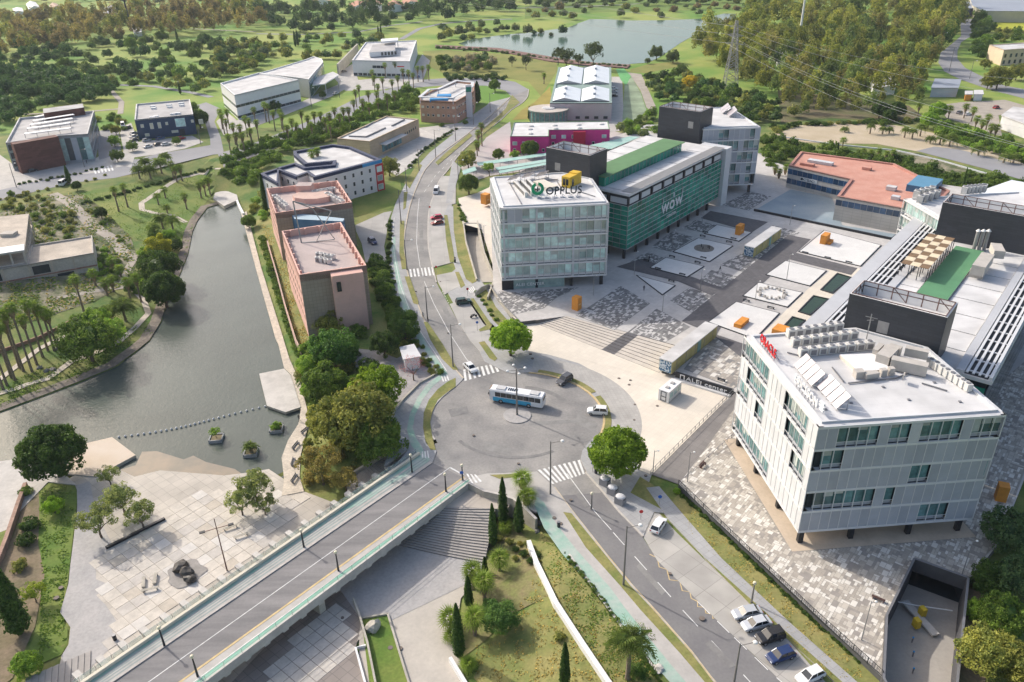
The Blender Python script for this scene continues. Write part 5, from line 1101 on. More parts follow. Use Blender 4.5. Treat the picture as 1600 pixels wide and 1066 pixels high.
def flight(label,name,top,bot,z1,z0,n,base,m=None,md=None):
 r=empty(name,(*G(*bot[0],z0),z0),label,'steps');T=[G(*p,z1)for p in top];B=[G(*p,z0)for p in bot]
 for i in range(n):
  a,b=lerp(B[0],T[0],i/n),lerp(B[1],T[1],i/n);c,d=lerp(B[0],T[0],(i+1)/n),lerp(B[1],T[1],(i+1)/n)
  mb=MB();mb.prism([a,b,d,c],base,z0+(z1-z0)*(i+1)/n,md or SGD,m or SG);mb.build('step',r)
 return r
flight('upper flight of grey steps beside the bridge end, next to the big bushy trees','stair_flight',[(608,690),(632,682)],[(611,709),(641,703)],0.14,-1.1,7,-3)
flight('long lower flight of grey steps running down along the left of the bridge','stair_flight',[(612,708),(641,703)],[(540,752),(545,795)],-1.1,ZL+0.15,20,-5)
flight('dark-lined steps at the bottom left corner, beside the bridge','stair_flight',[(40,1060),(35,1110)],[(142,1017),(140,1070)],ZL+1.2,ZL+0.1,10,ZL-1)
flight('steps from the west road down to the head of the pond','stair_flight',[(338,243),(356,240)],[(343,290),(364,288)],-0.2,-3.6,14,-5,CONC)
slab('pond_head_landing',[(340,290),(366,288),(372,312),(350,322),(333,310)],-3.7,CONC,STONEW,1.5)
vwall('pond_wall','white wall at the top right corner of the pond',GP([(364,296),(372,318),(380,334)],-3.9),-5.2,-3.7,0.8,WHITEP)
vwall('planting_wall','low beige wall between the bushy trees and the long steps',[G(535,749,-3.9),G(575,726,-2.4),G(608,706,-0.7)],[-5,-4,-2],[-3.6,-2.0,-0.4],0.5,STONEW)
vwall('planting_wall','low beige wall between the garden and the roundabout pavement',GP([(615,690),(612,660),(616,645),(630,626),(655,601),(684,585)],0),-1,0.55,0.4,STONEW)
vwall('bank_wall','long white sloping retaining wall on the grassy bank right of the palms',[(x,y)for x,y,z in[GT(*q)for q in((826,852),(838,885),(868,948),(908,1010),(948,1070),(990,1130))]],[GT(*q)[2]-.5 for q in((826,852),(838,885),(868,948),(908,1010),(948,1070),(990,1130))],[GT(*q)[2]+1.15 for q in((826,852),(838,885),(868,948),(908,1010),(948,1070),(990,1130))],0.75,WHITEP)
vwall('bank_wall','short white wall at the bottom edge, beside the cream underpass paving',[GT(704,1036)[:2],GT(728,1075)[:2],GT(745,1110)[:2]],-5,-3.3,0.5,WHITEP)
vwall('river_retaining_wall','long low pink-beige wall between the hedge and the lawn of the pink block',[G(q[0],q[1],-2.2)for q in((418,378),(424,400),(433,430),(446,480),(462,532),(470,548))],-4.5,-1.8,0.35,mat('pinkish_wall',(0.45,0.33,0.28),0.9,0.1,0.5))
# garden strip in the underpass
flat('garden_strip',[(565,968),(606,961),(640,1066),(660,1130),(590,1130),(577,1066)],ZL+0.12,GRASSG)
kerb_line('garden_kerb',GP([(606,961),(630,1040),(655,1120)],ZL),ZL+0.4,0.3,STONEW,ZL);kerb_line('garden_kerb',GP([(565,968),(606,961)],ZL),ZL+0.4,0.3,STONEW,ZL)
vwall('garden_wall','thin pale wall on the left of the underpass garden strip',GP([(553,940),(562,965),(575,1010),(588,1075),(600,1130)],ZL),ZL,ZL+1.0,0.3,STONEW)
vwall('garden_wall','white corner kerb left of the underpass garden strip',GP([(572,1011),(556,1015),(571,1070),(585,1130)],ZL),ZL,ZL+0.5,0.3,WHITEP)
flat('underpass_dark_paving',[(330,1100),(420,1005),(500,940),(548,915),(566,965),(555,1016),(580,1100)],ZL+0.025,tiled('brown_slabs',(0.27,0.235,0.21),(0.18,0.16,0.145),1.6,50,0.1,0.04,stain=0.15))
# loose pale slabs of the lower plaza, each its own piece
lpz=bpy.data.objects['lower_plaza'];SLM=[mat('slab_pale',(0.55,0.505,0.44),0.9,0.1,0.6,fine=0.05),mat('slab_tan',(0.48,0.43,0.36),0.9,0.1,0.6,fine=0.05),mat('slab_grey',(0.49,0.455,0.41),0.9,0.1,0.6,fine=0.05),mat('slab_light',(0.58,0.55,0.505),0.9,0.07,0.6,fine=0.04)]
zone=GP([(150,880),(250,800),(330,765),(440,770),(480,775),(440,830),(130,1045),(185,985),(165,945)],ZL);a_=R(50-0);ca,sa=math.cos(a_),math.sin(a_);cnt=0;rr=random.Random(5)
A2=np.array(zone);cc=A2.mean(0)
cands=[]
for i in range(-30,30):
 for j in range(-30,30):
  x,y=cc[0]+(i*ca-j*sa)*2.35,cc[1]+(i*sa+j*ca)*2.35
  if inside(zone,x,y):cands.append((x,y))
cands.sort(key=lambda p:math.hypot(*p));
for x,y in cands[:290]:piece('paving_slab',(x,y,ZL+rr.uniform(0.0,0.03)),(2.27,2.27,0.1),rr.choices(SLM,[62,8,20,10])[0],lpz,a_)
us=GP([(488,968),(520,940),(560,985),(548,1012),(480,1080),(440,1090),(400,1075)],ZL+.05)
for i in range(-12,12):
 for j in range(-12,12):
  x,y=us[0][0]+(i*ca-j*sa)*1.95,us[0][1]-8+(i*sa+j*ca)*1.95
  if inside(us,x,y):piece('paving_slab',(x,y,ZL+0.02+rr.uniform(0,0.02)),(1.85,1.85,0.1),rr.choice([SLM[2],SLM[0],SLM[2]]),lpz,a_)
# ================================================================ PARK SIDE, DRAPED
drape('scrub_ground',[(0,332),(85,306),(130,304),(165,330),(205,372),(215,405),(205,440),(150,470),(60,500),(0,520),(-60,520),(-60,340)],SCRUB,0.06)
drape('park_lawn',[(125,302),(200,287),(335,262),(338,290),(310,330),(298,355),(290,385),(215,375),(170,345),(140,320)],GRASSG,0.06)
def ribbon(name,px,wd,m,off=0.1):
 P=resample([GT(a,b)[:2]for a,b in px],2.0);A=offset(P,wd/2);B=offset(P,-wd/2);ZA,ZB=H(A)+off,H(B)+off;mb=MB()
 for i in range(len(P)-1):mb.face([(*B[i],ZB[i]),(*B[i+1],ZB[i+1]),(*A[i+1],ZA[i+1]),(*A[i],ZA[i])],m)
 return mb.build(name,kind='structure')
PATHM=MATS['path_stone']
ribbon('park_path',[(345,264),(310,272),(278,280),(262,290),(240,305),(221,318),(222,328),(240,333),(270,337),(290,348)],2.0,PATHM,0.13)
ribbon('park_path',[(-20,620),(0,615),(25,608),(50,599),(75,592),(95,578),(112,565),(140,556),(185,536),(212,512),(232,490),(225,470),(205,450)],1.6,PATHM,0.13)
ribbon('park_path',[(-20,605),(0,593),(32,568),(62,545),(82,535),(120,520)],1.5,PATHM,0.13)
ribbon('dirt_track',[(82,303),(105,315),(120,327),(140,350),(175,372),(195,397),(212,402)],4.0,DIRT,0.11)
ribbon('dirt_track',[(87,467),(150,455),(190,450),(200,420),(212,402)],2.2,DIRT,0.11)
bank=[GT(*q)[:2]for q in((60,619),(118,597),(178,573),(214,546),(232,531),(249,504),(267,451),(279,428),(291,397),(298,362),(306,340),(322,321),(345,314))]
BANKM=mat('bank_stone',(0.23,0.195,0.155),0.95,0.2,0.5,fine=0.2)
_wb=WATER[-18:]+WATER[:1]
_bo=offset(_wb,1.5);_bo=_bo if sdist([_bo[8]],WATER)[0]>0 else offset(_wb,-1.5)
drape('stone_bank',None,BANKM,0.16,1.5,world=[(x,y)for x,y in offset(_bo,1.3)]+[(x,y)for x,y in offset(_bo,-1.3)][::-1])
vwall('park_wall','rusty brown wall between the palms and the park path at the left',[GT(*q)[:2]for q in((-20,558),(0,552),(62,530),(120,500))],-6,[GT(*q)[2]+0.9 for q in((-20,558),(0,552),(62,530),(120,500))],0.4,mat('brown_wall',(0.25,0.15,0.11),0.9,0.15,0.5))
vwall('garden_boundary_wall','reddish stone wall running out of the picture at the lower left',[GT(*q)[:2]for q in((-10,905),(12,850),(32,790),(42,762))],-5,[GT(*q)[2]+1.3 for q in((-10,905),(12,850),(32,790),(42,762))],0.7,mat('reddish_stone',(0.32,0.21,0.16),0.95,0.2,0.6,fine=0.15))
drape('garden_lawn',[(60,755),(75,753),(117,758),(122,772),(119,800),(113,850),(106,912),(100,940),(94,957),(106,985),(106,1007),(96,1024),(60,1040),(30,1050),(60,980),(70,900),(60,850),(62,800)],GRASSG,0.12,2.0)
drape('garden_soil',[(45,760),(62,760),(62,850),(70,900),(55,980),(20,1060),(-30,1100),(-30,900),(20,840)],SOIL,0.1,2.0)
drape('bank_soil',[(775,800),(800,815),(830,850),(850,900),(860,930),(800,960),(760,1000),(720,1030),(712,985),(735,935),(752,895),(765,850)],mat('dry_bank',(0.20,0.165,0.085),0.95,0.2,0.35,col2=(0.16,0.18,0.055),fine=0.2),0.09,2.0)
drape('bank_lawn',[(845,830),(880,870),(930,930),(985,1000),(1040,1070),(1000,1120),(800,1120),(740,1060),(770,1000),(850,935),(835,880)],VERGE,0.1,2.2)
ribbon('bank_kerb',[(865,838),(880,858),(905,890),(945,945),(985,1000),(1030,1055)],0.4,CONC,0.3)
drape('river_lawn',[(424,380),(436,365),(445,372),(462,440),(480,520),(490,545),(466,548),(448,480),(434,420)],VERGE,0.1,2.0)
drape('dry_lawn',[(395,345),(415,335),(430,350),(436,380),(424,400),(410,400),(400,375)],VERGE,0.12,2.0)
# ================================================================ STREET-LEVEL YARDS AND 
Zg=0.05
flat('museum_forecourt',[(-40,262),(0,242),(33,266),(100,256),(150,247),(168,236),(190,238),(200,258),(150,270),(90,277),(0,297),(-60,310)],Zg,PAVEW)
flat('museum_side_yard',[(150,205),(185,200),(190,240),(155,250)],Zg,ASPHF)
flat('navy_car_park',[(186,200),(205,192),(216,222),(300,212),(318,222),(290,232),(240,242),(210,246),(205,262),(190,258),(193,235)],Zg+.02,PAVEW)
flat('white_hall_yard',[(355,175),(370,188),(420,175),(470,160),(510,140),(545,125),(560,128),(520,150),(440,182),(380,205),(350,212),(338,190)],Zg,PAVEW)
flat('white_office_yard',[(520,120),(550,100),(560,125),(640,118),(660,85),(672,95),(660,128),(600,140),(540,142)],Zg,PAVEW)
flat('stone_office_yard',[(600,262),(580,245),(656,200),(690,196),(700,205),(672,225),(640,262),(620,275)],Zg,CONC)
flat('brick_office_yard',[(655,200),(720,192),(760,165),(780,160),(765,182),(720,205),(690,215)],Zg,PAVEW)
flat('pink_warehouse_yard',[(760,215),(797,190),(800,215),(960,205),(1000,215),(960,235),(860,262),(765,275),(735,285),(720,262),(740,240)],Zg,mat('pinkish_paving',(0.42,0.385,0.37),0.9,0.08,0.15))
flat('warehouse_yard',[(956,120),(972,120),(975,190),(970,205),(950,205)],Zg,PAVEW)
flat('warehouse_lawn',[(835,160),(860,135),(862,160),(835,185),(800,188),(815,172)],Zg,mat('yellow_grass',(0.26,0.22,0.05),0.95,0.15,0.1,fine=0.1))
flat('yellow_meadow',[(660,80),(700,78),(790,85),(870,98),(870,112),(845,150),(826,128),(790,122),(700,118),(672,105)],Zg,mat('yellow_green_grass',(0.16,0.185,0.04),0.95,0.15,0.04,fine=0.12,col2=(0.24,0.23,0.06)))
flat('yellow_meadow',[(985,108),(1015,100),(1060,96),(1068,103),(1010,114),(985,113)],Zg,MATS['yellow_green_grass'])
flat('block_garden',[(552,310),(600,290),(625,280),(628,300),(612,325),(556,338)],Zg,GRASSG)
flat('sandy_lot',[(1210,210),(1250,196),(1310,192),(1400,196),(1480,212),(1560,232),(1660,258),(1660,285),(1560,262),(1480,240),(1440,238),(1370,225),(1300,224),(1240,222)],Zg,SAND)
flat('lot_road',[(1432,236),(1460,229),(1500,234),(1570,252),(1660,272),(1660,300),(1540,264)],Zg+.03,ASPHF)
kerb_line('lot_wall',GP([(1210,213),(1300,226),(1400,236),(1470,252),(1540,272),(1640,300)],0),0.5,0.6,PANELL)
flat('scrub_patch',[(1380,232),(1440,240),(1540,275),(1660,315),(1660,330),(1500,290),(1400,250)],Zg,SCRUB)
flat('east_car_park',[(1462,165),(1500,160),(1570,156),(1620,170),(1560,180),(1566,215),(1530,200),(1480,185)],Zg,DIRT)
flat('wood_floor',[(1215,140),(1300,150),(1420,165),(1440,180),(1420,190),(1300,185),(1220,192)],Zg,mat('leaf_litter',(0.17,0.13,0.08),0.95,0.2,0.08,fine=0.2,col2=(0.10,0.12,0.04)))
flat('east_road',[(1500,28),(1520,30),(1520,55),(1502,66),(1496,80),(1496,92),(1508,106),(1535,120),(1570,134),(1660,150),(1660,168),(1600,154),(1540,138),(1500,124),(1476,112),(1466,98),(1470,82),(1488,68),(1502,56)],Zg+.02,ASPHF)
flat('rape_field',[(1548,31),(1600,32),(1680,33),(1680,52),(1600,52),(1550,46)],Zg,mat('yellow_crop',(0.36,0.38,0.03),0.95,0.1,0.05,fine=0.1))
slab('dam_wall',[(680,70),(780,75),(870,90),(930,98),(985,101),(980,106),(920,102),(860,95.5),(780,80),(680,74)],0.7,mat('red_brown_stone',(0.20,0.12,0.10),0.95,0.25,0.2,fine=0.2),MATS['red_brown_stone'],1.1)
flat('dirt_track',[(980,113),(1002,116),(1012,138),(1024,165),(1026,180),(1010,168),(1001,142),(988,122)],Zg+.02,DIRT)
flat('green_net_bank',[(962,108),(975,107),(986,119),(978,134),(970,125)],Zg+.06,mat('green_netting',(0.12,0.36,0.12),0.8,0.1,0.3))
flat('pale_net_bank',[(976,132),(987,120),(1001,145),(1010,172),(992,192),(972,196)],Zg+.04,mat('pale_netting',(0.25,0.31,0.20),0.9,0.25,0.08,fine=0.2))
for px,wd in(([(-20,127),(60,128),(165,132),(240,135),(300,145),(330,152)],4),([(0,124),(165,132),(190,160),(188,178)],3),([(400,53),(470,54),(560,50),(610,40),(660,34)],4),([(626,62),(655,45),(690,37),(760,31),(800,30)],5),([(0,180),(120,176),(190,170)],3),([(790,13),(900,11),(1000,6)],4),([(1330,48),(1360,62),(1370,72)],4),([(300,45),(400,50)],3),([(1190,240),(1200,270),(1230,290)],5)):
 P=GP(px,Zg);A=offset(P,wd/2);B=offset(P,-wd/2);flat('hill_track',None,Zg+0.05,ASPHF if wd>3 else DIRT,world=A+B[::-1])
for px in([(500,30),(560,22),(640,26),(700,20),(800,8),(700,-2),(560,8)],[(820,30),(900,20),(1100,16),(1200,10),(1400,2),(1200,-10),(900,-5),(820,10)],[(1295,30),(1360,22),(1405,28),(1360,42),(1300,42)]):
 flat('bright_meadow',px,Zg,mat('bright_meadow_grass',(0.085,0.17,0.02),0.95,0.15,0.02,fine=0.1,col2=(0.16,0.22,0.04)))
# ================================================================ PLANTS
def leafmat(name,base,trans=0.38):
 m=bpy.data.materials.new(name);MATS[name]=m;m.use_nodes=True;nt=m.node_tree;L=nt.links.new;b=nt.nodes['Principled BSDF'];out=nt.nodes['Material Output']
 b.inputs['Roughness'].default_value=0.6;b.inputs['Specular IOR Level'].default_value=0.25
 at=_n(nt,'ShaderNodeAttribute');at.attribute_name='var';oi=_n(nt,'ShaderNodeObjectInfo')
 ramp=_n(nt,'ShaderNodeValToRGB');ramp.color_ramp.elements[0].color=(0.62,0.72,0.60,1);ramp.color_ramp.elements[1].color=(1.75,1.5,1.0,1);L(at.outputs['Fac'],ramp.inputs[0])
 m1=_n(nt,'ShaderNodeMix',data_type='RGBA',blend_type='MULTIPLY');m1.inputs[0].default_value=1;L(oi.outputs['Color'],m1.inputs[6]);L(ramp.outputs[0],m1.inputs[7])
 mr=_n(nt,'ShaderNodeMapRange');mr.inputs[3].default_value=0.85;mr.inputs[4].default_value=1.15;L(oi.outputs['Random'],mr.inputs[0])
 m2=_n(nt,'ShaderNodeMix',data_type='RGBA',blend_type='MULTIPLY');m2.inputs[0].default_value=1;L(m1.outputs[2],m2.inputs[6]);L(mr.outputs[0],m2.inputs[7])
 L(m2.outputs[2],b.inputs['Base Color']);t=_n(nt,'ShaderNodeBsdfTranslucent');L(m2.outputs[2],t.inputs[0]);mx=_n(nt,'ShaderNodeMixShader');mx.inputs[0].default_value=trans
 L(b.outputs[0],mx.inputs[1]);L(t.outputs[0],mx.inputs[2]);L(mx.outputs[0],out.inputs[0]);return m
LEAF=leafmat('foliage',None);BARK=mat('bark',(0.13,0.10,0.075),0.95,0.2,3);PALMT=mat('palm_trunk',(0.21,0.165,0.12),0.95,0.2,3);DEADF=mat('dry_palm_skirt',(0.22,0.165,0.10),0.95,0.25,3)
def leafmesh(name,P,Nn,size,var,m=None,aspect=1.6,rng=NR,extra=None):
 n=len(P);t=rng.normal(size=(n,3));t-=(t*Nn).sum(1)[:,None]*Nn;t/=np.linalg.norm(t,axis=1)[:,None]+1e-9;bt=np.cross(Nn,t);s=np.asarray(size).reshape(-1,1)*np.ones((n,1))
 s=s*rng.uniform(0.7,1.3,(n,1));a=t*s*aspect/2;b=bt*s/2;bend=Nn*s*0.25
 V=np.stack([P-a,P-b*1.0+bend,P+a,P+b*1.0+bend],1).reshape(-1,3);F=np.arange(4*n).reshape(n,4);vv=list(var);mi=[0]*n
 me=bpy.data.meshes.new(name);verts=V.tolist();faces=F.tolist()
 if extra:
  ev,ef,evar,em=extra;k=len(verts);verts+=ev;faces+=[tuple(i+k for i in f)for f in ef];vv+=evar;mi+=em
 me.from_pydata(verts,[],faces);me.materials.append(m or LEAF);me.materials.append(BARK)
 at=me.attributes.new('var','FLOAT','FACE');at.data.foreach_set('value',vv);me.polygons.foreach_set('material_index',mi);me.update();return me
def unitv(n,rng):v=rng.normal(size=(n,3));return v/np.linalg.norm(v,axis=1)[:,None]
def crown(name,seed,nclump,nleaf,clr,leaf,shape=(1,1,.8),cz=1.0,low=-0.5,spread=0.72,core=0.62,irregular=0.15):
 rng=np.random.default_rng(seed);C=unitv(nclump*3,rng);C=C[C[:,2]>low][:nclump];r=rng.uniform(spread-irregular,spread+irregular*.6,(len(C),1));C=C*r*np.array(shape)
 P=[];Nn=[];var=[];cv=rng.uniform(0.15,0.85,len(C));cr=clr*rng.uniform(.75,1.25,len(C))
 for c,k,rr_ in zip(C,cv,cr):
  d=unitv(nleaf,rng);out=c/(np.linalg.norm(c)+1e-6);d=d+out*0.55;d/=np.linalg.norm(d,axis=1)[:,None];q=c+d*rr_*rng.uniform(.7,1.05,(nleaf,1))
  P.append(q);nn=d+rng.normal(scale=.45,size=d.shape);Nn.append(nn/np.linalg.norm(nn,axis=1)[:,None]);var+=list(np.clip(k+rng.normal(scale=.16,size=nleaf),0,1))
 P=np.concatenate(P);Nn=np.concatenate(Nn);P[:,2]+=cz;ex=None
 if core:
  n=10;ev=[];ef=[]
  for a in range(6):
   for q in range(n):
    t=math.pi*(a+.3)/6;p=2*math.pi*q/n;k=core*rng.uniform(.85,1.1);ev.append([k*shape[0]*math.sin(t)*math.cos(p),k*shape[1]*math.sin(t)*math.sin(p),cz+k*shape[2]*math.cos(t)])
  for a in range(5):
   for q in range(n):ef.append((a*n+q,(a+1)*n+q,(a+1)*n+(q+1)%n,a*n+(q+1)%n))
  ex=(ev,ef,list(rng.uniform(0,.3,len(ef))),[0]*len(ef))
 return leafmesh(name,P,Nn,leaf,var,rng=rng,extra=ex)
def trunkmesh(h,r,limbs,seed,spread=.5):
 rng=random.Random(seed);mb=MB();mb.tube([(0,0,-.15),(rng.uniform(-.03,.03),rng.uniform(-.03,.03),h*.5),(0,0,h)],[r*1.25,r,r*.7],BARK,7)
 for i in range(limbs):
  a=i*2*math.pi/limbs+rng.uniform(-.4,.4);q=(math.cos(a)*spread,math.sin(a)*spread,h+rng.uniform(.35,.6));mb.tube([(0,0,h*.85),(q[0]*.5,q[1]*.5,h+.22),q],[r*.6,r*.42,r*.15],BARK,5)
 return mb.mesh('trunk')
TREES={}
def proto(key,cm,tm):TREES[key]=(cm,tm)
for i in range(3):
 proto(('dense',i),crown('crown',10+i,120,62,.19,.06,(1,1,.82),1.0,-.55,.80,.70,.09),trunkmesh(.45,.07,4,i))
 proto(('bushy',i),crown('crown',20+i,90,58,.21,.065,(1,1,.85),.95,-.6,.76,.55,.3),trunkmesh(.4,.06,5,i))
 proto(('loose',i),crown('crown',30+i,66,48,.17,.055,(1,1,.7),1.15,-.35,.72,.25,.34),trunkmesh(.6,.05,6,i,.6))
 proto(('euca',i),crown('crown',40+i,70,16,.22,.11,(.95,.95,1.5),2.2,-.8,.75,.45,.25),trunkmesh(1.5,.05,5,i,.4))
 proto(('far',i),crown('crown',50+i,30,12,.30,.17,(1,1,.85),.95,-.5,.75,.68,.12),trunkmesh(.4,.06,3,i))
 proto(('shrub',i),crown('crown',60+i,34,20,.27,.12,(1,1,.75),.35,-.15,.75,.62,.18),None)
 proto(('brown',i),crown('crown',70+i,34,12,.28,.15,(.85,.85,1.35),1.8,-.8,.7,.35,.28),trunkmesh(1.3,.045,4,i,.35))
 proto(('bare',i),crown('crown',80+i,46,10,.22,.045,(1,1,.9),1.15,-.5,.7,0,.3),trunkmesh(.6,.05,7,i,.6))
CNT=[0]
def tree(kind,x,y,z,r,color,label,cat='tree',name='tree',group=None,hs=1.0,split=True):
 CNT[0]+=1;cm,tm=TREES[(kind,CNT[0]%3)];rz=RNG.uniform(0,6.28);jit=RNG.uniform(.85,1.15)*2.0;col=tuple(c*jit for c in color)
 if split and tm is not None:
  e=empty(name,(x,y,z),label,cat,group,rz);e.scale=(r,r,r*hs)
  for nm,me in(('crown',cm),('trunk',tm)):
   o=bpy.data.objects.new(nm,me);COL.objects.link(o);o.parent=e;o.color=(*col,1)
  return e
 o=bpy.data.objects.new(name,cm);COL.objects.link(o);o.location=(x,y,z);o.rotation_euler=(0,0,rz);o.scale=(r,r,r*hs);o.color=(*col,1);return tag(o,label,cat,group)
def joined(name,items,color,label,cat=None,group=None,kind=None):
 V=[];Fc=[];VA=[];k=0;o0=items[0][1]
 for me,loc,sc,rz in items:
  n=len(me.vertices);v=np.empty(n*3);me.vertices.foreach_get('co',v);v=v.reshape(-1,3)*np.array(sc);c,s=math.cos(rz),math.sin(rz);v=np.c_[v[:,0]*c-v[:,1]*s,v[:,0]*s+v[:,1]*c,v[:,2]]+np.array(loc)-np.array(o0)
  m=len(me.polygons);f=np.empty(m*4,int);me.loops.foreach_get('vertex_index',f);a=np.empty(m);me.attributes['var'].data.foreach_get('value',a);V.append(v);Fc.append(f.reshape(-1,4)+k);VA.append(np.clip(a*.7+RNG.uniform(-.15,.4),0,1));k+=n
 me=bpy.data.meshes.new(name);me.from_pydata(np.concatenate(V).tolist(),[],np.concatenate(Fc).tolist());me.materials.append(LEAF);at=me.attributes.new('var','FLOAT','FACE');at.data.foreach_set('value',np.concatenate(VA));me.update()
 o=bpy.data.objects.new(name,me);COL.objects.link(o);o.location=o0;o.color=(*[c_*2.0 for c_ in color],1);return tag(o,label,cat,group,kind)
def spot(cx,cy,rpx,kc):
 z=0.0;r=3.0;g=0.0
 for _ in range(12):
  x,y=G(cx,cy,z);rng_=(x*_F[0]+y*_F[1]+(z-H0)*_F[2]);r=rpx/FPX*rng_;g=h1(x,y);z=z+(g+kc*r-z)*.7
 return x,y,g,r
KC={'dense':1.0,'bushy':.95,'loose':1.15,'euca':2.2,'far':.95,'shrub':.35,'brown':1.8,'bare':1.15}
BR=(0.115,0.19,0.02);MG=(0.068,0.112,0.024);DG=(0.036,0.068,0.017);OG=(0.12,0.135,0.04);OB=(0.15,0.135,0.05);GG=(0.125,0.155,0.065);LG=(0.12,0.20,0.035);PK=(0.30,0.14,0.19);YL=(0.30,0.25,0.03);BL=(0.045,0.08,0.04);RB=(0.135,0.115,0.06)
NEAR=[(798,528,33,'dense',BR,'bright green round tree on the pavement corner above the roundabout'),(965,706,46,'dense',BR,'bright green round tree beside the grey recycling bins'),(80,706,51,'dense',DG,'very dark green domed tree on the bank by the sandy landing platform'),(150,812,34,'loose',GG,'grey-green loose tree at the left end of the long plaza bench'),(187,778,30,'loose',GG,'grey-green loose tree, middle of the group by the plaza lawn'),(217,802,29,'loose',GG,'grey-green loose tree at the right of the group by the plaza lawn'),(168,742,19,'loose',GG,'small grey-green tree nearest the pond, above the plaza group'),(395,757,34,'loose',GG,'grey-green loose tree at the right edge of the lower plaza'),(374,783,27,'loose',GG,'smaller grey-green tree left of the one at the plaza edge'),(412,787,22,'loose',GG,'low grey-green tree nearest the riverside benches'),(560,650,58,'bushy',OG,'huge olive-green bushy tree, centre of the thicket left of the roundabout'),(593,690,42,'bushy',MG,'dark green side tree under the huge bushy tree, above the long steps'),(520,660,42,'bushy',OG,'olive bushy tree at the river side of the thicket'),(590,605,40,'bushy',(0.095,0.15,0.015),'mid-green round tree above the huge bushy one'),(505,598,36,'bushy',MG,'green bushy tree beside the riverside path'),(520,545,38,'bushy',(0.04,0.085,0.022),'dark green tree at the foot of the pink block'),(487,572,22,'bushy',LG,'fresh green tree beside the landing platform'),(515,508,24,'bushy',OG,'olive tree against the pink block wall'),(500,722,38,'loose',OB,'brown-olive thin tree at the lower end of the thicket'),(538,748,26,'loose',OB,'small brown-olive tree beside the lower wall of the long steps'),(645,573,22,'bare',PK,'small tree with pink blossom beside the garden kiosk'),(632,508,26,'bushy',DG,'dark green tree between the pink block and the avenue pavement'),(600,538,24,'bushy',DG,'dark green tree behind the garden kiosk'),(560,520,16,'shrub',MG,'small green bush in the gravel garden'),(250,418,30,'bushy',DG,'dark green tree on the pond bank, upper of two'),(255,452,33,'dense',DG,'dark green tree on the pond bank leaning over the water'),(245,383,20,'bushy',(0.20,0.22,0.03),'yellow-green tree on the pond bank'),(135,530,42,'bushy',MG,'broad green tree by the lower pond bank'),(165,520,28,'bushy',LG,'light green tree beside the broad one on the pond bank'),(150,500,22,'bushy',LG,'yellowish green tree behind the broad bank tree'),(157,332,10,'dense',DG,'small dark tree beside the green fence on the park lawn'),(119,290,8,'dense',DG,'small round tree at the edge of the west road'),(82,790,16,'bushy',BR,'bright green bush on the garden lawn at the left'),(50,925,20,'loose',(0.17,0.23,0.03),'yellow-green young tree on the garden lawn'),(40,1040,24,'bushy',LG,'light green tree at the bottom left corner'),(40,845,16,'shrub',DG,'dark bush on the left garden edge, lower'),(48,820,16,'shrub',DG,'dark bush on the left garden edge, upper'),(30,885,14,'shrub',OG,'olive bush beside the big cypress'),(40,770,12,'shrub',MG,'small bush at the top of the left garden'),(388,346,12,'dense',MG,'small round tree on the right bank by the pond head'),(608,260,17,'bushy',OG,'olive round tree beside the navy-rimmed block'),(732,287,17,'dense',MG,'round green bush at the avenue parking beside the teal canopy'),(731,249,15,'bushy',OG,'olive-yellow round tree beside the short teal carport'),(764,262,12,'loose',LG,'light green tree at the end of the teal carports'),(779,241,10,'dense',MG,'round green bush in the magenta warehouse yard'),(828,232,15,'dense',MG,'larger green tree in front of the magenta warehouse'),(805,242,9,'shrub',LG,'small light bush in front of the magenta warehouse'),(1582,830,42,'bushy',BL,'dark tree at the right edge beside the plaza'),(1548,905,32,'bushy',DG,'dark green tree beside the garage ramp'),(1590,905,38,'bushy',BL,'blue-green tree at the right edge, above the olive ones'),(1530,960,22,'bushy',LG,'fresh green bush beside the garage ramp wall'),(1570,960,36,'bushy',MG,'green tree at the right edge, below the blue-green one'),(1545,1020,46,'bushy',OG,'big olive tree at the bottom right corner'),(1598,1040,48,'bushy',OG,'big olive tree cut by the right edge at the bottom'),(1503,1055,16,'shrub',LG,'low bush at the foot of the ramp wall'),(783,965,30,'bushy',(0.06,0.115,0.035),'grey-green round bush right of the palms'),(765,948,15,'bushy',(0.06,0.115,0.035),'smaller grey-green bush among the palms'),(875,995,10,'shrub',OG,'small dry bush on the grassy bank'),(827,785,10,'shrub',MG,'low bush beside the avenue bike lane'),(1058,768,7,'shrub',BR,'small bright bush at the end of the picket fence'),(575,574,19,'shrub',DG,'flat dark oval shrub in the gravel garden'),(1000,1050,16,'bushy',DG,'dark bush below the big date palm'),(773,147,0,'dense',MG,None),(773,133,10,'dense',MG,'round tree at the bend of the avenue'),(182,243,11,'bushy',MG,'round green street tree at the end of the museum yard'),(178,220,10,'bushy',LG,'yellow-green tree beside the museum'),(180,203,8,'bushy',OG,'ochre-green tree between the museum and the navy office'),(310,185,16,'dense',DG,'dark round tree at the corner of the navy office'),(300,168,10,'bushy',MG,'green tree behind the navy office'),(275,220,7,'bushy',MG,'small street tree in front of the navy office, left'),(206,228,9,'bushy',MG,'small street tree at the navy car park entrance'),(457,148,11,'dense',MG,'round green tree before the white hall'),(504,148,6,'dense',MG,'small clipped bush at the civic centre entrance'),(430,165,9,'bushy',DG,'dark bush in front of the white hall'),(690,196,5,'shrub',MG,'small bush in front of the brick office'),(727,192,5,'shrub',MG,'small bush below the entrance pylon'),(1405,400,0,'far',MG,None)]
for(cx,cy,rp,k,c,lab)in NEAR:
 if not lab:continue
 x,y,g,r=spot(cx,cy,rp,KC[k]);tree(k,x,y,g,r,c,lab,'shrub' if k=='shrub' else 'tree','shrub' if k=='shrub' else 'tree')
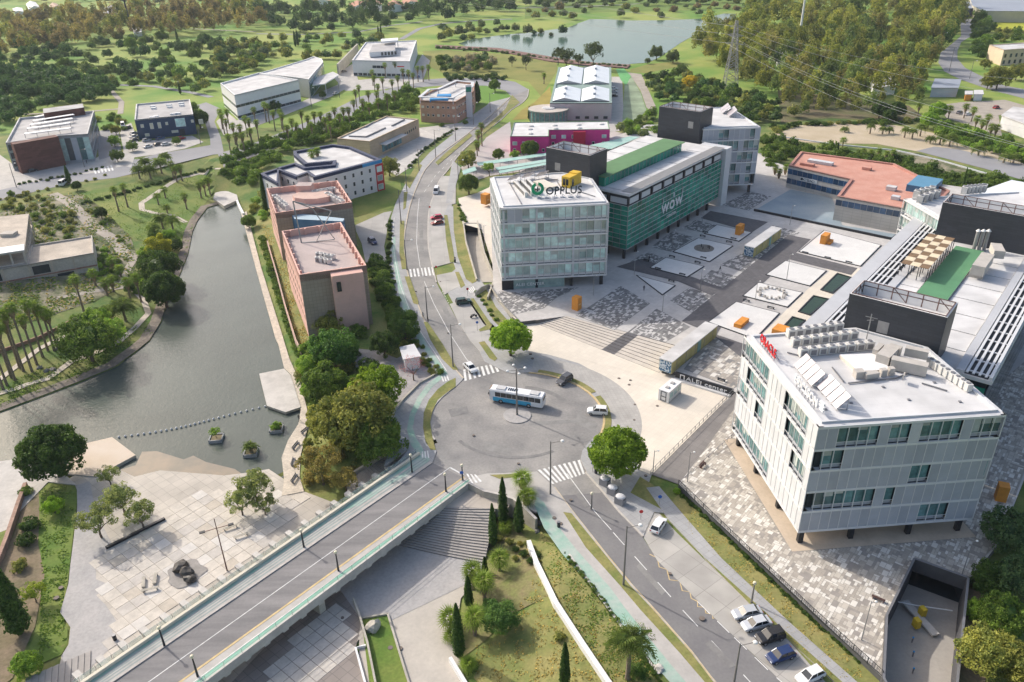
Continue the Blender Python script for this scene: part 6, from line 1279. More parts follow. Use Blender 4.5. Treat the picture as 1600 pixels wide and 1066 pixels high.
def scatter(poly,n,kinds,rr,colors,label,cat='tree',name='tree',group=None,mind=.8,seed=1,split=False,hs=1.0,avoid=None,mass=False):
 rng=random.Random(seed);xs=[p[0]for p in poly];ys=[p[1]for p in poly];out=[];t=0;its=[]
 while len(out)<n and t<n*25:
  t+=1;px,py=rng.uniform(min(xs),max(xs)),rng.uniform(min(ys),max(ys))
  if not inside(poly,px,py):continue
  rp=rng.uniform(*rr)
  if any((px-a)**2+((py-b)*1.6)**2<((rp+c)*mind)**2 for a,b,c in out):continue
  if avoid and any(inside(av,px,py)for av in avoid):continue
  out.append((px,py,rp));k=rng.choice(kinds);x,y=G(px,py+rp*.6,0);g=h1(x,y);x,y=G(px,py+rp*.6,g);rng_=(x*_F[0]+y*_F[1]+(g-H0)*_F[2])
  r=rp/FPX*rng_;lb,gp=label,group
  if n>20 and not mass:sx=('left','middle','right')[min(2,int(3*(px-min(xs))/(max(xs)-min(xs))))];sy='upper' if py<(min(ys)+max(ys))/2 else 'lower';lb=label+', %s %s part'%(sy,sx);gp='%s, %s %s'%(group,sy,sx)
  if mass:its.append((TREES[(k,len(its)%3)][0],(x,y,g),(r,r,r*rng.uniform(.85,1.2)),rng.uniform(0,6)));continue
  tree(k,x,y,g,r,rng.choice(colors),lb,cat,name,gp,hs*rng.uniform(.85,1.2),split)
 if mass:joined(name,its,colors[0],label,kind='stuff')
 return out
wcol=[OG,OB,(0.10,0.11,0.045),(0.13,0.12,0.05)]
scatter([(-20,38),(110,30),(200,24),(300,18),(400,6),(420,40),(330,52),(200,58),(100,76),(-20,92)],190,['brown','brown','euca'],(7,11),[RB,OB,(0.12,0.105,0.05),OG],'brown-green tree of the autumn wood at the top left',group='brown wood at the top left',mind=.45,seed=2,name='woodland_tree')
scatter([(-10,75),(150,60),(240,58),(300,70),(380,60),(420,70),(400,105),(340,120),(250,125),(150,120),(60,105),(-10,118)],95,['far','bushy'],(6,12),[(0.05,0.085,0.035),(0.04,0.08,0.03),MG,(0.08,0.11,0.04)],'dark round tree on the green hillside above the museum',group='round trees on the left hillside',mind=.62,seed=3,name='olive_tree')
scatter([(-10,112),(60,108),(170,125),(175,150),(135,160),(60,165),(20,185),(-10,200)],60,['far','bushy'],(9,15),[(0.04,0.08,0.03),BL,MG,(0.09,0.12,0.04)],'dense belt of dark trees behind the museum',group='tree belt behind the museum',mind=.55,seed=4,name='far_woodland',mass=True)
scatter([(170,120),(250,118),(330,128),(320,145),(240,130),(180,140)],14,['far'],(6,10),[MG,OG],'green tree beside the pale hillside track',group='trees along the hillside track',mind=.8,seed=5)
scatter([(150,185),(188,175),(205,190),(200,205),(160,200)],10,['shrub'],(5,8),[MG,OG],'shrub between the museum and the navy office','shrub','shrub','shrubs behind the museum',.6,6)
scatter([(410,12),(560,14),(720,6),(800,0),(800,20),(700,30),(620,38),(540,48),(440,46),(400,30)],95,['far','euca','brown'],(6,11),[(0.04,0.07,0.03),BL,OG,(0.09,0.10,0.045)],'belt of dark trees across the top centre',group='tree belt at the top centre',mind=.55,seed=7,name='far_woodland',mass=True)
scatter([(690,-8),(1250,-14),(1250,2),(1000,4),(830,8),(700,8)],90,['far'],(5,9),[(0.06,0.09,0.04)],'far belt of trees along the top edge beyond the lake',name='far_woodland',mind=.6,seed=44,mass=True)
scatter([(-20,-10),(400,-14),(400,2),(260,6),(100,0),(-20,2)],60,['far'],(4,8),[(0.07,0.09,0.045)],'far belt of trees along the top left edge',name='far_woodland',mind=.7,seed=45,mass=True)
scatter([(400,58),(470,58),(560,56),(620,60),(540,85),(500,95),(440,90),(400,100)],34,['far'],(5,9),[BL,MG,OG],'dark round tree on the slope behind the civic centre',group='trees behind the civic centre',mind=.7,seed=8)
scatter([(345,62),(420,75),(415,100),(390,110),(345,120),(330,100)],26,['far','bushy'],(6,10),[OG,MG,(0.12,0.13,0.04)],'olive tree on the slope behind the white hall',group='trees behind the white hall',mind=.6,seed=9)
scatter([(680,40),(760,36),(900,50),(890,55),(800,52),(740,60),(690,62)],26,['far','shrub'],(4,9),[BL,(0.07,0.09,0.04),OG],'grey-green shrubby tree on the far lake shore',group='trees on the left lake shore',mind=.7,seed=10)
scatter([(820,8),(1000,6),(1150,0),(1200,8),(1150,16),(1060,24),(960,24),(880,28),(820,26)],34,['far','shrub'],(4,8),[(0.07,0.10,0.045),OG,(0.12,0.10,0.06)],'small grey-green tree beyond the lake',group='trees beyond the lake',mind=.9,seed=11)
scatter([(680,92),(760,88),(772,100),(760,110),(690,112)],26,['far','bushy'],(5,9),[(0.06,0.10,0.045),MG,(0.16,0.15,0.12)],'tree in the grove before the lake dam',group='grove before the lake dam',mind=.6,seed=12)
scatter([(695,116),(790,118),(790,124),(700,123)],16,['shrub'],(4,7),[DG,BL],'dark hedge shrub along the far bend of the avenue','shrub','shrub','hedge at the far bend',.6,13)
for cx,cy,rp,lab in((885,92,15,'tall dark feathery tree left behind the ridged warehouse'),(927,86,18,'tall dark feathery tree by the lake behind the ridged warehouse'),(872,88,12,'narrower dark tree, leftmost behind the ridged warehouse'),(904,94,9,'small dark tree between the two tall ones by the lake'),(822,98,10,'dark tree by the dam, right of the grove'),(800,96,7,'small dark tree by the dam, left of the larger one')):
 x,y,g,r=spot(cx,cy,rp,1.15);tree('loose',x,y,g,r,(0.045,0.065,0.035),lab,hs=1.25)
ewp=[(1085,62),(1150,34),(1200,24),(1300,8),(1400,0),(1470,6),(1492,30),(1484,60),(1462,84),(1455,110),(1450,128),(1440,150),(1380,152),(1300,162),(1250,160),(1200,150),(1160,135),(1120,112),(1090,95)]
scatter(ewp,285,['euca','euca','brown'],(9,15),[OG,(0.13,0.13,0.05),(0.13,0.15,0.035),(0.085,0.12,0.04),(0.15,0.165,0.04)],'tall olive eucalyptus of the large wood',group='eucalyptus wood at the right',mind=.42,seed=14,name='eucalyptus',avoid=[[(1335,25),(1405,22),(1400,36),(1340,40)],[(1452,118),(1505,118),(1505,140),(1452,140)]])
scatter([(1480,10),(1500,20),(1500,45),(1488,60),(1470,80),(1490,40)],14,['euca'],(8,12),[DG,OG],'dark tree along the upper right road',group='trees along the upper right road',mind=.5,seed=15)
scatter([(1520,20),(1546,30),(1548,60),(1540,95),(1522,92),(1520,50)],22,['far','bushy'],(6,11),[DG,MG,LG],'green tree between the upper right road and the arched house',group='trees beside the arched house',mind=.55,seed=16)
scatter([(1548,50),(1600,52),(1620,64),(1560,66)],14,['far'],(5,8),[MG,OG],'tree along the yellow crop field',group='trees along the yellow field',mind=.6,seed=17)
for cx,cy,rp,lab in((1562,120,20,'broad dark olive tree below the arched house'),(1545,128,12,'olive tree left of the broad one below the arched house'),(1590,112,14,'thin brownish tree at the right edge by the arched house'),(1540,100,9,'street tree beside the pavement of the upper right road')):
 x,y,g,r=spot(cx,cy,rp,.95);tree('bushy',x,y,g,r,OG,lab)
scatter([(1010,118),(1060,112),(1110,125),(1160,145),(1215,160),(1220,185),(1180,190),(1110,178),(1060,160),(1020,150)],80,['far','bushy'],(6,11),[(0.04,0.085,0.03),MG,DG,OG,(0.075,0.11,0.04)],'rounded green tree on the slope right of the lake track',group='trees right of the lake track',mind=.55,seed=18)
x,y,g,r=spot(1078,128,12,.95);tree('bushy',x,y,g,r,YL,'yellow-orange bush among the green trees right of the lake')
for cx,cy,rp in((1026,82,12),(1052,88,11),(1012,95,5)):x,y,g,r=spot(cx,cy,rp,.95);tree('bushy',x,y,g,r,(0.06,0.085,0.04),'grey-green tree on the near lake shore',group='trees on the near lake shore')
scatter([(968,195),(1000,180),(1020,178),(1026,212),(985,212),(965,208)],26,['shrub','far'],(5,9),[MG,(0.10,0.13,0.06),LG],'pale green bush between the netted bank and the dark tower','shrub','shrub','bushes below the netted bank',.55,19)
scatter([(1190,215),(1215,222),(1300,234),(1400,245),(1440,262),(1560,280),(1600,290),(1600,300),(1480,290),(1420,282),(1350,268),(1280,245),(1235,240),(1200,262)],170,['shrub','far'],(6,11),[MG,LG,(0.045,0.085,0.03),OG],'thick belt of green bushes behind the red-roofed institute','shrub','bush_belt',None,.5,20,mass=True)
scatter([(1465,190),(1520,203),(1560,218),(1620,232),(1620,262),(1560,240),(1500,222),(1462,208)],70,['shrub','far'],(6,10),[LG,MG,(0.10,0.16,0.03)],'bright green shrub along the sandy lot at the right','shrub','shrub','shrubs along the sandy lot',.5,21)
scatter([(1205,196),(1230,192),(1300,190),(1380,186),(1440,184),(1430,193),(1330,192),(1240,196),(1212,206)],40,['shrub'],(4,8),[MG,OG,DG],'shrub on the upper edge of the sandy lot','shrub','shrub','shrubs above the sandy lot',.6,22)
scatter([(1220,165),(1340,160),(1440,162),(1430,178),(1300,182),(1225,185)],16,['euca','far'],(7,12),[OG,(0.085,0.12,0.04)],'scattered tree standing on the leaf-covered ground below the eucalyptus wood',group='trees below the eucalyptus wood',mind=.9,seed=40)
for cx,cy,rp in((1376,172,14),(1402,172,14),(1390,180,11),(1466,172,14),(1452,188,14)):x,y,g,r=spot(cx,cy,rp,.95);tree('dense',x,y,g,r,DG if cx<1420 else LG,('dark round tree at the foot of the eucalyptus wood' if cx<1420 else 'fresh green round tree between the sandy lot and the car park'),group=('dark trees at the wood edge' if cx<1420 else 'fresh green trees by the car park'))
scatter([(352,250),(395,226),(470,205),(540,182),(600,158),(645,140),(655,150),(650,172),(600,178),(540,205),(520,214),(460,230),(405,262),(398,290),(365,290),(350,275)],150,['shrub','far','bushy'],(6,11),[MG,OG,LG,(0.15,0.14,0.05),DG],'mass of green bushes under the tall palms of the central belt','shrub','bush_belt',None,.5,23,mass=True)
scatter([(404,296),(415,292),(420,335),(405,350),(395,330)],8,['shrub'],(6,9),[LG,OG],'bush at the river side of the farther pink block','shrub','shrub','bushes by the farther pink block',.6,24)
scatter([(590,400),(600,420),(612,455),(625,480),(640,500),(650,520),(640,525),(615,505),(600,470),(582,440),(578,415)],46,['shrub'],(7,12),[DG,MG],'dark green hedge bush between the pink block and the avenue','shrub','hedge_bush','hedge beside the pink block',.45,25)
scatter([(480,530),(500,525),(560,545),(545,575),(560,600),(540,620),(500,640),(480,620),(472,570)],34,['shrub','bushy'],(10,16),[MG,LG,OG,DG],'bush filling the riverside thicket below the pink block','shrub','shrub','bushes of the riverside thicket',.5,26)
scatter([(478,690),(530,690),(560,700),(600,700),(540,745),(510,765),(475,750)],16,['shrub','bushy'],(8,14),[OG,OB,OG],'dry olive bush at the lower edge of the riverside thicket','shrub','shrub','dry bushes under the thicket',.6,27)
scatter([(606,524),(640,520),(668,548),(690,580),(680,586),(650,560),(630,540)],20,['shrub'],(5,8),[MG,OG],'low shrub along the garden edge by the bike lane','shrub','shrub','shrubs along the garden edge',.6,28)
scatter([(218,405),(240,360),(275,365),(282,400),(262,440),(225,470),(200,455),(205,420)],26,['shrub','bushy'],(8,14),[MG,DG,LG],'bush on the wooded pond bank','shrub','shrub','bushes on the pond bank',.5,29)
scatter([(5,300),(60,300),(75,315),(120,335),(115,370),(80,365),(10,330)],46,['shrub'],(4,8),[OG,MG,(0.13,0.14,0.05)],'low wild shrub on the rough ground beside the unfinished building','shrub','shrub','wild shrubs on the rough ground',.8,30)
scatter([(150,375),(185,400),(195,430),(160,445),(148,420)],14,['shrub'],(5,9),[LG,MG],'bright weed bush right of the unfinished building','shrub','shrub','weed bushes by the unfinished building',.7,31)
scatter([(130,318),(160,345),(195,375),(200,385),(165,352),(135,330)],12,['shrub'],(4,6),[OG,MG],'small shrub along the green fence line','shrub','shrub','shrubs along the fence line',.8,32)
scatter([(780,835),(830,850),(850,870),(840,880),(800,870),(775,860)],12,['shrub'],(4,8),[OG,DG,(0.15,0.14,0.04)],'small dry plant on the planted bank above the white wall','shrub','shrub','small plants on the bank',.9,33)
def row(pts,n,rp,cols,label,group,kinds=('shrub',),seed=1,name='hedge_bush',jit=1.5,hs=1.0):
 rng=random.Random(seed);P=resample(pts,1.0);its=[]
 for i in range(n):
  q=P[int(i*(len(P)-1)/max(1,n-1))];x,y,g,r=spot(q[0]+rng.uniform(-jit,jit),q[1]+rng.uniform(-jit,jit),rp*1.15*rng.uniform(.8,1.2),.35);its.append((TREES[(rng.choice(kinds),i%3)][0],(x,y,g),(r,r,r*hs),rng.uniform(0,6)))
 joined('hedge',its,cols[0],label,'hedge')
row([(410,372),(420,410),(432,450),(445,490),(458,530),(466,555)],40,5.5,[MG,DG,OG],'low hedge along the riverside path','riverside hedge',seed=1)
row([(609,345),(609,380),(606,410),(612,440)],14,4.5,[DG,MG],'clipped hedge beside the upper avenue pavement','avenue hedge',seed=2)
row([(130,318),(180,305),(240,288),(330,262)],34,3.2,[DG,BL],'low dark hedge on the park side of the west road','west road hedge',seed=3)
row([(718,322),(724,352),(732,388),(742,430)],26,3.2,[MG,OG],'hedge along the small garage slot','garage hedge',seed=4)
row([(1066,775),(1150,855),(1265,965),(1375,1062)],60,4.0,[DG,MG,BR],'low hedge along the foot of the plaza fence','plaza fence hedge',seed=5)
row([(838,800),(853,822),(878,860),(906,893),(953,954),(984,994),(1030,1065)],46,4.2,[MG,OG,BR],'strip of low plants along the avenue bike lane','bike lane hedge',seed=6,name='hedge_bush')
row([(640,262),(660,235),(690,215),(712,203)],22,3.0,[DG,MG],'hedge in front of the stone office yard','stone office hedge',seed=7)
row([(684,74),(760,79),(840,90),(910,99),(978,104)],36,3.2,[(0.06,0.085,0.04),OG],'ragged shrubs along the reddish lake dam','dam shrubs',seed=12)
row([(745,455),(757,475),(775,500)],7,4,[MG,DG],'row of small bushes below the plaza corner wall','plaza corner bushes',seed=8)
row([(0,312),(60,298),(165,275)],12,3.0,[OG,MG],'ragged bushes south of the west road','west roadside bushes',seed=9)
row([(30,288),(100,276),(160,262)],16,2.6,[DG,BL],'low hedge in front of the museum','museum hedge',seed=10)
# ---- cypresses: foot, top and width in picture pixels
def cypress_mesh(seed):
 rng=np.random.default_rng(seed);n=1500;h=rng.uniform(0,1,n)**.85;a=rng.uniform(0,2*math.pi,n);prof=np.minimum(1,(h+.05)*6)*(1-h**2.2)**.75*(1+.12*np.sin(a*5+h*9));rad=prof*rng.uniform(.72,1.03,n)
 P=np.c_[rad*np.cos(a),rad*np.sin(a),h];Nn=np.c_[np.cos(a),np.sin(a),np.full(n,.35)]+rng.normal(scale=.3,size=(n,3));Nn/=np.linalg.norm(Nn,axis=1)[:,None]
 ev=[];ef=[]
 for j,t in enumerate(np.linspace(0,.97,9)):
  for q in range(8):k=.78*min(1,(t+.05)*6)*(1-t**2.2)**.75;ev.append([k*math.cos(q*math.pi/4),k*math.sin(q*math.pi/4),float(t)])
 for j in range(8):
  for q in range(8):ef.append((j*8+q,j*8+(q+1)%8,j*8+8+(q+1)%8,j*8+8+q))
# leaves are sized in the unit cylinder: long in height after scaling
 return P,Nn,rng,(ev,ef,list(rng.uniform(0,.25,len(ef))),[0]*len(ef))
def cypress(bx,by,tx,ty,wpx,lab,seed=0):
 x,y,z=GT(bx,by);hgt=zat(x,y,ty)-z;rng_=(x*_F[0]+y*_F[1]+(z+hgt/2-H0)*_F[2]);r=wpx/2/FPX*rng_
 P,Nn,rg,ex=cypress_mesh(seed);sc=np.array([r,r,hgt*.97]);P=P*sc+np.array([0,0,hgt*.03]);ev=[[a*r,b*r,c*hgt*.97+hgt*.03]for a,b,c in ex[0]]
 me=leafmesh('crown',P,Nn,max(.22,r*.2),list(np.clip(rg.normal(.45,.2,len(P)),0,1)),rng=rg,extra=(ev,ex[1],ex[2],ex[3]))
 e=empty('cypress',(x,y,z),lab,'cypress');o=bpy.data.objects.new('crown',me);COL.objects.link(o);o.parent=e;o.color=(0.06,0.12,0.03,1)
 mb=MB();mb.tube([(0,0,-.2),(0,0,hgt*.3)],r*.18,BARK,6);t=mb.build('trunk',e,local=True)
 return e
for i,a in enumerate([(787,825,783,746,17,'tall dark cypress left of the pair of palms by the crossing'),(771,853,768,787,14,'slim dark cypress beside the curved steps'),(811,832,812,776,17,'dark cypress under the palms by the crossing'),(758,897,756,871,9,'small cypress behind the middle palms'),(733,948,736,900,14,'dark cypress between the two middle palms'),(718,1028,711,943,20,'tall cypress left of the lowest palm'),(882,1075,884,1004,17,'lone cypress on the bank at the bottom edge'),(34,990,-2,880,40,'huge dark cypress at the left edge'),(417,333,409,270,11,'tall thin cypress left of the farther pink block'),(109,287,103,258,8,'small cypress beside the west road'),(746,161,742,127,12,'cypress beside the peach brick office'),(592,60,590,40,4,'left of a pair of thin cypresses above the white office'),(596,60,594,38,4,'right of a pair of thin cypresses above the white office'),(462,73,459,48,5,'left of a pair of thin cypresses on the slope behind the civic centre'),(466,72,463,46,4,'right of a pair of thin cypresses on the slope behind the civic centre'),(279,71,276,44,5,'thin cypress on the upper left hillside'),(282,147,279,129,4,'thin cypress by the hillside track'),(1307,244,1306,222,5,'thin cypress on the near edge of the sandy lot'),(1503,297,1510,262,4,'thin bare-topped cypress above the roof machines at the right'),(827,187,827,166,5,'small cypress in the yellow lawn beside the rotunda')]):cypress(*a,seed=i)
# ---- palms
def fanmesh():
 mb=MB();n=9
 mb.tube([(0,0,0),(.5,0,.12)],.03,LEAF,4,False)
 for i in range(n):
  a0,a1=-1.5+3.0*i/n,-1.5+3.0*(i+1)/n;am=(a0+a1)/2;c=(.5,0,.12);q0,q1,tip=[(.5+k*math.cos(a),k*math.sin(a),.12-.0+d)for a,k,d in((a0+.05,.34,-.03),(a1-.05,.34,-.03),(am,.95,-.26))]
  mid=(.5+.26*math.cos(am),.26*math.sin(am),.15);mb.face([c,q0,mid],LEAF);mb.face([c,mid,q1],LEAF);mb.face([q0,tip,mid],LEAF);mb.face([mid,tip,q1],LEAF)
 me=mb.mesh('fan');at=me.attributes.new('var','FLOAT','FACE');at.data.foreach_set('value',[RNG.uniform(.3,.8)for _ in me.polygons]);return me
def frondmesh(n=16,L_=1.0):
 mb=MB();pts=[(t*.85,0,.33*math.sin(t*2.6)-.45*t*t)for t in np.linspace(0,1,8)];mb.tube(pts,[.02*(1-.8*i/7)for i in range(8)],LEAF,4,False)
 for i in range(2,n+1):
  t=i/n;j=min(6,int(t*7));f=t*7-j;p=lerp(pts[j],pts[j+1],f);l=.26*math.sin(math.pi*min(1,t*.9+.08))+.04
  for s in(-1,1):mb.face([p,(p[0]+.05,p[1]+s*l*.5,p[2]+.02),(p[0]+l*.55,p[1]+s*l,p[2]-.10),(p[0]+.02,p[1]+s*l*.45,p[2]-.02)],LEAF)
 me=mb.mesh('frond');at=me.attributes.new('var','FLOAT','FACE');at.data.foreach_set('value',[RNG.uniform(.25,.85)for _ in me.polygons]);return me
FAN=fanmesh();FROND=frondmesh()
def headmesh(leaf,n,seed,e0,e1,sc):
 rng=random.Random(seed);src=[v.co.copy()for v in leaf.vertices];fs=[tuple(p.vertices)for p in leaf.polygons];V=[];F=[];var=[]
 for i in range(n):
  M=Matrix.Rotation(i*2.4+rng.uniform(-.3,.3),4,'Z')@Matrix.Rotation(-(e0+(e1-e0)*(i/n)),4,'Y')@Matrix.Scale(sc*rng.uniform(.85,1.1),4);k=len(V);V+=[tuple(M@v)for v in src];F+=[tuple(k+a for a in f)for f in fs];c=rng.uniform(.2,.8);var+=[min(1,max(0,c+rng.uniform(-.15,.15)))for _ in fs]
 me=bpy.data.meshes.new('crown');me.from_pydata(V,[],F);me.materials.append(LEAF);at=me.attributes.new('var','FLOAT','FACE');at.data.foreach_set('value',var);me.update();return me
HF=[headmesh(FAN,24,i,-.7,1.35,1.55)for i in range(3)];HD=[headmesh(FROND,34,i,-.35,1.3,4.2)for i in range(2)]
def skirt(h,r0,r1):mb=MB();mb.tube([(0,0,0),(0,0,h*.5),(0,0,h)],[r0*.5,r0,r1],DEADF,8);return mb.mesh('skirt')
TR={}
def trunkp(h,r):
 k=(round(h,0),r)
 if k not in TR:mb=MB();hh=max(.6,k[0]);mb.tube([(0,0,-.3),(0,0,hh*.25),(0,0,hh*.6),(0,0,hh)],[r*1.35,r,r*.95,r*.9],PALMT,8);TR[k]=mb.mesh('trunk')
 return TR[k],k[0]
SK=skirt(2.4,.75,.45)
def palm(x,y,z,h,kind,label,group=None,near=False,sc=1.0,name=None):
 name=name or('fan_palm' if kind=='fan' else 'date_palm');e=empty(name,(x,y,z),label,'palm',group,RNG.uniform(0,6))
 tm,hh=trunkp(h,.27 if kind=='fan' else.34);col=((0.105,0.16,0.028)if kind=='fan' else(0.085,0.125,0.04));j=RNG.uniform(.85,1.2);col=(*[c*j*1.7 for c in col],1)
 t=bpy.data.objects.new('trunk',tm);COL.objects.link(t);t.parent=e;t.scale=(1,1,max(.6,h)/max(.6,hh))
 if kind=='fan' and h>3.5:s=bpy.data.objects.new('dead_leaf_skirt',SK);COL.objects.link(s);s.parent=e;s.location=(0,0,h-2.5)
 if near:
  n,leaf,k0=(24,FAN,1.75*sc)if kind=='fan' else(44,FROND,4.6*sc)
  for i in range(n):
   f=bpy.data.objects.new('frond',leaf);COL.objects.link(f);f.parent=e;el=(-.55+1.75*i/n)if kind=='fan' else(-.35+1.6*i/n);f.location=(0,0,h);f.rotation_euler=Euler((RNG.uniform(-.2,.2),-el,i*2.4+RNG.uniform(-.25,.25)),'XYZ');f.scale=(k0*RNG.uniform(.85,1.1),)*3;f.color=col
 else:
  c=bpy.data.objects.new('crown',RNG.choice(HF if kind=='fan' else HD));COL.objects.link(c);c.parent=e;c.location=(0,0,h);c.scale=(sc,)*3;c.color=col
 return e
def palm_bc(bx,by,cx,cy,label,group=None,kind='fan',near=False,sc=1.0):
 x,y,z=GT(bx,by);palm(x,y,z,max(.8,zat(x,y,cy)-z),kind,label,group,near,sc)
def palm_c(cx,cy,h,label,group=None,kind='fan',near=False,sc=1.0):
 z=h
 for _ in range(8):x,y=G(cx,cy,z);g=h1(x,y);z=g+h
 palm(x,y,g,h,kind,label,group,near,sc)
for a in((816,748,6,'tallest fan palm of the pair beside the lower crossing'),(823,776,5,'lower fan palm of the pair beside the lower crossing'),(780,874,2.6,'short fan palm on the bank, right of the curved steps'),(738,893,4.0,'fan palm at the left of the middle group on the bank'),(756,910,4.0,'fan palm at the right of the middle group on the bank'),(741,965,3.8,'fan palm right of the tall cypress on the lower bank'),(704,966,2.2,'small fan palm left of the tall cypress'),(706,994,1.2,'tiny fan palm at the edge of the underpass paving'),(731,1038,1.0,'low young palm at the bottom of the bank'),(790,824,1.2,'low young palm under the upper cypress')):palm_c(*a[:4],near=True,sc=1.0 if a[2]>2 else.75)
palm_c(984,1012,6.2,'large date palm with arching fronds at the bottom, beside the bike lane',kind='date',near=True,sc=.95)
LP_='fan palm with a dry skirt in the park left of the pond'
for b in((186,331,177,297),(200,324,195,292),(248,320,246,307),(259,310,257,297),(292,327,290,307),(315,310,310,290),(329,305,327,282),(322,307,318,285),(262,334,254,325),(272,281,267,257),(277,285,274,264),(285,283,281,262)):palm_bc(*b,'fan palm on the lawn at the head of the pond','palms at the head of the pond',sc=.95)
for b in((132,490,112,437),):palm_bc(*b,'lone tall fan palm in front of the unfinished building',near=True,sc=.9)
for b in((150,447,146,427),(178,424,172,407),(190,434,189,420),(168,462,162,442),(178,456,175,437),(221,472,212,434),(205,470,200,440)):palm_bc(*b,'fan palm between the unfinished building and the pond','palms by the unfinished building',sc=.95)
for b in((11,602,10,520),(5,608,2,527),(24,595,22,515),(31,575,30,507),(37,580,37,492),(50,580,45,482),(67,558,57,477),(75,548,70,480),(85,548,75,487),(90,545,84,492),(58,570,54,500),(18,590,-4,512)):palm_bc(*b,'tall fan palm in the row above the lower pond bank','tall palms above the lower pond bank',sc=1.05)
for cx,cy,h,s in((216,268,3,.9),(233,268,3,.95),(250,258,3.5,1),(258,248,3,.9),(226,256,3,.85)):palm_c(cx,cy,h,'bushy date palm between the west road and the park lawn','date palms by the west road','date',sc=s)
for cx,cy,h,s in((252,345,3,1.05),(268,348,3,1.05),(240,358,2.6,.9),(192,485,3.2,1.2),(160,492,2.4,1.0)):palm_c(cx,cy,h,'spreading date palm near the pond bank','date palms on the pond bank','date',near=(cx==192),sc=s*.85)
mid=[(343,175),(354,175),(356,214),(363,197),(374,199),(382,186),(388,190),(400,192),(396,172),(412,164),(417,166),(426,177),(437,175),(440,181),(352,190),(368,212),(378,212),(390,205),(346,182)]
for q in mid:palm_c(q[0],q[1],8.5,'tall fan palm at the crossroads in front of the white hall','palms before the white hall',sc=1.0)
mid=[(470,177),(490,179),(500,179),(514,181),(522,172),(536,172),(544,172),(560,137),(555,144),(566,159),(581,113),(584,122),(597,124),(601,102),(617,100),(629,111),(638,113),(652,107),(660,107),(669,105),(621,122),(612,128),(575,146),(588,146),(480,185),(508,188),(530,182),(552,160),(576,165),(590,158),(604,150),(616,146),(455,190),(645,118),(590,135),(462,196),(448,200),(486,196),(515,195)]
for q in mid:palm_c(q[0],q[1],8.0,'tall fan palm of the long belt between the two avenues','palms of the central belt',sc=1.0)
for a in((752,197,9,'upper fan palm in the row beside the avenue near the magenta warehouse'),(747,208,8,'second fan palm in the row beside the avenue near the magenta warehouse'),(745,226,5,'lower fan palm in the row beside the avenue'),(850,118,5,'small fan palm left of the ridged warehouse'),(585,212,3,'fan palm in front of the stone office'),(1437,165,5,'single fan palm at the edge of the eucalyptus wood')):palm_c(*a[:4])
palm_c(1318,220,3,'fan palm beside the thin cypress on the sandy lot edge')
for cx,cy,h,s in((1361,199,3,.8),(1380,203,2,.7),(1390,204,1.5,.7),(1415,205,3,.8),(1427,207,3,.75),(1440,201,3.5,.9),(1454,219,1.5,.8),(1470,217,2.5,.9),(1485,220,2.5,1.2),(1530,236,2,1.0),(1570,247,2,.9),(1585,247,2,.8)):palm_c(cx,cy,h,'date palm standing on the pale sandy lot','date palms on the sandy lot','date',sc=s*.8)
palm_c(1320,204,.8,'low lone date palm at the left of the sandy lot',kind='date',sc=.6)
for q in((1485,170),(1510,167),(1522,172),(1527,186),(1545,184),(1550,199),(1536,192),(1558,200)):palm_c(q[0],q[1],5.5,'fan palm beside the car park at the right','palms by the right car park',sc=1.1)
for q in((1218,268),(1228,262),(1235,270),(1212,262)):palm_c(q[0],q[1],4,'small palm beside the paved court behind the far office','palms behind the far office',sc=.8)
for q in((1350,236),(1362,238),(1374,236),(1386,240),(1396,238)):palm_c(q[0],q[1],4,'small fan palm in the bush belt behind the institute','palms in the bush belt',sc=.8)
palm_c(487,240,12.5,'fan palm rising from the courtyard of the navy-rimmed block, left',None,sc=1.1);palm_c(495,236,13,'fan palm rising from the courtyard of the navy-rimmed block, right',None,sc=1.0)
# ---- grass tufts, too many to count
def tufts(label,px,n,size,cols,z=None,seed=1,zo=.12):
 rng=np.random.default_rng(seed);rg=random.Random(seed);xs=[p[0]for p in px];ys=[p[1]for p in px];P=[]
 while len(P)<n:
  a,b=rg.uniform(min(xs),max(xs)),rg.uniform(min(ys),max(ys))
  if inside(px,a,b):
   if math.sin(a*.21+seed)+math.sin(b*.27)+math.sin((a+b)*.09)+rg.uniform(-1.2,1.2)<-.2:continue
   x,y,g=GT(a,b)if z is None else(*G(a,b,z),z);P.append((x,y,g+zo))
 P=np.array(P);o0=P[0].copy();Nn=np.c_[rng.normal(scale=.5,size=(n,2)),np.full(n,.8)];Nn/=np.linalg.norm(Nn,axis=1)[:,None]
 me=leafmesh('grass_tufts',P-o0,Nn,size,list(rng.uniform(0,1,n)),rng=rng);o=bpy.data.objects.new('grass_tufts',me);COL.objects.link(o);o.location=o0;o.color=(*cols,1);tag(o,label,kind='stuff')
DRY,GRN=(0.42,0.36,0.15),(0.17,0.27,0.06)
tufts('dry grass tufts on the bank right of the palms',[(780,835),(845,860),(880,870),(985,1000),(1040,1070),(730,1070),(745,1010),(790,1000),(830,900)],1500,.24,DRY,seed=1)
tufts('green grass tufts on the bank lawn',[(845,830),(880,870),(985,1000),(1040,1070),(960,1070),(900,980),(850,880)],1100,.22,GRN,seed=2)
tufts('weeds on the rough ground beside the unfinished building',[(0,332),(85,306),(130,304),(165,330),(205,372),(215,405),(205,440),(150,470),(60,500),(0,520)],3800,.55,GRN,seed=3)
tufts('dry weeds on the rough ground',[(0,312),(85,300),(130,304),(165,330),(205,372),(205,440),(150,470),(60,500),(0,520)],2000,.5,DRY,seed=4)
tufts('grass tufts on the park lawn',[(125,302),(200,287),(335,262),(310,330),(290,385),(215,375),(140,320)],2000,.3,GRN,seed=5)
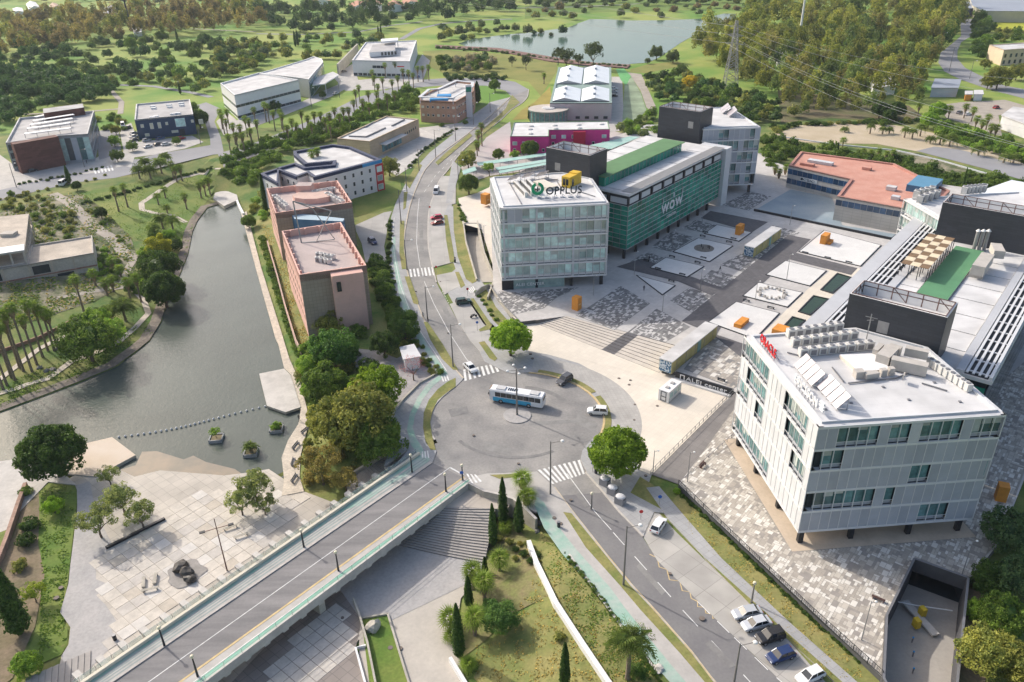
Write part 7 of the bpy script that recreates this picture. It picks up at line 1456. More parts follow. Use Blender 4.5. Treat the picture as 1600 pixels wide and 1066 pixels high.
tufts('grass tufts on the left garden lawn',[(62,760),(117,762),(112,850),(100,940),(104,1000),(60,1030),(66,900)],1500,.3,GRN,seed=6)
tufts('dry grass tufts on the strip by the picket fence',[(1062,775),(1375,1064),(1300,1062),(1170,935),(1060,812)],1400,.2,DRY,seed=7,zo=.17)
tufts('tufts on the lawns beside the pink blocks',[(400,345),(436,365),(462,440),(485,520),(470,548),(434,420)],900,.35,DRY,seed=8)
tufts('grass tufts along the pond bank lawns',[(0,600),(120,560),(230,500),(240,520),(120,592),(0,637)],1600,.32,GRN,seed=9)
# ================================================================ STREET LAMPS, MASTS
LAMPW=mat('lamp_white',(0.75,0.75,0.72),0.4,0.03,1);GLOBE=mat('lamp_globe',(0.72,0.66,0.48),0.4,0.04,1);POLEG=mat('pole_grey',(0.20,0.19,0.18),0.6,0.08,1,metal=0.2)
def lamp(bx,by,ty,label,arm=(1,0.15),z=None,slim=False,col=None,group=None):
 x,y,g=(*G(bx,by,z),z)if z is not None else(*G(bx,by,0.15),0.15)
 h=zat(x,y,ty)-g;e=empty('street_lamp',(x,y,g),label,'street lamp',group);m=col or POLEG;r=.07 if slim else.13
 mb=MB();mb.tube([(x,y,g),(x,y,g+h)],[r*1.4,r*.7],m,7);mb.build('pole',e)
 if arm:
  L_=.7 if slim else 2.1;l=math.hypot(*arm);ax,ay=arm[0]/l*L_,arm[1]/l*L_;mb=MB();mb.bar((x,y,g+h-.35),(x+ax,y+ay,g+h-.1),.08,m);mb.build('arm',e);mb=MB();mb.ball((x+ax,y+ay,g+h-.15),.22 if slim else.36,LAMPW,8,(1,1,.6));mb.build('lamp_head',e)
 else:mb=MB();mb.ball((x,y,g+h+.12),.3,GLOBE,8);mb.build('globe',e)
 return e
for a in((860,772,690,'tall street lamp beside the lower zebra crossing'),(974,914,822,'tall street lamp on the avenue verge, opposite the white parked car'),(1146,1072,1006,'tall street lamp on the avenue verge at the bottom edge'),(708,573,507,'tall street lamp beside the upper zebra crossing at the roundabout'),(668,498,448,'tall street lamp beside the avenue near the dark green car'),(636,422,375,'tall street lamp by the upper zebra crossing'),(627,350,297,'tall street lamp opposite the two red cars'),(636,300,262,'tall street lamp by the block garden'),(655,267,233,'tall street lamp below the stone office yard'),(681,247,203,'tall street lamp beside the stone office yard'),(712,220,182,'tall street lamp in front of the brick office'),(740,195,160,'tall street lamp under the entrance pylon'),(766,175,146,'tall street lamp near the bend of the avenue')):lamp(*a)
for a in((26,293,255,'street lamp on the west road by the museum forecourt, leftmost'),(132,261,233,'street lamp in front of the museum'),(314,226,199,'street lamp in front of the navy office'),(487,168,137,'street lamp in front of the civic centre'),(531,153,127,'street lamp at the civic centre car park'),(1467,89,51,'street lamp left of the upper right road, upper'),(1483,112,75,'street lamp left of the upper right road, lower'),(1515,123,95,'street lamp right of the upper right road'),(717,295,250,'street lamp by the teal carports'),(747,225,207,'small lamp on the island near the magenta warehouse')):lamp(*a)
for a in((927,462,430,'slim plaza lamp behind the orange block'),(991,429,393,'slim plaza lamp near the green hall corner'),(1050,387,359,'slim plaza lamp beside the green hall'),(1097,347,331,'slim plaza lamp at the far end of the green hall'),(1094,454,421,'slim plaza lamp beside the dark paving strip'),(1180,469,439,'slim plaza lamp between the white beds'),(1035,487,461,'slim plaza lamp at the tip of the triangular bed'),(1229,437,397,'slim plaza lamp on the middle white bed'),(1234,352,321,'slim lamp in the institute court'),(1074,753,706,'slim lamp beside the entrance ramp railing'),(1020,740,704,'slim post lamp at the foot of the entrance ramp'),(1503,898,845,'slim lamp on the mosaic paving above the garage ramp'),(1346,1000,940,'slim lamp on the mosaic paving by the picket fence'),(757,385,352,'slim lamp in the cream yard')):lamp(*a,z=ZP,slim=True,col=STEEL)
for a in((257,1009,982,'globe lamp on the left side of the bridge, nearest the camera'),(309,1057,1027,'globe lamp on the right side of the bridge, nearest the camera'),(475,855,830,'globe lamp on the left side of the bridge, middle'),(529,892,864,'globe lamp on the right side of the bridge, middle'),(644,738,712,'globe lamp on the left side at the roundabout end of the bridge'),(697,768,742,'globe lamp on the right side at the roundabout end of the bridge'),(723,750,728,'short signpost lamp at the bridge mouth')):lamp(*a,arm=None,z=0.17,col=DARKM)
lamp(1174,942,912,'globe lamp post beside the parked silver cars',arm=None);lamp(924,795,772,'globe lamp post in front of the recycling bins',arm=None)
x,y=G(808,648,.2);h=zat(x,y,576);e=empty('lamp_mast',(x,y,.2),'tall mast with four lamp heads on the roundabout island','lamp mast');mb=MB();mb.tube([(x,y,.2),(x,y,h)],[.22,.12],POLEG,8);mb.build('pole',e)
for k in range(4):a=k*math.pi/2+.3;q=(x+1.9*math.cos(a),y+1.9*math.sin(a),h-.2);mb=MB();mb.bar((x,y,h-.5),q,.09,POLEG);mb.build('arm',e);mb=MB();mb.ball(q,.34,LAMPW,8,(1,1,.6));mb.build('lamp_head',e)
x,y=G(355,892,ZL);h=zat(x,y,811);e=empty('lamp_mast',(x,y,ZL),'tall brown mast with two flat lamp heads on the lower plaza','lamp mast');mb=MB();mb.tube([(x,y,ZL),(x,y,h)],[.13,.07],RUST,7);mb.build('pole',e)
for s in(-1,1):mb=MB();q=(x+s*2.1,y+s*.9,h-2.0);mb.bar((x,y,h-2.0),q,.09,RUST);mb.box(q,(.9,.5,.18),DARKM,.4);mb.build('lamp_head',e)
# ---- pylon, wires, radio masts
x,y=G(1140,141,0);hh=37.0;e=empty('power_pylon',(x,y,0),'grey steel lattice power pylon in front of the eucalyptus wood','power pylon');mb=MB()
def pw(t):return 3.3*(1-t)**1.1+.55
for k in range(11):
 t0,t1=k/11,(k+1)/11;a,b=pw(t0),pw(t1);z0,z1=t0*hh,t1*hh;C=((-1,-1),(1,-1),(1,1),(-1,1))
 for i in range(4):
  p,q=C[i],C[(i+1)%4];mb.bar((x+p[0]*a,y+p[1]*a,z0),(x+p[0]*b,y+p[1]*b,z1),.3,STEEL);mb.bar((x+p[0]*a,y+p[1]*a,z0),(x+q[0]*b,y+q[1]*b,z1),.17,STEEL);mb.bar((x+q[0]*a,y+q[1]*a,z0),(x+p[0]*b,y+p[1]*b,z1),.17,STEEL);mb.bar((x+p[0]*b,y+p[1]*b,z1),(x+q[0]*b,y+q[1]*b,z1),.15,STEEL)
mb.build('tower',e);ARMS=[]
wd_=(0.72,-0.69)
for zz,l in((25,5.6),(29.5,4.8),(34,4.2)):
 for s in(-1,1):
  mb=MB();t_=(x+s*l*wd_[0],y+s*l*wd_[1],zz);mb.bar((x,y,zz+1),t_,.2,STEEL);mb.bar((x,y,zz-.8),t_,.2,STEEL);mb.bar((x+s*l*.5*wd_[0],y+s*l*.5*wd_[1],zz+.5),(x+s*l*.5*wd_[0],y+s*l*.5*wd_[1],zz-.4),.14,STEEL);mb.build('crossarm',e);ARMS.append(t_)
WIREM=mat('aluminium_wire',(0.42,0.42,0.42),0.4,0.05,1,metal=0.3)
far_pts={1:(G(1700,262,14),14)}
for i,t_ in enumerate(ARMS):
 k,s=divmod(i,2);yR=(250,218,130)[k]+(30 if s==0 else 0);q=G(1680,yR,16+k*3);q=(q[0],q[1],16+k*3);l_=G(600,(-20,-30,-40)[k]+s*6,20);l_=(l_[0],l_[1],26+k*4);mb=MB()
 for dst in(q,l_):
  P=[tuple(lerp(t_,dst,u))for u in np.linspace(0,1,14)];sag=5.0;P=[(p[0],p[1],p[2]-sag*4*u*(1-u))for p,u in zip(P,np.linspace(0,1,14))];mb.tube(P,.045,WIREM,3,False)
 mb.build('power_wire',label=('power wire from the %s %s arm of the pylon'%(('lowest','middle','top')[k],('left','right')[s])),cat='wire',origin=t_)
x,y=G(1247,74,0);mb=MB();mb.tube([(x,y,0),(x,y,46)],[1.0,.6],LAMPW,8);e=empty('radio_mast',(x,y,0),'tall white radio mast rising out of the eucalyptus wood','mast');mb.build('pole',e);piece('equipment_cabin',(x,y,4),(5,4,8),WHITEP,e)
x,y=G(206,47,0);mb=MB();mb.tube([(x,y,0),(x-2,y,48)],[.9,.6],DARKM,7);mb.build('radio_mast',label='thin dark mast on the left hillside, cut by the top edge',cat='mast',origin=(x,y,0))
# ================================================================ VEHICLES
PAINT=mat('car_paint',(1,1,1),0.25,0.0,1,spec=0.6,objcol=True);CGL=mat('car_glass',(0.02,0.025,0.03),0.08,0.1,1,spec=0.7);TYRE=mat('tyre',(0.02,0.02,0.02),0.9,0.1,1);RIM=mat('rim',(0.45,0.45,0.46),0.4,0.05,1,metal=0.6)
LHT=mat('headlight',(0.7,0.72,0.75),0.2,0.02,1);LRD=mat('tail_light',(0.35,0.01,0.01),0.3,0.02,1)
def car_meshes(L_=4.3,W=1.78,roof=(-1.5,.35),base=(-1.98,1.05),zr=1.47,zw=.93,hood=.82):
 h=W/2;st=[(-L_/2,.45,.70,.88),(-L_/2+.12,.28,zw-.06,.96),(base[0],.25,zw,1),(roof[0],.25,zw,1),(-.5,.25,zw,1),(roof[1],.25,zw,1),(base[1],.25,zw-.02,1),(L_/2-.35,.28,hood-.04,.96),(L_/2,.38,.60,.84)]
 b=MB();rings=[]
 for x,z0,z1,k in st:rings.append([(x,-h*k*.94,z0),(x,-h*k,z0+.28),(x,-h*k*.96,z1-.03),(x,-h*k*.82,z1),(x,h*k*.82,z1),(x,h*k*.96,z1-.03),(x,h*k,z0+.28),(x,h*k*.94,z0)])
 for a,c in zip(rings,rings[1:]):
  for i in range(8):j=(i+1)%8;b.face([a[i],a[j],c[j],c[i]],PAINT)
 b.face(rings[0][::-1],PAINT);b.face(rings[-1],PAINT);wr=h*.72;wb=h*.86;g=MB()
 R0=[(roof[0],-wr,zr),(roof[1],-wr,zr),(roof[1],wr,zr),(roof[0],wr,zr)];B0=[(base[0],-wb,zw),(base[1],-wb,zw),(base[1],wb,zw),(base[0],wb,zw)]
 for i in range(4):j=(i+1)%4;g.face([B0[i],B0[j],R0[j],R0[i]],CGL)
 b.box(((roof[0]+roof[1])/2,0,zr+.01),(roof[1]-roof[0]+.12,wr*2+.06,.06),PAINT)
 for s in(-1,1):
  for p,q in((0,0),(1,1)):b.bar((B0[p][0],s*wb,zw),(R0[p][0],s*wr,zr),.09,PAINT)
  b.bar((-.45,s*(wb+.005),zw),(-.5,s*(wr+.01),zr),.09,PAINT)
 w_=MB();w_.tube([(0,-.11,0),(0,.11,0)],.32,TYRE,12);w_.tube([(0,-.12,0),(0,.12,0)],.19,RIM,8)
 hl=MB().box((0,0,0),(.08,.34,.14),LHT);tl=MB().box((0,0,0),(.07,.3,.16),LRD)
 return b.mesh('body'),g.mesh('window_glass'),w_.mesh('wheel'),hl.mesh('headlight'),tl.mesh('tail_light'),L_,W
CM={'hatch':car_meshes(),'sedan':car_meshes(4.6,1.8,(-1.15,.4),(-1.75,1.15),1.42,.92,.86),'suv':car_meshes(4.4,1.86,(-1.75,.3),(-2.08,1.0),1.68,1.05,.98),'van':car_meshes(5.2,1.98,(-2.4,1.1),(-2.55,1.9),2.2,1.2,1.1)}
def car(kind,rear,front,color,label,z=0.1,group=None):
 b,g,w_,hl,tl,L_,W=CM[kind];a,c=G(*rear,z),G(*front,z);x,y=(a[0]+c[0])/2,(a[1]+c[1])/2;e=empty('car' if kind!='van' else 'van',(x,y,z),label,'car' if kind!='van' else 'van',group,math.atan2(c[1]-a[1],c[0]-a[0]))
 def add(nm,me,l):o=bpy.data.objects.new(nm,me);COL.objects.link(o);o.parent=e;o.location=l;o.color=(*color,1)
 add('body',b,(0,0,0));add('window_glass',g,(0,0,0))
 for sx in(-1,1):
  for sy in(-1,1):add('wheel',w_,(sx*L_*.305,sy*(W/2-.1),.32))
 for s in(-1,1):add('headlight',hl,(L_/2-.05,s*.6,.62));add('tail_light',tl,(-L_/2+.03,s*.62,.72))
 return e
cW,cS,cK,cB,cR,cG,cD=(.75,.75,.74),(.42,.44,.47),(.02,.02,.022),(.02,.04,.12),(.35,.02,.03),(.02,.06,.05),(.09,.09,.095)
for a in(('suv',(948,647),(919,645),cW,'white off-roader on the right side of the roundabout'),('suv',(890,592),(874,602),cD,'dark grey car at the top of the roundabout'),('sedan',(727,570),(743,585),cW,'white car stopped on the upper zebra crossing'),('suv',(714,476),(735,473),cG,'dark green car parked by the avenue beside the motorcycle'),('hatch',(691,341),(673,343),(.45,.02,.06),'bright red car, upper of the pair parked by the avenue'),('hatch',(692,349),(674,352),(.28,.05,.04),'dark red car, lower of the pair parked by the avenue'),('suv',(577,376),(588,384),cB,'dark blue car on the forecourt of the pink block'),('hatch',(1021,836),(1036,813),cW,'white car parked alone at the top of the avenue bay'),('sedan',(1186,958),(1147,965),cS,'silver car, uppermost of the row parked at the bottom right'),('sedan',(1202,973),(1160,984),(.5,.52,.55),'light silver car, second in the row at the bottom right'),('suv',(1221,993),(1184,1004),cK,'black car, third in the row at the bottom right'),('hatch',(1239,1021),(1199,1035),cB,'navy blue car, fourth in the row at the bottom right'),('hatch',(1282,1052),(1248,1068),cW,'white car cut by the bottom edge, last of the parked row'),('van',(684,297),(680,306),cW,'small white van with green load beside the avenue'),('van',(192,195),(193,201),cW,'white van at the top of the navy office car park'),('hatch',(200,202),(203,199),cD,'grey car beside the white van at the navy office'),('sedan',(206,211),(213,209),cS,'silver car in the column left of the navy office, upper'),('sedan',(206,216),(213,214),cW,'white car in the column left of the navy office, middle'),('sedan',(207,221),(214,219),cD,'grey car in the column left of the navy office, lower'),('sedan',(226,232),(237,229),cW,'white car at the near left corner of the navy car park'),('sedan',(243,228),(252,226),cD,'dark car in the near row of the navy car park'),('sedan',(254,228),(265,226),cW,'white car in the near row of the navy car park'),('hatch',(226,222),(233,220),cS,'silver car close to the navy office wall, left'),('hatch',(247,219),(255,217),(.05,.12,.25),'blue car close to the navy office wall'),('hatch',(279,219),(288,217),cR,'red car right of the navy office entrance'),('sedan',(519,149),(530,146),cW,'white car in front of the civic centre'),('sedan',(533,114),(542,112),cD,'dark car beside the low white office'),('hatch',(653,124),(654,118),(.1,.2,.4),'blue car at the right of the low white office'),('sedan',(44,270),(56,267),cK,'black car in front of the brown brick museum block'),('van',(96,291),(104,286),cW,'white truck on the west road beside the thin cypress'),('hatch',(957,140),(962,140),cW,'white car, top of the column beside the ridged warehouse'),('hatch',(957,145),(962,145),cS,'silver car, second beside the ridged warehouse'),('hatch',(957,151),(962,151),cK,'black car, third beside the ridged warehouse'),('hatch',(1550,171),(1563,168),cR,'red car alone in the car park at the right'),('sedan',(1505,181),(1518,179),cW,'white car among the palms of the right car park'),('sedan',(1495,179),(1503,176),cD,'dark car beside the white one in the right car park'),('van',(1540,60),(1546,58),cK,'dark vehicle near the yellow crop field')):car(*a)
# bus
a,c=G(849,636,.1),G(769,623,.1);x,y=(a[0]+c[0])/2,(a[1]+c[1])/2;e=empty('bus',(x,y,.1),'white and sky-blue city bus driving round the roundabout','bus',None,math.atan2(c[1]-a[1],c[0]-a[0]))
BUSW=mat('bus_white',(0.72,0.73,0.74),0.35,0.03,1);BUSB=mat('bus_blue',(0.05,0.35,0.55),0.35,0.05,1)
def lb(nm,items,M=None):mb=MB();[mb.box(c_,s_,m_)for c_,s_,m_ in items];return mb.build(nm,e,local=True)
bm=bmesh.new();bmesh.ops.create_cube(bm,size=1);bmesh.ops.scale(bm,vec=(12,2.5,2.75),verts=bm.verts);bmesh.ops.translate(bm,vec=(0,0,1.73),verts=bm.verts);bmesh.ops.bevel(bm,geom=bm.edges[:],offset=.16,segments=2,affect='EDGES');me=bpy.data.meshes.new('body');bm.to_mesh(me);bm.free();me.materials.append(BUSW);o=bpy.data.objects.new('body',me);COL.objects.link(o);o.parent=e
for s in(-1,1):
 lb('skirt_panel',[((.9,s*1.262,.95),(8.6,.03,1.0),BUSB)])
 for i in range(8):lb('side_window',[((-4.9+i*1.28,s*1.265,2.15),(1.2,.04,1.05),CGL)])
lb('windscreen',[((6.0,0,2.0),(.06,2.2,1.5),CGL)]);lb('rear_window',[((-6.0,0,2.3),(.06,1.9,.8),CGL)]);lb('destination_sign',[((6.01,0,2.95),(.06,1.7,.25),mat('amber_sign',(0.3,0.15,0.02),0.5,0.05,1))])
for i,xx in enumerate((3.6,-3.9)):lb('roof_unit',[((xx,0,3.18),(2.0,1.5,.28),mat('bus_roof_unit',(0.5,0.5,0.5),0.6,0.05,1))])
for i in range(5):lb('roof_vent',[((1.9-i*.45,0,3.14),(.25,1.0,.1),CGL)])
for sx in(3.4,-2.9):
 for s in(-1,1):mb=MB();mb.tube([(sx,s*1.0,.48),(sx,s*1.29,.48)],.48,TYRE,14);mb.tube([(sx,s*1.0,.48),(sx,s*1.30,.48)],.26,RIM,10);mb.build('wheel',e,local=True)
for s in(-1,1):lb('headlight',[((6.0,s*.9,.75),(.06,.4,.2),LHT)]);lb('mirror',[((6.1,s*1.4,2.2),(.15,.2,.5),CGL)])
# motorcycle
x,y=G(740,496,.2);e=empty('motorcycle',(x,y,.2),'dark motorcycle standing in the avenue bay below the green car','motorcycle',None,.5)
for s in(-.7,.7):mb=MB();mb.tube([(s,-.06,.32),(s,.06,.32)],.32,TYRE,12);mb.build('wheel',e,local=True)
mb=MB();mb.bar((-.7,0,.35),(.3,0,.6),.22,DARKM);mb.bar((.3,0,.6),(.7,0,.35),.1,STEEL);mb.box((.1,0,.78),(.5,.28,.25),DARKM);mb.build('frame',e,local=True);mb=MB();mb.box((-.45,0,.82),(.7,.26,.12),TYRE);mb.build('seat',e,local=True);mb=MB();mb.bar((.45,-.35,1.05),(.45,.35,1.05),.05,STEEL);mb.bar((.45,0,1.05),(.68,0,.4),.06,STEEL);mb.build('handlebar',e,local=True)
# ================================================================ PLAZA FURNITURE
def bench(x,y,z,rz,m,label,group=None,L_=1.9,back=False):
 e=empty('bench',(x,y,z),label,'bench',group,rz);
 for i in range(3):mb=MB();mb.box((0,-.18+i*.18,.45),(L_,.15,.06),m);mb.build('slat',e,local=True)
 for s in(-1,1):mb=MB();mb.box((s*L_*.4,0,.21),(.12,.5,.42),m);mb.build('leg',e,local=True)
 if back:mb=MB();mb.box((0,.27,.72),(L_,.06,.35),m);mb.build('backrest',e,local=True)
BKB=[((1010,408),'black bench at the left corner of the second white bed'),((1028,421),'black bench between the green hall and the second white bed'),((1066,430),'black bench at the near edge of the second white bed'),((1049,440),'black bench beside the triangular bed'),((1050,402),'black bench left of the round fountain bed'),((1090,411),'black bench at the near side of the round fountain bed'),((1099,404),'black bench right of the fountain bed corner'),((1098,370),'black bench at the far side of the round fountain bed'),((1139,379),'black bench between the fountain bed and the top bed'),((1146,374),'black bench near the top white bed'),((1102,364),'black bench left of the top white bed'),((1258,396),'black bench at the near side of the largest white bed, left'),((1293,404),'black bench at the near side of the largest white bed, middle'),((1326,411),'black bench at the near side of the largest white bed, right'),((1166,471),'black bench left of the stone ring bed'),((1204,482),'black bench below the stone ring bed'),((1127,595),'black bench on the mosaic by the letter wall')]
for q,lab in BKB:bench(*G(*q,ZP),ZP,RU+math.pi/2,DARKM,lab)
bench(*G(1098,729,ZP),ZP,RU,RUST,'brown bench on the mosaic paving near the entrance ramp',back=True);bench(*G(1372,938,ZP),ZP,RU+1.6,RUST,'brown bench on the mosaic paving by the garage ramp',back=True)
for q,rz,lab in(((225,912),1.9,'stone bench on the lower plaza, left of three'),((243,906),1.8,'stone bench on the lower plaza, right of three'),((235,923),.3,'stone bench on the lower plaza, nearest of three'),((360,826),.5,'stone bench beside the plaza trees, left of two'),((377,839),.5,'stone bench beside the plaza trees, right of two'),((478,675),1.1,'grey bench on the riverside walk, uppermost'),((463,699),1.3,'grey bench on the riverside walk, second'),((459,724),1.6,'grey bench on the riverside walk, third'),((461,750),1.4,'grey bench on the riverside walk, lowest')):bench(*G(*q,ZL+.1),ZL+.1,rz,STONEW if q[0]<400 else GREYM,lab,L_=2.6,back=q[0]>400)
a,b=G(166,858,ZL),G(258,812,ZL);mb=MB();w_=Wall(a,b);w_.box(mb,0,w_.L,ZL,ZL+.5,-.25,.25,DARKM);mb.build('edge_bench',label='long dark bench edge under the group of plaza trees',cat='bench',origin=(*a,ZL))
def block(px,w_,d,h,label,rz=RU,z=ZP,step=False):
 x,y=G(*px,z);e=empty('orange_block',(x,y,z),label,'art block',None,rz);mb=MB();mb.box((0,0,h/2),(w_,d,h),ORANGE);mb.build('body',e,local=True)
 if step:mb=MB();mb.box((w_*.1,-d*.5-.6,h*.18),(w_*.8,1.2,h*.36),ORANGE);mb.build('seat_step',e,local=True)
 mb=MB();mb.box((0,-d/2-.01,h*.45),(w_*.45,.02,h*.12),mat('pale_orange_print',(0.75,0.45,0.2),0.7,0.05,1));mb.build('printed_panel',e,local=True)
block((901,483),1.9,1.9,3.6,'tall orange block beside the mosaic patch near the ring-logo office');block((1155,366),3.2,1.6,3.2,'square orange block on the top white bed by the green hall',step=False)
block((1288,380),3.6,1.8,3.0,'orange block with a step on the largest white bed',step=True);block((1158,508),4.8,1.9,1.2,'low lying orange block on the white bed nearest the letter wall');block((1218,527),3.6,3.0,2.6,'orange block behind the roof of the nearest office');block((1562,780),1.7,1.7,3.2,'tall orange block on the mosaic strip at the right edge',RU+.3);block((759,318),2.5,2.5,3.6,'orange block left of the ring-logo office, in the cream yard')
CYEL=mat('yellow_green_panel',(0.46,0.42,0.16),0.6,0.12,0.4,col2=(0.55,0.50,0.24));CBLUE=mat('blue_pattern_print',(0.55,0.62,0.66),0.6,0.1,2.2,col2=(0.04,0.13,0.24),thr=(.48,.52));TURQ=mat('turquoise_panel',(0.25,0.45,0.42),0.6,0.05,1)
def longbox(u0,u1,v0,v1,label):
 c_=uv((u0+u1)/2,(v0+v1)/2);e=empty('exhibition_box',(*c_,ZP),label,'pavilion');mb=MB();uvbox(mb,u0,u1,v0,v1,ZP+.1,ZP+3.1,CYEL,ROOFL);mb.build('body',e);mb=MB();uvbox(mb,u0-.1,u1+.1,v0-.1,v1+.1,ZP+3.1,ZP+3.3,WHITEP,ROOFL);mb.build('roof',e)
 mb=MB();uvbox(mb,u0-.12,u0-.02,v0+.1,v1-.1,ZP+.2,ZP+3.0,CBLUE);mb.build('end_panel',e);mb=MB();uvbox(mb,u0+(u1-u0)*.55,u0+(u1-u0)*.62,v1+.02,v1+.1,ZP+.2,ZP+3,TURQ);mb.build('side_panel',e)
 for k in range(5):mb=MB();u=u0+(u1-u0)*(k+.5)/5;uvbox(mb,u-.05,u+.05,v1+.003,v1+.06,ZP+.1,ZP+3.1,STEEL);mb.build('panel_joint',e)
longbox(143.2,165.5,-74.6,-71.4,'long yellow-sided box pavilion at the top of the broad steps');longbox(217.6,237.8,-88.3,-85.2,'long yellow-sided box pavilion between the white beds and the green hall')
x,y=G(1046,619,.2);e=empty('ticket_cabin',(x,y,.2),'white cabin with green windows on the cream forecourt','cabin',None,RU);mb=MB();mb.box((0,0,1.4),(5.6,2.5,2.7),WHITEP);mb.build('body',e,local=True)
for xx in(-1.6,.2,1.8):mb=MB();mb.box((xx,-1.26,1.6),(1.3,.05,1.2),GLASSL);mb.build('window',e,local=True)
for xx in(-1.2,1.0):mb=MB();mb.box((xx,0,2.85),(.8,.8,.25),ROOFG);mb.build('roof_vent',e,local=True)
mb=MB();mb.bar((-2.85,-.6,.2),(-2.85,-.6,2.5),.1,DARKM);mb.bar((-2.85,.6,.2),(-2.85,.6,2.5),.1,DARKM);[mb.bar((-2.85,-.6,z_),(-2.85,.6,z_),.1,DARKM)for z_ in(.3,1.3,2.5)];mb.build('end_frame',e,local=True)
BING=mat('bin_grey',(0.25,0.25,0.26),0.6,0.08,1)
for q,lab in(((945,757),'grey recycling bin nearest the bright green tree'),((957,771),'grey recycling bin, middle of three'),((969,786),'grey recycling bin, lowest of three')):
 x,y=G(*q,.2);e=empty('recycling_bin',(x,y,.2),lab,'recycling bin',None,R(-40));mb=MB();mb.prism([(-.85,-.7),(.85,-.7),(.85,.7),(-.85,.7)],0,1.5,BING);mb.build('body',e,local=True);mb=MB();mb.ball((0,0,1.45),.95,mat('bin_lid',(0.55,0.55,0.56),0.5,0.04,1),12,(1,.85,.4));mb.build('lid',e,local=True);mb=MB();mb.box((.87,0,1.2),(.05,.6,.25),DARKM);mb.build('slot',e,local=True)
for q,lab,z in(((180,1000),'black litter bin on the lower plaza','L'),((931,739),'black litter bin by the lower crossing','R'),((711,410),'black litter bin by the zebra path','R'),((873,823),'green box by the bike lane','R')):
 x,y=G(*q,ZL if z=='L' else.2);mb=MB();zz=ZL if z=='L' else.2;mb.tube([(x,y,zz),(x,y,zz+.95),(x,y,zz+1.05)],[.28,.32,.2],DARKM,10);e=empty('litter_bin',(x,y,zz),lab,'litter bin');mb.build('drum',e);mb=MB();mb.tube([(x,y,zz+1.06),(x,y,zz+1.12)],.3,GREYM,10);mb.build('lid',e)
def rock(x,y,z,r,label,seed,sq=(1,.8,.7),name='rock',m=None):
 rg=random.Random(seed);bm=bmesh.new();bmesh.ops.create_icosphere(bm,subdivisions=2,radius=r)
 for v in bm.verts:k=rg.uniform(.72,1.12);v.co=Vector((v.co.x*sq[0]*k,v.co.y*sq[1]*k,v.co.z*sq[2]*k))
 me=bpy.data.meshes.new(name);bm.to_mesh(me);bm.free();me.materials.append(m or ROCK);o=bpy.data.objects.new(name,me);COL.objects.link(o);o.location=(x,y,z);o.rotation_euler=(rg.uniform(-.3,.3),rg.uniform(-.3,.3),rg.uniform(0,6));return tag(o,label,'rock')
WR=mat('wet_dark_rock',(0.07,0.063,0.055),0.5,0.3,1.5)
g=G(291,897,ZL);wet=[(g[0]+(3.1+.5*math.sin(t*5))*math.cos(t),g[1]+(3.1+.4*math.cos(t*4))*math.sin(t))for t in np.linspace(0,2*math.pi,30,endpoint=False)];flat('wet_ground',None,ZL+.14,mat('wet_slabs',(0.24,0.225,0.21),0.6,0.15,0.8),world=wet)
for q,r,s,lab in(((284,889),1.6,1,'dark rock of the plaza rock fountain, upper'),((293,899),1.5,2,'flat dark rock of the plaza rock fountain, middle'),((297,908),1.1,3,'smallest dark rock of the plaza rock fountain')):rock(*G(*q,ZL),ZL+.5,r,lab,s,m=WR)
rock(*G(583,983,ZL),ZL+.5,1.4,'grey boulder in the underpass garden strip',5,m=STONEW);rock(*GT(845,818),.9,'pale rock on the bank near the upper cypress',6);rock(*GT(840,830),.7,'small pale rock on the bank near the upper cypress',7);rock(*GT(1030,1046),.9,'pale block beside the bike lane at the bottom',8,m=CONC)
for i,q in enumerate(((62,575),(72,580),(82,578),(90,545))):rock(*GT(*q),.9,'dark rock on the park lawn among the tall palms',20+i)['group']='dark rocks among the tall palms'
# round fountain and stone ring
x,y=G(1100,388,ZP+.22);e=empty('round_fountain',(x,y,ZP+.2),'flat round dark fountain disc in the white bed','fountain');mb=MB();mb.tube([(x,y,ZP+.2),(x,y,ZP+.32)],3.0,mat('fountain_stone',(0.20,0.18,0.155),0.8,0.2,1.5),28);mb.build('disc',e)
for k in range(3):mb=MB();a=k*2.1;mb.tube([(x+1.2*math.cos(a),y+1.2*math.sin(a),ZP+.3),(x+1.2*math.cos(a),y+1.2*math.sin(a),ZP+1.2)],.12,DARKM,6);mb.build('jet',e)
x,y=G(1206,459,ZP+.22);e=empty('stone_ring',(x,y,ZP+.2),'ring of pale standing stones in the white bed','sculpture')
for k in range(20):a=k*math.pi/10;rr_=3.2+(k%2)*.5;piece('stone',(x+rr_*math.cos(a),y+rr_*math.sin(a),ZP+.45),(.7,.5,.6+.2*(k%3)),CONC,e,a)
# planters in the pond
for q,lab,k in(((338,684),'square planter with a small tree standing in the pond, left of three','loose'),((392,706),'square planter with a young palm standing in the pond, middle of three','palm'),((432,669),'square planter with a bush standing in the pond, right of three','bush')):
 x,y=G(*q,ZW+.5);e=empty('pond_planter',(x,y,ZW),lab,'planter',None,.1);mb=MB()
 for dx,dy,sx,sy in((0,1.3,2.8,.22),(0,-1.3,2.8,.22),(1.3,0,.22,2.8),(-1.3,0,.22,2.8)):mb.box((dx,dy,.3),(sx,sy,.8),mat('planter_grey',(0.30,0.31,0.32),0.8,0.05,1))
 mb.box((0,0,.2),(2.4,2.4,.6),SOIL);mb.build('box',e,local=True)
 if k=='palm':palm(x,y,ZW+.5,.8,'date','young palm growing in the middle pond planter',sc=.5)
 else:tree('shrub' if k=='bush' else 'loose',x,y,ZW+.5,1.35,LG,'bright bush growing in the right pond planter' if k=='bush' else 'small bright tree growing in the left pond planter','shrub' if k=='bush' else 'tree','shrub' if k=='bush' else 'tree')
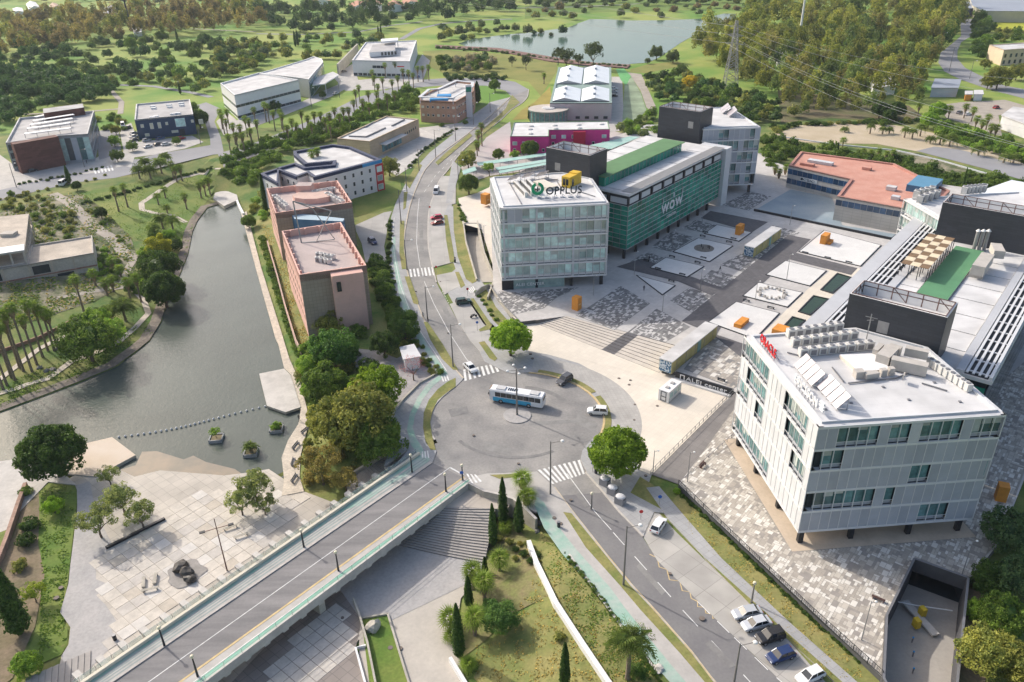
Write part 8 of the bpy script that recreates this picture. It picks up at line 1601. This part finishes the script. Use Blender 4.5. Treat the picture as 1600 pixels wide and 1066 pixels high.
a,b=G(186,684,ZW),G(415,636,ZW);e=empty('float_line',(*a,ZW),'line of small white floats across the pond','float line');FL=mat('float_white',(0.6,0.6,0.6),0.5,0.05,1);fm=MB().tube([(0,0,-.2),(0,0,.25),(0,0,.42)],[.22,.26,.1],FL,8).mesh('float')
for k in range(28):q=lerp(a,b,k/27);q=(q[0]+.9*math.sin(k*.23),q[1]-1.2*math.sin(math.pi*k/27));o=bpy.data.objects.new('float',fm);COL.objects.link(o);o.parent=e;o.location=(q[0]-a[0],q[1]-a[1],0)
# garage barrier and booths
YB=mat('yellow_booth',(0.55,0.40,0.03),0.6,0.06,1);x,y=G(1437,966,-2.4);e=empty('ticket_barrier',(x,y,-2.5),'yellow ticket machines on a kerb island with two barrier arms in the garage ramp','barrier');piece('island',(x,y,-2.3),(1.2,7,.3),CONC,e,.25)
for q in((1441,957),(1432,975)):g=G(*q,-1.8);piece('ticket_machine',(g[0],g[1],-1.6),(.8,1.0,1.5),YB,e,.25)
for s in(-1,1):mb=MB();mb.bar((x,y+1.6,-1.4),(x+s*5,y+1.8+s*-1.4,-1.4),.12,WHITEP);mb.build('barrier_arm',e)
for q,lab in(((1426,1000),'small blue bollard in the garage ramp, upper'),((1427,1022),'small dark bollard in the garage ramp, middle'),((1427,1048),'small dark bollard in the garage ramp, lower')):g=G(*q,-1.7);mb=MB();mb.tube([(*g,-2.2),(*g,-1.2)],.12,GREYM,7);mb.ball((*g,-1.2),.16,BLUET,7);mb.build('bollard',label=lab,cat='bollard',origin=(*g,-2.2))
# traffic signs
SB=mat('sign_blue',(0.02,0.12,0.45),0.5,0.03,1);SR=mat('sign_red',(0.5,0.03,0.03),0.5,0.03,1)
for q,h,m,lab in(((926,737),2.2,SB,'blue square road sign by the lower crossing'),((1001,812),2.0,SR,'small purple-red road sign at the top of the avenue bay'),((746,517),2.6,SB,'blue round road sign above the bright green tree'),((682,428),2.4,SR,'road sign beside the upper zebra crossing'),((731,463),2.4,SR,'road sign beside the zebra path'),((722,752),2.2,SB,'blue road sign at the bridge mouth'),((1030,790),2.2,SB,'blue sign post on the footpath below the ramp'),((672,333),2.4,SR,'road sign beside the two red cars')):
 x,y=G(*q,.15);e=empty('road_sign',(x,y,.15),lab,'road sign');mb=MB();mb.tube([(x,y,.15),(x,y,.15+h)],.05,STEEL,6);mb.build('pole',e);mb=MB();mb.tube([(x,y-.06,h),(x,y-.1,h)],.36,m,14);mb.build('sign_plate',e)
# ================================================================ ROOF EQUIPMENT
Wl=wall_between(ericP,uv(*E_L),uv(*E_A));Wf=wall_between(ericP,uv(*E_A),uv(*E_B));ZT=25.05
ACW=mat('machine_white',(0.60,0.59,0.56),0.6,0.06,1)
acb=MB();acb.box((0,0,.85),(1.5,1.1,1.5),ACW);acm=acb.mesh('casing');fg=MB().tube([(0,0,1.6),(0,0,1.72)],.42,GREYM,12).mesh('fan');gr=MB().box((0,-.56,.75),(1.0,.04,.95),GREYM).mesh('grille')
def ac(x,y,z,rz,label,group,sc=1.0):
 e=empty('air_conditioner',(x,y,z),label,'air conditioner',group,rz);e.scale=(sc,)*3
 for nm,me in(('casing',acm),('fan',fg),('grille',gr)):o=bpy.data.objects.new(nm,me);COL.objects.link(o);o.parent=e
n=0
for(p,q,k,row_)in(((1236,520),(1310,510),7,'back'),((1243,534),(1333,523),7,'middle'),((1255,550),(1358,539),8,'front')):
 for i in range(k):g=G(*lerp(p,q,i/(k-1)),ZT+.8);ac(*g,ZT,RU-R(45)+(0 if i%2 else.06),'white box air conditioner in the %s of three rows on the nearest office roof'%(row_+' row'),'air conditioners in the %s row'%row_,1.0)
for i in range(8):g=G(*lerp((1455,566),(1512,604),i/7),ZT+.7);ac(*g,ZT,RU+R(45),'small air conditioner along the right edge of the nearest office roof','air conditioners along the right roof edge',.85)
for(p,q,k)in(((1432,306),(1455,300),4),((1438,314),(1463,306),4),((1507,300),(1536,297),6)):
 for i in range(k):g=G(*lerp(p,q,i/(k-1)),25.6);ac(*g,25.05,RU,'white air conditioner on the roof behind the right-hand dark tower','air conditioners behind the right dark tower',1.3)
for(p,q,k)in(((430,310),(448,325),6),((492,303),(520,298),7),((512,306),(535,318),6)):
 for i in range(k):g=G(*lerp(p,q,i/(k-1)),13.4);ac(*g,12.6,.3+i,'white roof machine on the farther pink block','roof machines on the farther pink block',1.2)
for(p,q,k)in(((497,398),(520,402),5),((496,405),(515,409),4)):
 for i in range(k):g=G(*lerp(p,q,i/(k-1)),15.2);ac(*g,14.6,.2+i,'small roof machine on the nearer pink block','roof machines on the nearer pink block',.8)
SOLP=mat('solar_glass',(0.36,0.33,0.35),0.2,0.08,0.5,spec=0.7)
def solar(c_,rz,n,label,z=ZT,w_=1.55,L_=2.9,tilt=.8):
 e=empty('solar_rack',(*c_,z),label,'solar rack',None,rz);T=Matrix.Rotation(-tilt,4,'X')
 for i in range(n):x=(i-(n-1)/2)*(w_+.22);mb=MB();mb.box((0,0,0),(w_,L_,.08),SOLP,M=Matrix.Translation((x,0,1.5))@T);mb.build('solar_panel',e,local=True)
 mb=MB()
 for i in range(n+1):x=(i-n/2)*(w_+.1);mb.bar((x,-L_*.27,.0),(x,-L_*.27,2.1),.08,STEEL);mb.bar((x,-L_*.34,.1),(x,L_*.34,.1),.08,STEEL)
 mb.build('frame',e,local=True)
wr_=Wl.rz
solar(G(1264,578,ZT+1.4),wr_+math.pi,4,'upper rack of four pale solar panels on the nearest office roof');solar(G(1302,612,ZT+1.4),wr_+math.pi,4,'lower rack of four pale solar panels on the nearest office roof')
for q,lab in(((803,280),'left'),((825,276),'middle'),((847,274),'right')):solar(G(*q,ZT+1),.6,1,'single tilted solar panel on the ring-logo office, %s of three'%lab,w_=3.4,L_=3,tilt=.7)
for q,lab in(((1133,171),'left'),((1143,176),'right')):solar(G(*q,ZT+1),RU+.6,2,'tilted solar rack on the far office roof, %s of two'%lab,w_=3.4,L_=3.6,tilt=.7)
DUCT=mat('duct_metal',(0.47,0.44,0.40),0.6,0.08,0.6)
def duct(label,boxes,z=ZT,origin=None):
 g0=origin or boxes[0][0];e=empty('roof_duct',(*G(*g0,z),z),label,'roof machine')
 for i,(q,sz,rz,zc)in enumerate(boxes):g=G(*q,z+zc);mb=MB();mb.box((g[0],g[1],z+zc),sz,DUCT if i else(DUCT),rz);mb.build('duct_section',e)
a45=RU-R(45)
duct('large grey duct box with an open mouth near the dark tower on the nearest office',[((1420,572),(1.7,5.6,1.9),a45+.95,1.1),((1432,551),(1.3,3.6,1.5),a45+.95,2.0),((1412,588),(1.1,.2,1.0),a45+.95,1.1)])
duct('big ribbed grey ventilation unit in the middle of the nearest office roof',[((1386,556),(2.2,4.6,2.0),a45+2.3,1.1),((1397,548),(2.0,1.8,1.6),a45+2.3,1.0),((1372,545),(.9,3.0,.9),a45+2.3,1.6)])
duct('rounded duct and small machines in front of the white roof hatch',[((1342,584),(1.5,1.3,1.3),a45,.65),((1361,586),(2.4,1.1,1.0),a45+.15,.6),((1380,582),(1.0,.9,1.3),a45,.65),((1392,580),(.9,.9,1.4),a45,.7)])
duct('long grey ventilation unit on the white hall roof beside the green strip',[((1535,413),(2.6,9,2.2),RU-math.pi/2,2.2),((1528,425),(2.8,3.4,1.8),RU-math.pi/2,.9),((1558,392),(2.2,5,1.8),RU-math.pi/2+.35,3.2)],21.5)
mb=MB();P=GP([(1312,554),(1367,552),(1392,577),(1341,580)],ZT+.6);mb.prism(P,ZT-.05,ZT+.6,CREAM,mat('bright_membrane',(0.72,0.72,0.72),0.7,0.04,0.3));mb.build('roof_hatch',label='square raised white roof hatch on the nearest office',cat='roof hatch',origin=(*P[0],ZT))
for i,q in enumerate(((1522,387),(1530,387),(1538,387))):x,y=G(*q,22);mb=MB();mb.tube([(x,y,21.5),(x,y,26.0)],.42,STEEL,10);e=empty('chimney',(x,y,21.5),'silver chimney pipe by the right dark tower, %s of three'%('left','middle','right')[i],'chimney');mb.build('pipe',e);mb=MB();mb.tube([(x,y,26.1),(x,y,26.6)],[.6,.1],LAMPW,10);mb.build('cowl',e)
x,y=G(1352,538,ZT);mb=MB();mb.tube([(x,y,ZT),(x,y,ZT+6)],.09,STEEL,6);mb.bar((x-1,y,ZT+5.6),(x+1.2,y,ZT+5.0),.08,STEEL);mb.bar((x-.6,y,ZT+4.8),(x+.6,y,ZT+4.8),.08,STEEL);mb.build('antenna',label='grey aerial in front of the black tower behind the nearest office roof',cat='aerial',origin=(x,y,ZT))
# yellow container on the ring-logo office
YC=mat('yellow_container',(0.62,0.40,0.035),0.6,0.06,0.8);x,y=G(893,288,25.2);e=empty('container',(x,y,25.1),'yellow container room on the roof of the ring-logo office','container',None,RU+.05);mb=MB();mb.box((0,0,1.5),(6.2,2.7,3.0),YC);mb.build('body',e,local=True);mb=MB();mb.box((1.9,0,3.1),(2.4,2.7,.3),YC);mb.build('roof_box',e,local=True)
for xx in(-2.2,-1.2):mb=MB();mb.box((-3.12,xx+1.7,1.5),(.05,.8,1.8),CGL);mb.build('window',e,local=True)
mb=MB();mb.box((-1.5,-1.37,1.2),(.9,.05,2.0),CGL);mb.build('door',e,local=True)
mb=MB();mb.box((*G(852,290,25.3),25.5),(7.5,3.6,.8),CREAM,wr_+.4);mb.build('roof_hatch',label='cream raised roof hatch behind the dark letters',cat='roof hatch',origin=(*G(852,290,25.3),25.1))
for i,(p,q)in enumerate((((804,284),(822,303)),((814,282),(832,301)),((824,281),(842,299)))):
 a,b=G(*p,26),G(*q,26);mb=MB();w_=Wall(a,b);w_.box(mb,0,w_.L,25.05,26.4,-.35,.35,ACW);[w_.box(mb,k*.9+.2,k*.9+.8,25.3,26.2,.352,.38,DARKM)for k in range(int(w_.L/.9))];mb.build('cooling_bank',label='long white cooling bank on the ring-logo office roof, %s of three'%('left','middle','right')[i],cat='roof machine',origin=(*a,25))
def pipes(par,pts,z,r=.09):
 for a,b in pts:p,q=G(*a,z),G(*b,z);mb=MB();mb.bar((*p,z+.15),(*q,z+.15),r*2,GREYM);mb.build('pipe',par)
pipes(eric,[((1325,600),(1400,592)),((1400,592),(1445,575)),((1230,552),(1262,560)),((1300,575),(1318,598)),((1480,612),(1440,600))],ZT)
pipes(opp,[((795,285),(815,320)),((905,300),(930,308)),((870,284),(880,300)),((850,283),(872,281))],ZT)
for q in((1330,630),(1420,625),(1500,628),(1380,605),(1460,598),(1290,640)):g=G(*q,ZT);piece('roof_drain',(*g,ZT+.06),(.45,.45,.12),GREYM,eric)
# truss mast between the pink blocks
x,y=G(470,372,16);mb=MB();a=(x,y,14.6);t_=(x-1,y+1.5,26);mb.bar(a,t_,.3,STEEL)
for q in((4,1,24),(9,1.5,23),(9,1,15),(4,0,14.7)):mb.bar(t_ if q[2]>20 else a,(x+q[0],y+q[1],q[2]),.22,STEEL)
mb.bar((x+4,y+1,24),(x+9,y+1,15),.2,STEEL);mb.bar((x+9,y+1.5,23),(x+4,y,14.7),.2,STEEL);mb.build('roof_truss',label='pale steel truss frame standing between the pink blocks',cat='truss',origin=a)
# ================================================================ SIGNS AND LETTERING
def text(body,size,loc,right,up,m,parent=None,label=None,cat=None,ext_=.08,name='lettering',shear=0,width=None,bold=0.0):
 cu=bpy.data.curves.new(name,'FONT');cu.body=body;cu.size=size;cu.extrude=ext_;cu.align_x='CENTER';cu.align_y='BOTTOM_BASELINE';cu.shear=shear;cu.offset=bold;cu.materials.append(m);cu.space_character=1.05;cu.resolution_u=3
 o=bpy.data.objects.new(name,cu);COL.objects.link(o);r_=Vector(right).normalized();u_=Vector(up).normalized();n_=r_.cross(u_);M=Matrix(((r_.x,u_.x,n_.x),(r_.y,u_.y,n_.y),(r_.z,u_.z,n_.z)));q=M.to_euler();pl=wloc(parent)if parent else Vector((0,0,0));o.parent=parent;o.location=Vector(loc)-pl;o.rotation_euler=q
 bpy.context.view_layer.update();k=width/max(o.dimensions.x,.01)if width else 1
 me=bpy.data.meshes.new_from_object(o.evaluated_get(bpy.context.evaluated_depsgraph_get()));p_=bpy.data.objects.new(name,me);COL.objects.link(p_);p_.parent=parent;p_.location=o.location;p_.rotation_euler=q;p_.scale=(k,1,1);bpy.data.objects.remove(o);o=p_
 return tag(o,label,cat)
INK=mat('dark_letters',(0.02,0.03,0.04),0.5,0.03,1);GRL=mat('green_ring',(0.0,0.28,0.12),0.5,0.03,1);REDL=mat('red_letters',(0.60,0.015,0.02),0.5,0.03,1);WHL=mat('white_letters',(0.78,0.78,0.78),0.5,0.02,1)
def sign_at(px,z,W_,n_off=0):g=G(*px,z);return(g[0],g[1],z)
Of=wall_between(oppP,uv(*O_A),uv(*O_B));rt=(Of.dx,Of.dy,0)
s0=sign_at((881,303),ZT+.9,Of);e=empty('roof_sign',(s0[0],s0[1],ZT),'dark roof letters with a green ring emblem on stands','sign');text('OPPLUS',3.0,s0,rt,(0,0,1),INK,e,width=9.8,bold=.05)
g=sign_at((840,303),ZT+.9,Of);mb=MB();nrm=(Of.nx,Of.ny)
for k in range(26):
 if k in(6,7):continue
 a0_,a1_=2*math.pi*k/26,2*math.pi*(k+1)/26;q=[(g[0]+rt[0]*r_*math.cos(a_)+nrm[0]*d,g[1]+rt[1]*r_*math.cos(a_)+nrm[1]*d,g[2]+1.45+r_*math.sin(a_))for d in(0,.25)for r_,a_ in((.95,a0_),(1.75,a0_),(1.75,a1_),(.95,a1_))]
 mb.face([q[4],q[5],q[6],q[7]],GRL);mb.face([q[0],q[3],q[2],q[1]],GRL);mb.face([q[1],q[2],q[6],q[5]],GRL);mb.face([q[0],q[4],q[7],q[3]],GRL)
mb.build('ring_emblem',e);text('+',2.6,(g[0]+nrm[0]*.3,g[1]+nrm[1]*.3,g[2]+.5),rt,(0,0,1),INK,e,name='plus_mark',bold=.05)
mb=MB()
for k in range(6):q=(s0[0]+rt[0]*(k-3.2)*2.1,s0[1]+rt[1]*(k-3.2)*2.1);mb.bar((*q,ZT),(*q,ZT+1),.12,STEEL);mb.bar((q[0]+.8,q[1]+.8,ZT+.1),(*q,ZT+.9),.1,STEEL);mb.box((*q,ZT+.1),(1.2,1.2,.15),PANEL)
mb.build('stand',e)
rt2=(Wl.dx,Wl.dy,0)
def roofword(word,p,q,size,m,label,wd):
 a,b=G(*p,ZT+.7),G(*q,ZT+.7);c_=lerp(a,b,.5);e=empty('roof_sign',(*c_,ZT),label,'sign');text(word,size,(*c_,ZT+.7),rt2,(0,0,1),m,e,width=wd,bold=.04);mb=MB()
 for k in range(7):t_=lerp(a,b,(k+.5)/7);mb.bar((*t_,ZT),(*t_,ZT+.8),.1,STEEL);mb.bar((t_[0]-Wl.nx*.9,t_[1]-Wl.ny*.9,ZT+.05),(*t_,ZT+1.4),.09,STEEL)
 mb.build('stand',e)
_a,_b=G(1188,531,ZT),G(1212,559,ZT);roofword('ORACLE',(1187,532),(1212,560),2.2,REDL,'red roof letters at the far end of the nearest office roof',math.dist(_a,_b))
_a,_b=G(1243,596,ZT),G(1275,637,ZT);roofword('ERICSSON',(1243,596),(1275,637),2.1,WHL,'white roof letters in front of the solar panels',math.dist(_a,_b))
g=G(1283,642,ZT+.7);mb=MB()
for k in range(3):mb.box((g[0],g[1],ZT+.9+k*.6),(1.3,.25,.35),WHL,Wl.rz,M=None)
mb.build('striped_emblem',label='white three-bar emblem beside the white roof letters',cat='sign',origin=(*g,ZT))
# big tilted word on the green glass
ctr=fw.L*.44 if math.dist(fw.A,uv(194.3,-115))<1 else fw.L*.56
mw=fw.p(ctr,.1,9.6);rt3=(fw.dx,fw.dy,0)
e=empty('wall_sign',mw,'large white hand-drawn letters on the green glass wall','sign');text('wow',6.4,mw,rt3,(fw.dx*-.12,fw.dy*-.12,1),WHL,e,width=13.5);
for k,(s_,z0_)in enumerate(((-6.0,12.6),(6.3,12.9),(.6,13.2))):q=fw.p(ctr+s_,.12,z0_);mb=MB();mb.bar(q,(q[0]+fw.dx*.3,q[1]+fw.dy*.3,z0_+(1.9,2.2,1.4)[k]),.5,WHL,.15);mb.build('stroke',e)
text('CENTER',1.1,fw.p(ctr,.1,7.4),rt3,(0,0,1),WHL,e,width=6)
mb=MB();_t=SIGNW.L*.09
for _s in(0,.9):SIGNW.box(mb,_t+_s,_t+_s+.2,.65,1.6,.03,.08,WHL)
SIGNW.box(mb,_t,_t+1.1,1.605,1.8,.03,.08,WHL);mb.build('arch_emblem',signwall)
text('ALEI center',1.3,SIGNW.p(SIGNW.L*.56,.06,.75),(SIGNW.dx,SIGNW.dy,0),(0,0,1),WHL,signwall,width=SIGNW.L*.72)
q=Of.p(Of.L*.24,-.7,2.0);e=empty('window_lettering',q,'white lettering on the ground-floor glass of the ring-logo office','sign');mb=MB();Of.box(mb,.5,Of.L*.6,ZP,4.5,-1.3,-1.0,GLASSL);mb.build('glass_front',e);text('ALEI CENTER',1.2,Of.p(Of.L*.27,-.95,2.0),rt,(0,0,1),WHL,e,width=8)
mb=MB();Of.box(mb,0,3.2,ZP,4.4,-1.1,-.5,DARKM);mb.build('entrance_block',e)
cw=csic_wall;e=empty('wall_sign',cw.p(cw.L*.4,.1,5.1),'white sign board with dark letters on the institute wall','sign');mb=MB();cw.box(mb,cw.L*.22,cw.L*.5,4.95,6.35,.03,.12,WHITEP);mb.build('board',e);text('CSIC',1.2,cw.p(cw.L*.37,.14,5.2),(cw.dx,cw.dy,0),(0,0,1),INK,e,width=4.5);cw.piece('emblem',e,cw.L*.23,cw.L*.27,5.2,6.1,.12,.16,INK)
q=wall_between(nwP,G(490,277,11.8),G(596,249,11.8));mb=MB();q.box(mb,q.L-9,q.L-.1,10.62,11.76,.15,.24,BLUET);mb.build('sign_panel',nwr)
q=min(edges(w3P),key=lambda w:w.ny);mb=MB();q.box(mb,q.L*.78,q.L*.9,6.2,6.8,.02,.1,REDL);mb.build('sign_strip',w3)
# ================================================================ PEOPLE
def person_mesh(walk):
 s=.28 if walk else.06;V=[(0,0,.95),(.02,0,1.2),(.03,0,1.42),(.03,0,1.52),(.05,0,1.64),(.05,0,1.73),(s*.5,.1,.9),(s*.9,.1,.5),(s,.1,.08),(s+.16,.1,.04),(-s*.3,-.1,.9),(-s*.6,-.1,.5),(-s,-.1,.08),(-s+.15,-.1,.04),(.02,.19,1.40),(-s*.5,.25,1.12),(-s*.3+.1,.24,.88),(.02,-.19,1.40),(s*.5,-.25,1.12),(s*.6+.1,-.24,.88)]
 Ed=[(0,1),(1,2),(2,3),(3,4),(4,5),(0,6),(6,7),(7,8),(8,9),(0,10),(10,11),(11,12),(12,13),(2,14),(14,15),(15,16),(2,17),(17,18),(18,19)]
 Rr=[.15,.15,.15,.06,.10,.08,.09,.065,.045,.035,.09,.065,.045,.035,.06,.045,.03,.06,.045,.03]
 me=bpy.data.meshes.new('person');me.from_pydata(V,Ed,[]);o=bpy.data.objects.new('tmp',me);COL.objects.link(o);m=o.modifiers.new('s','SKIN')
 for i,r_ in enumerate(Rr):me.skin_vertices[0].data[i].radius=(r_,r_*(.75 if i<3 else 1))
 me.skin_vertices[0].data[0].use_root=True;o.modifiers.new('d','SUBSURF').levels=1;dg=bpy.context.evaluated_depsgraph_get();out=bpy.data.meshes.new_from_object(o.evaluated_get(dg));bpy.data.objects.remove(o)
 for mm in(mat('dark_trousers',(0.03,0.035,0.05),0.9,0.1,2),mat('jacket',(1,1,1),0.9,0.0,2,objcol=True),mat('skin',(0.42,0.27,0.20),0.7,0.05,2),mat('dark_hair',(0.03,0.02,0.015),0.8,0.1,2)):out.materials.append(mm)
 for p in out.polygons:z_=p.center.z;p.material_index=0 if z_<.93 else(1 if z_<1.5 and not(z_<.95 and abs(p.center.y)>.2)else(2 if z_<1.68 and p.center.x>.03 else 3))
 out.name='person';return out
PM=[person_mesh(True),person_mesh(False)]
for i,(q,z,lab,c_)in enumerate((((1014,407),ZP,'person in dark clothes walking between the green hall and the white beds',(.03,.03,.04)),((1006,455),ZP,'person in dark clothes on the pale paving left of the triangular bed',(.05,.05,.06)),((1125,424),ZP,'person in black on the mosaic patch right of the white beds',(.02,.02,.02)),((1108,391),ZP,'person standing at the round fountain',(.1,.08,.08)),((711,409),.2,'person in dark clothes on the path by the avenue bays',(.03,.03,.04)),((652,494),.2,'person in a blue jacket on the avenue pavement, left of three',(.05,.08,.2)),((661,497),.2,'person in grey on the avenue pavement, middle of three',(.3,.3,.3)),((669,504),.2,'person in black on the avenue pavement, right of three',(.02,.02,.02)),((468,658),ZL+.1,'person standing alone on the riverside walk',(.03,.03,.03)),((480,655),ZL+.1,'person in black at the right of the riverside walk',(.02,.02,.02)),((484,658),ZL+.1,'person in grey beside the one in black on the riverside walk',(.2,.2,.22)),((136,256),.1,'person in dark clothes in front of the museum',(.03,.03,.03)))):
 x,y=G(*q,z);o=bpy.data.objects.new('person',PM[i%2]);COL.objects.link(o);o.location=(x,y,z);o.rotation_euler=(0,0,i*1.3);o.color=(*c_,1);tag(o,lab,'person')
# ================================================================ HAZE
hz=bpy.data.materials.new('haze');hz.use_nodes=True;nt=hz.node_tree;nt.nodes.clear();ou=nt.nodes.new('ShaderNodeOutputMaterial');vp=nt.nodes.new('ShaderNodeVolumePrincipled');vp.inputs['Color'].default_value=(0.80,0.88,1.0,1);vp.inputs['Density'].default_value=0.00007;vp.inputs['Anisotropy'].default_value=0.2;nt.links.new(vp.outputs[0],ou.inputs['Volume'])
mb=MB();mb.box((0,600,49),(9000,9000,112),WHITEP);me=mb.mesh('haze');me.materials.clear();me.materials.append(hz);o=bpy.data.objects.new('haze',me);COL.objects.link(o);o['kind']='stuff'
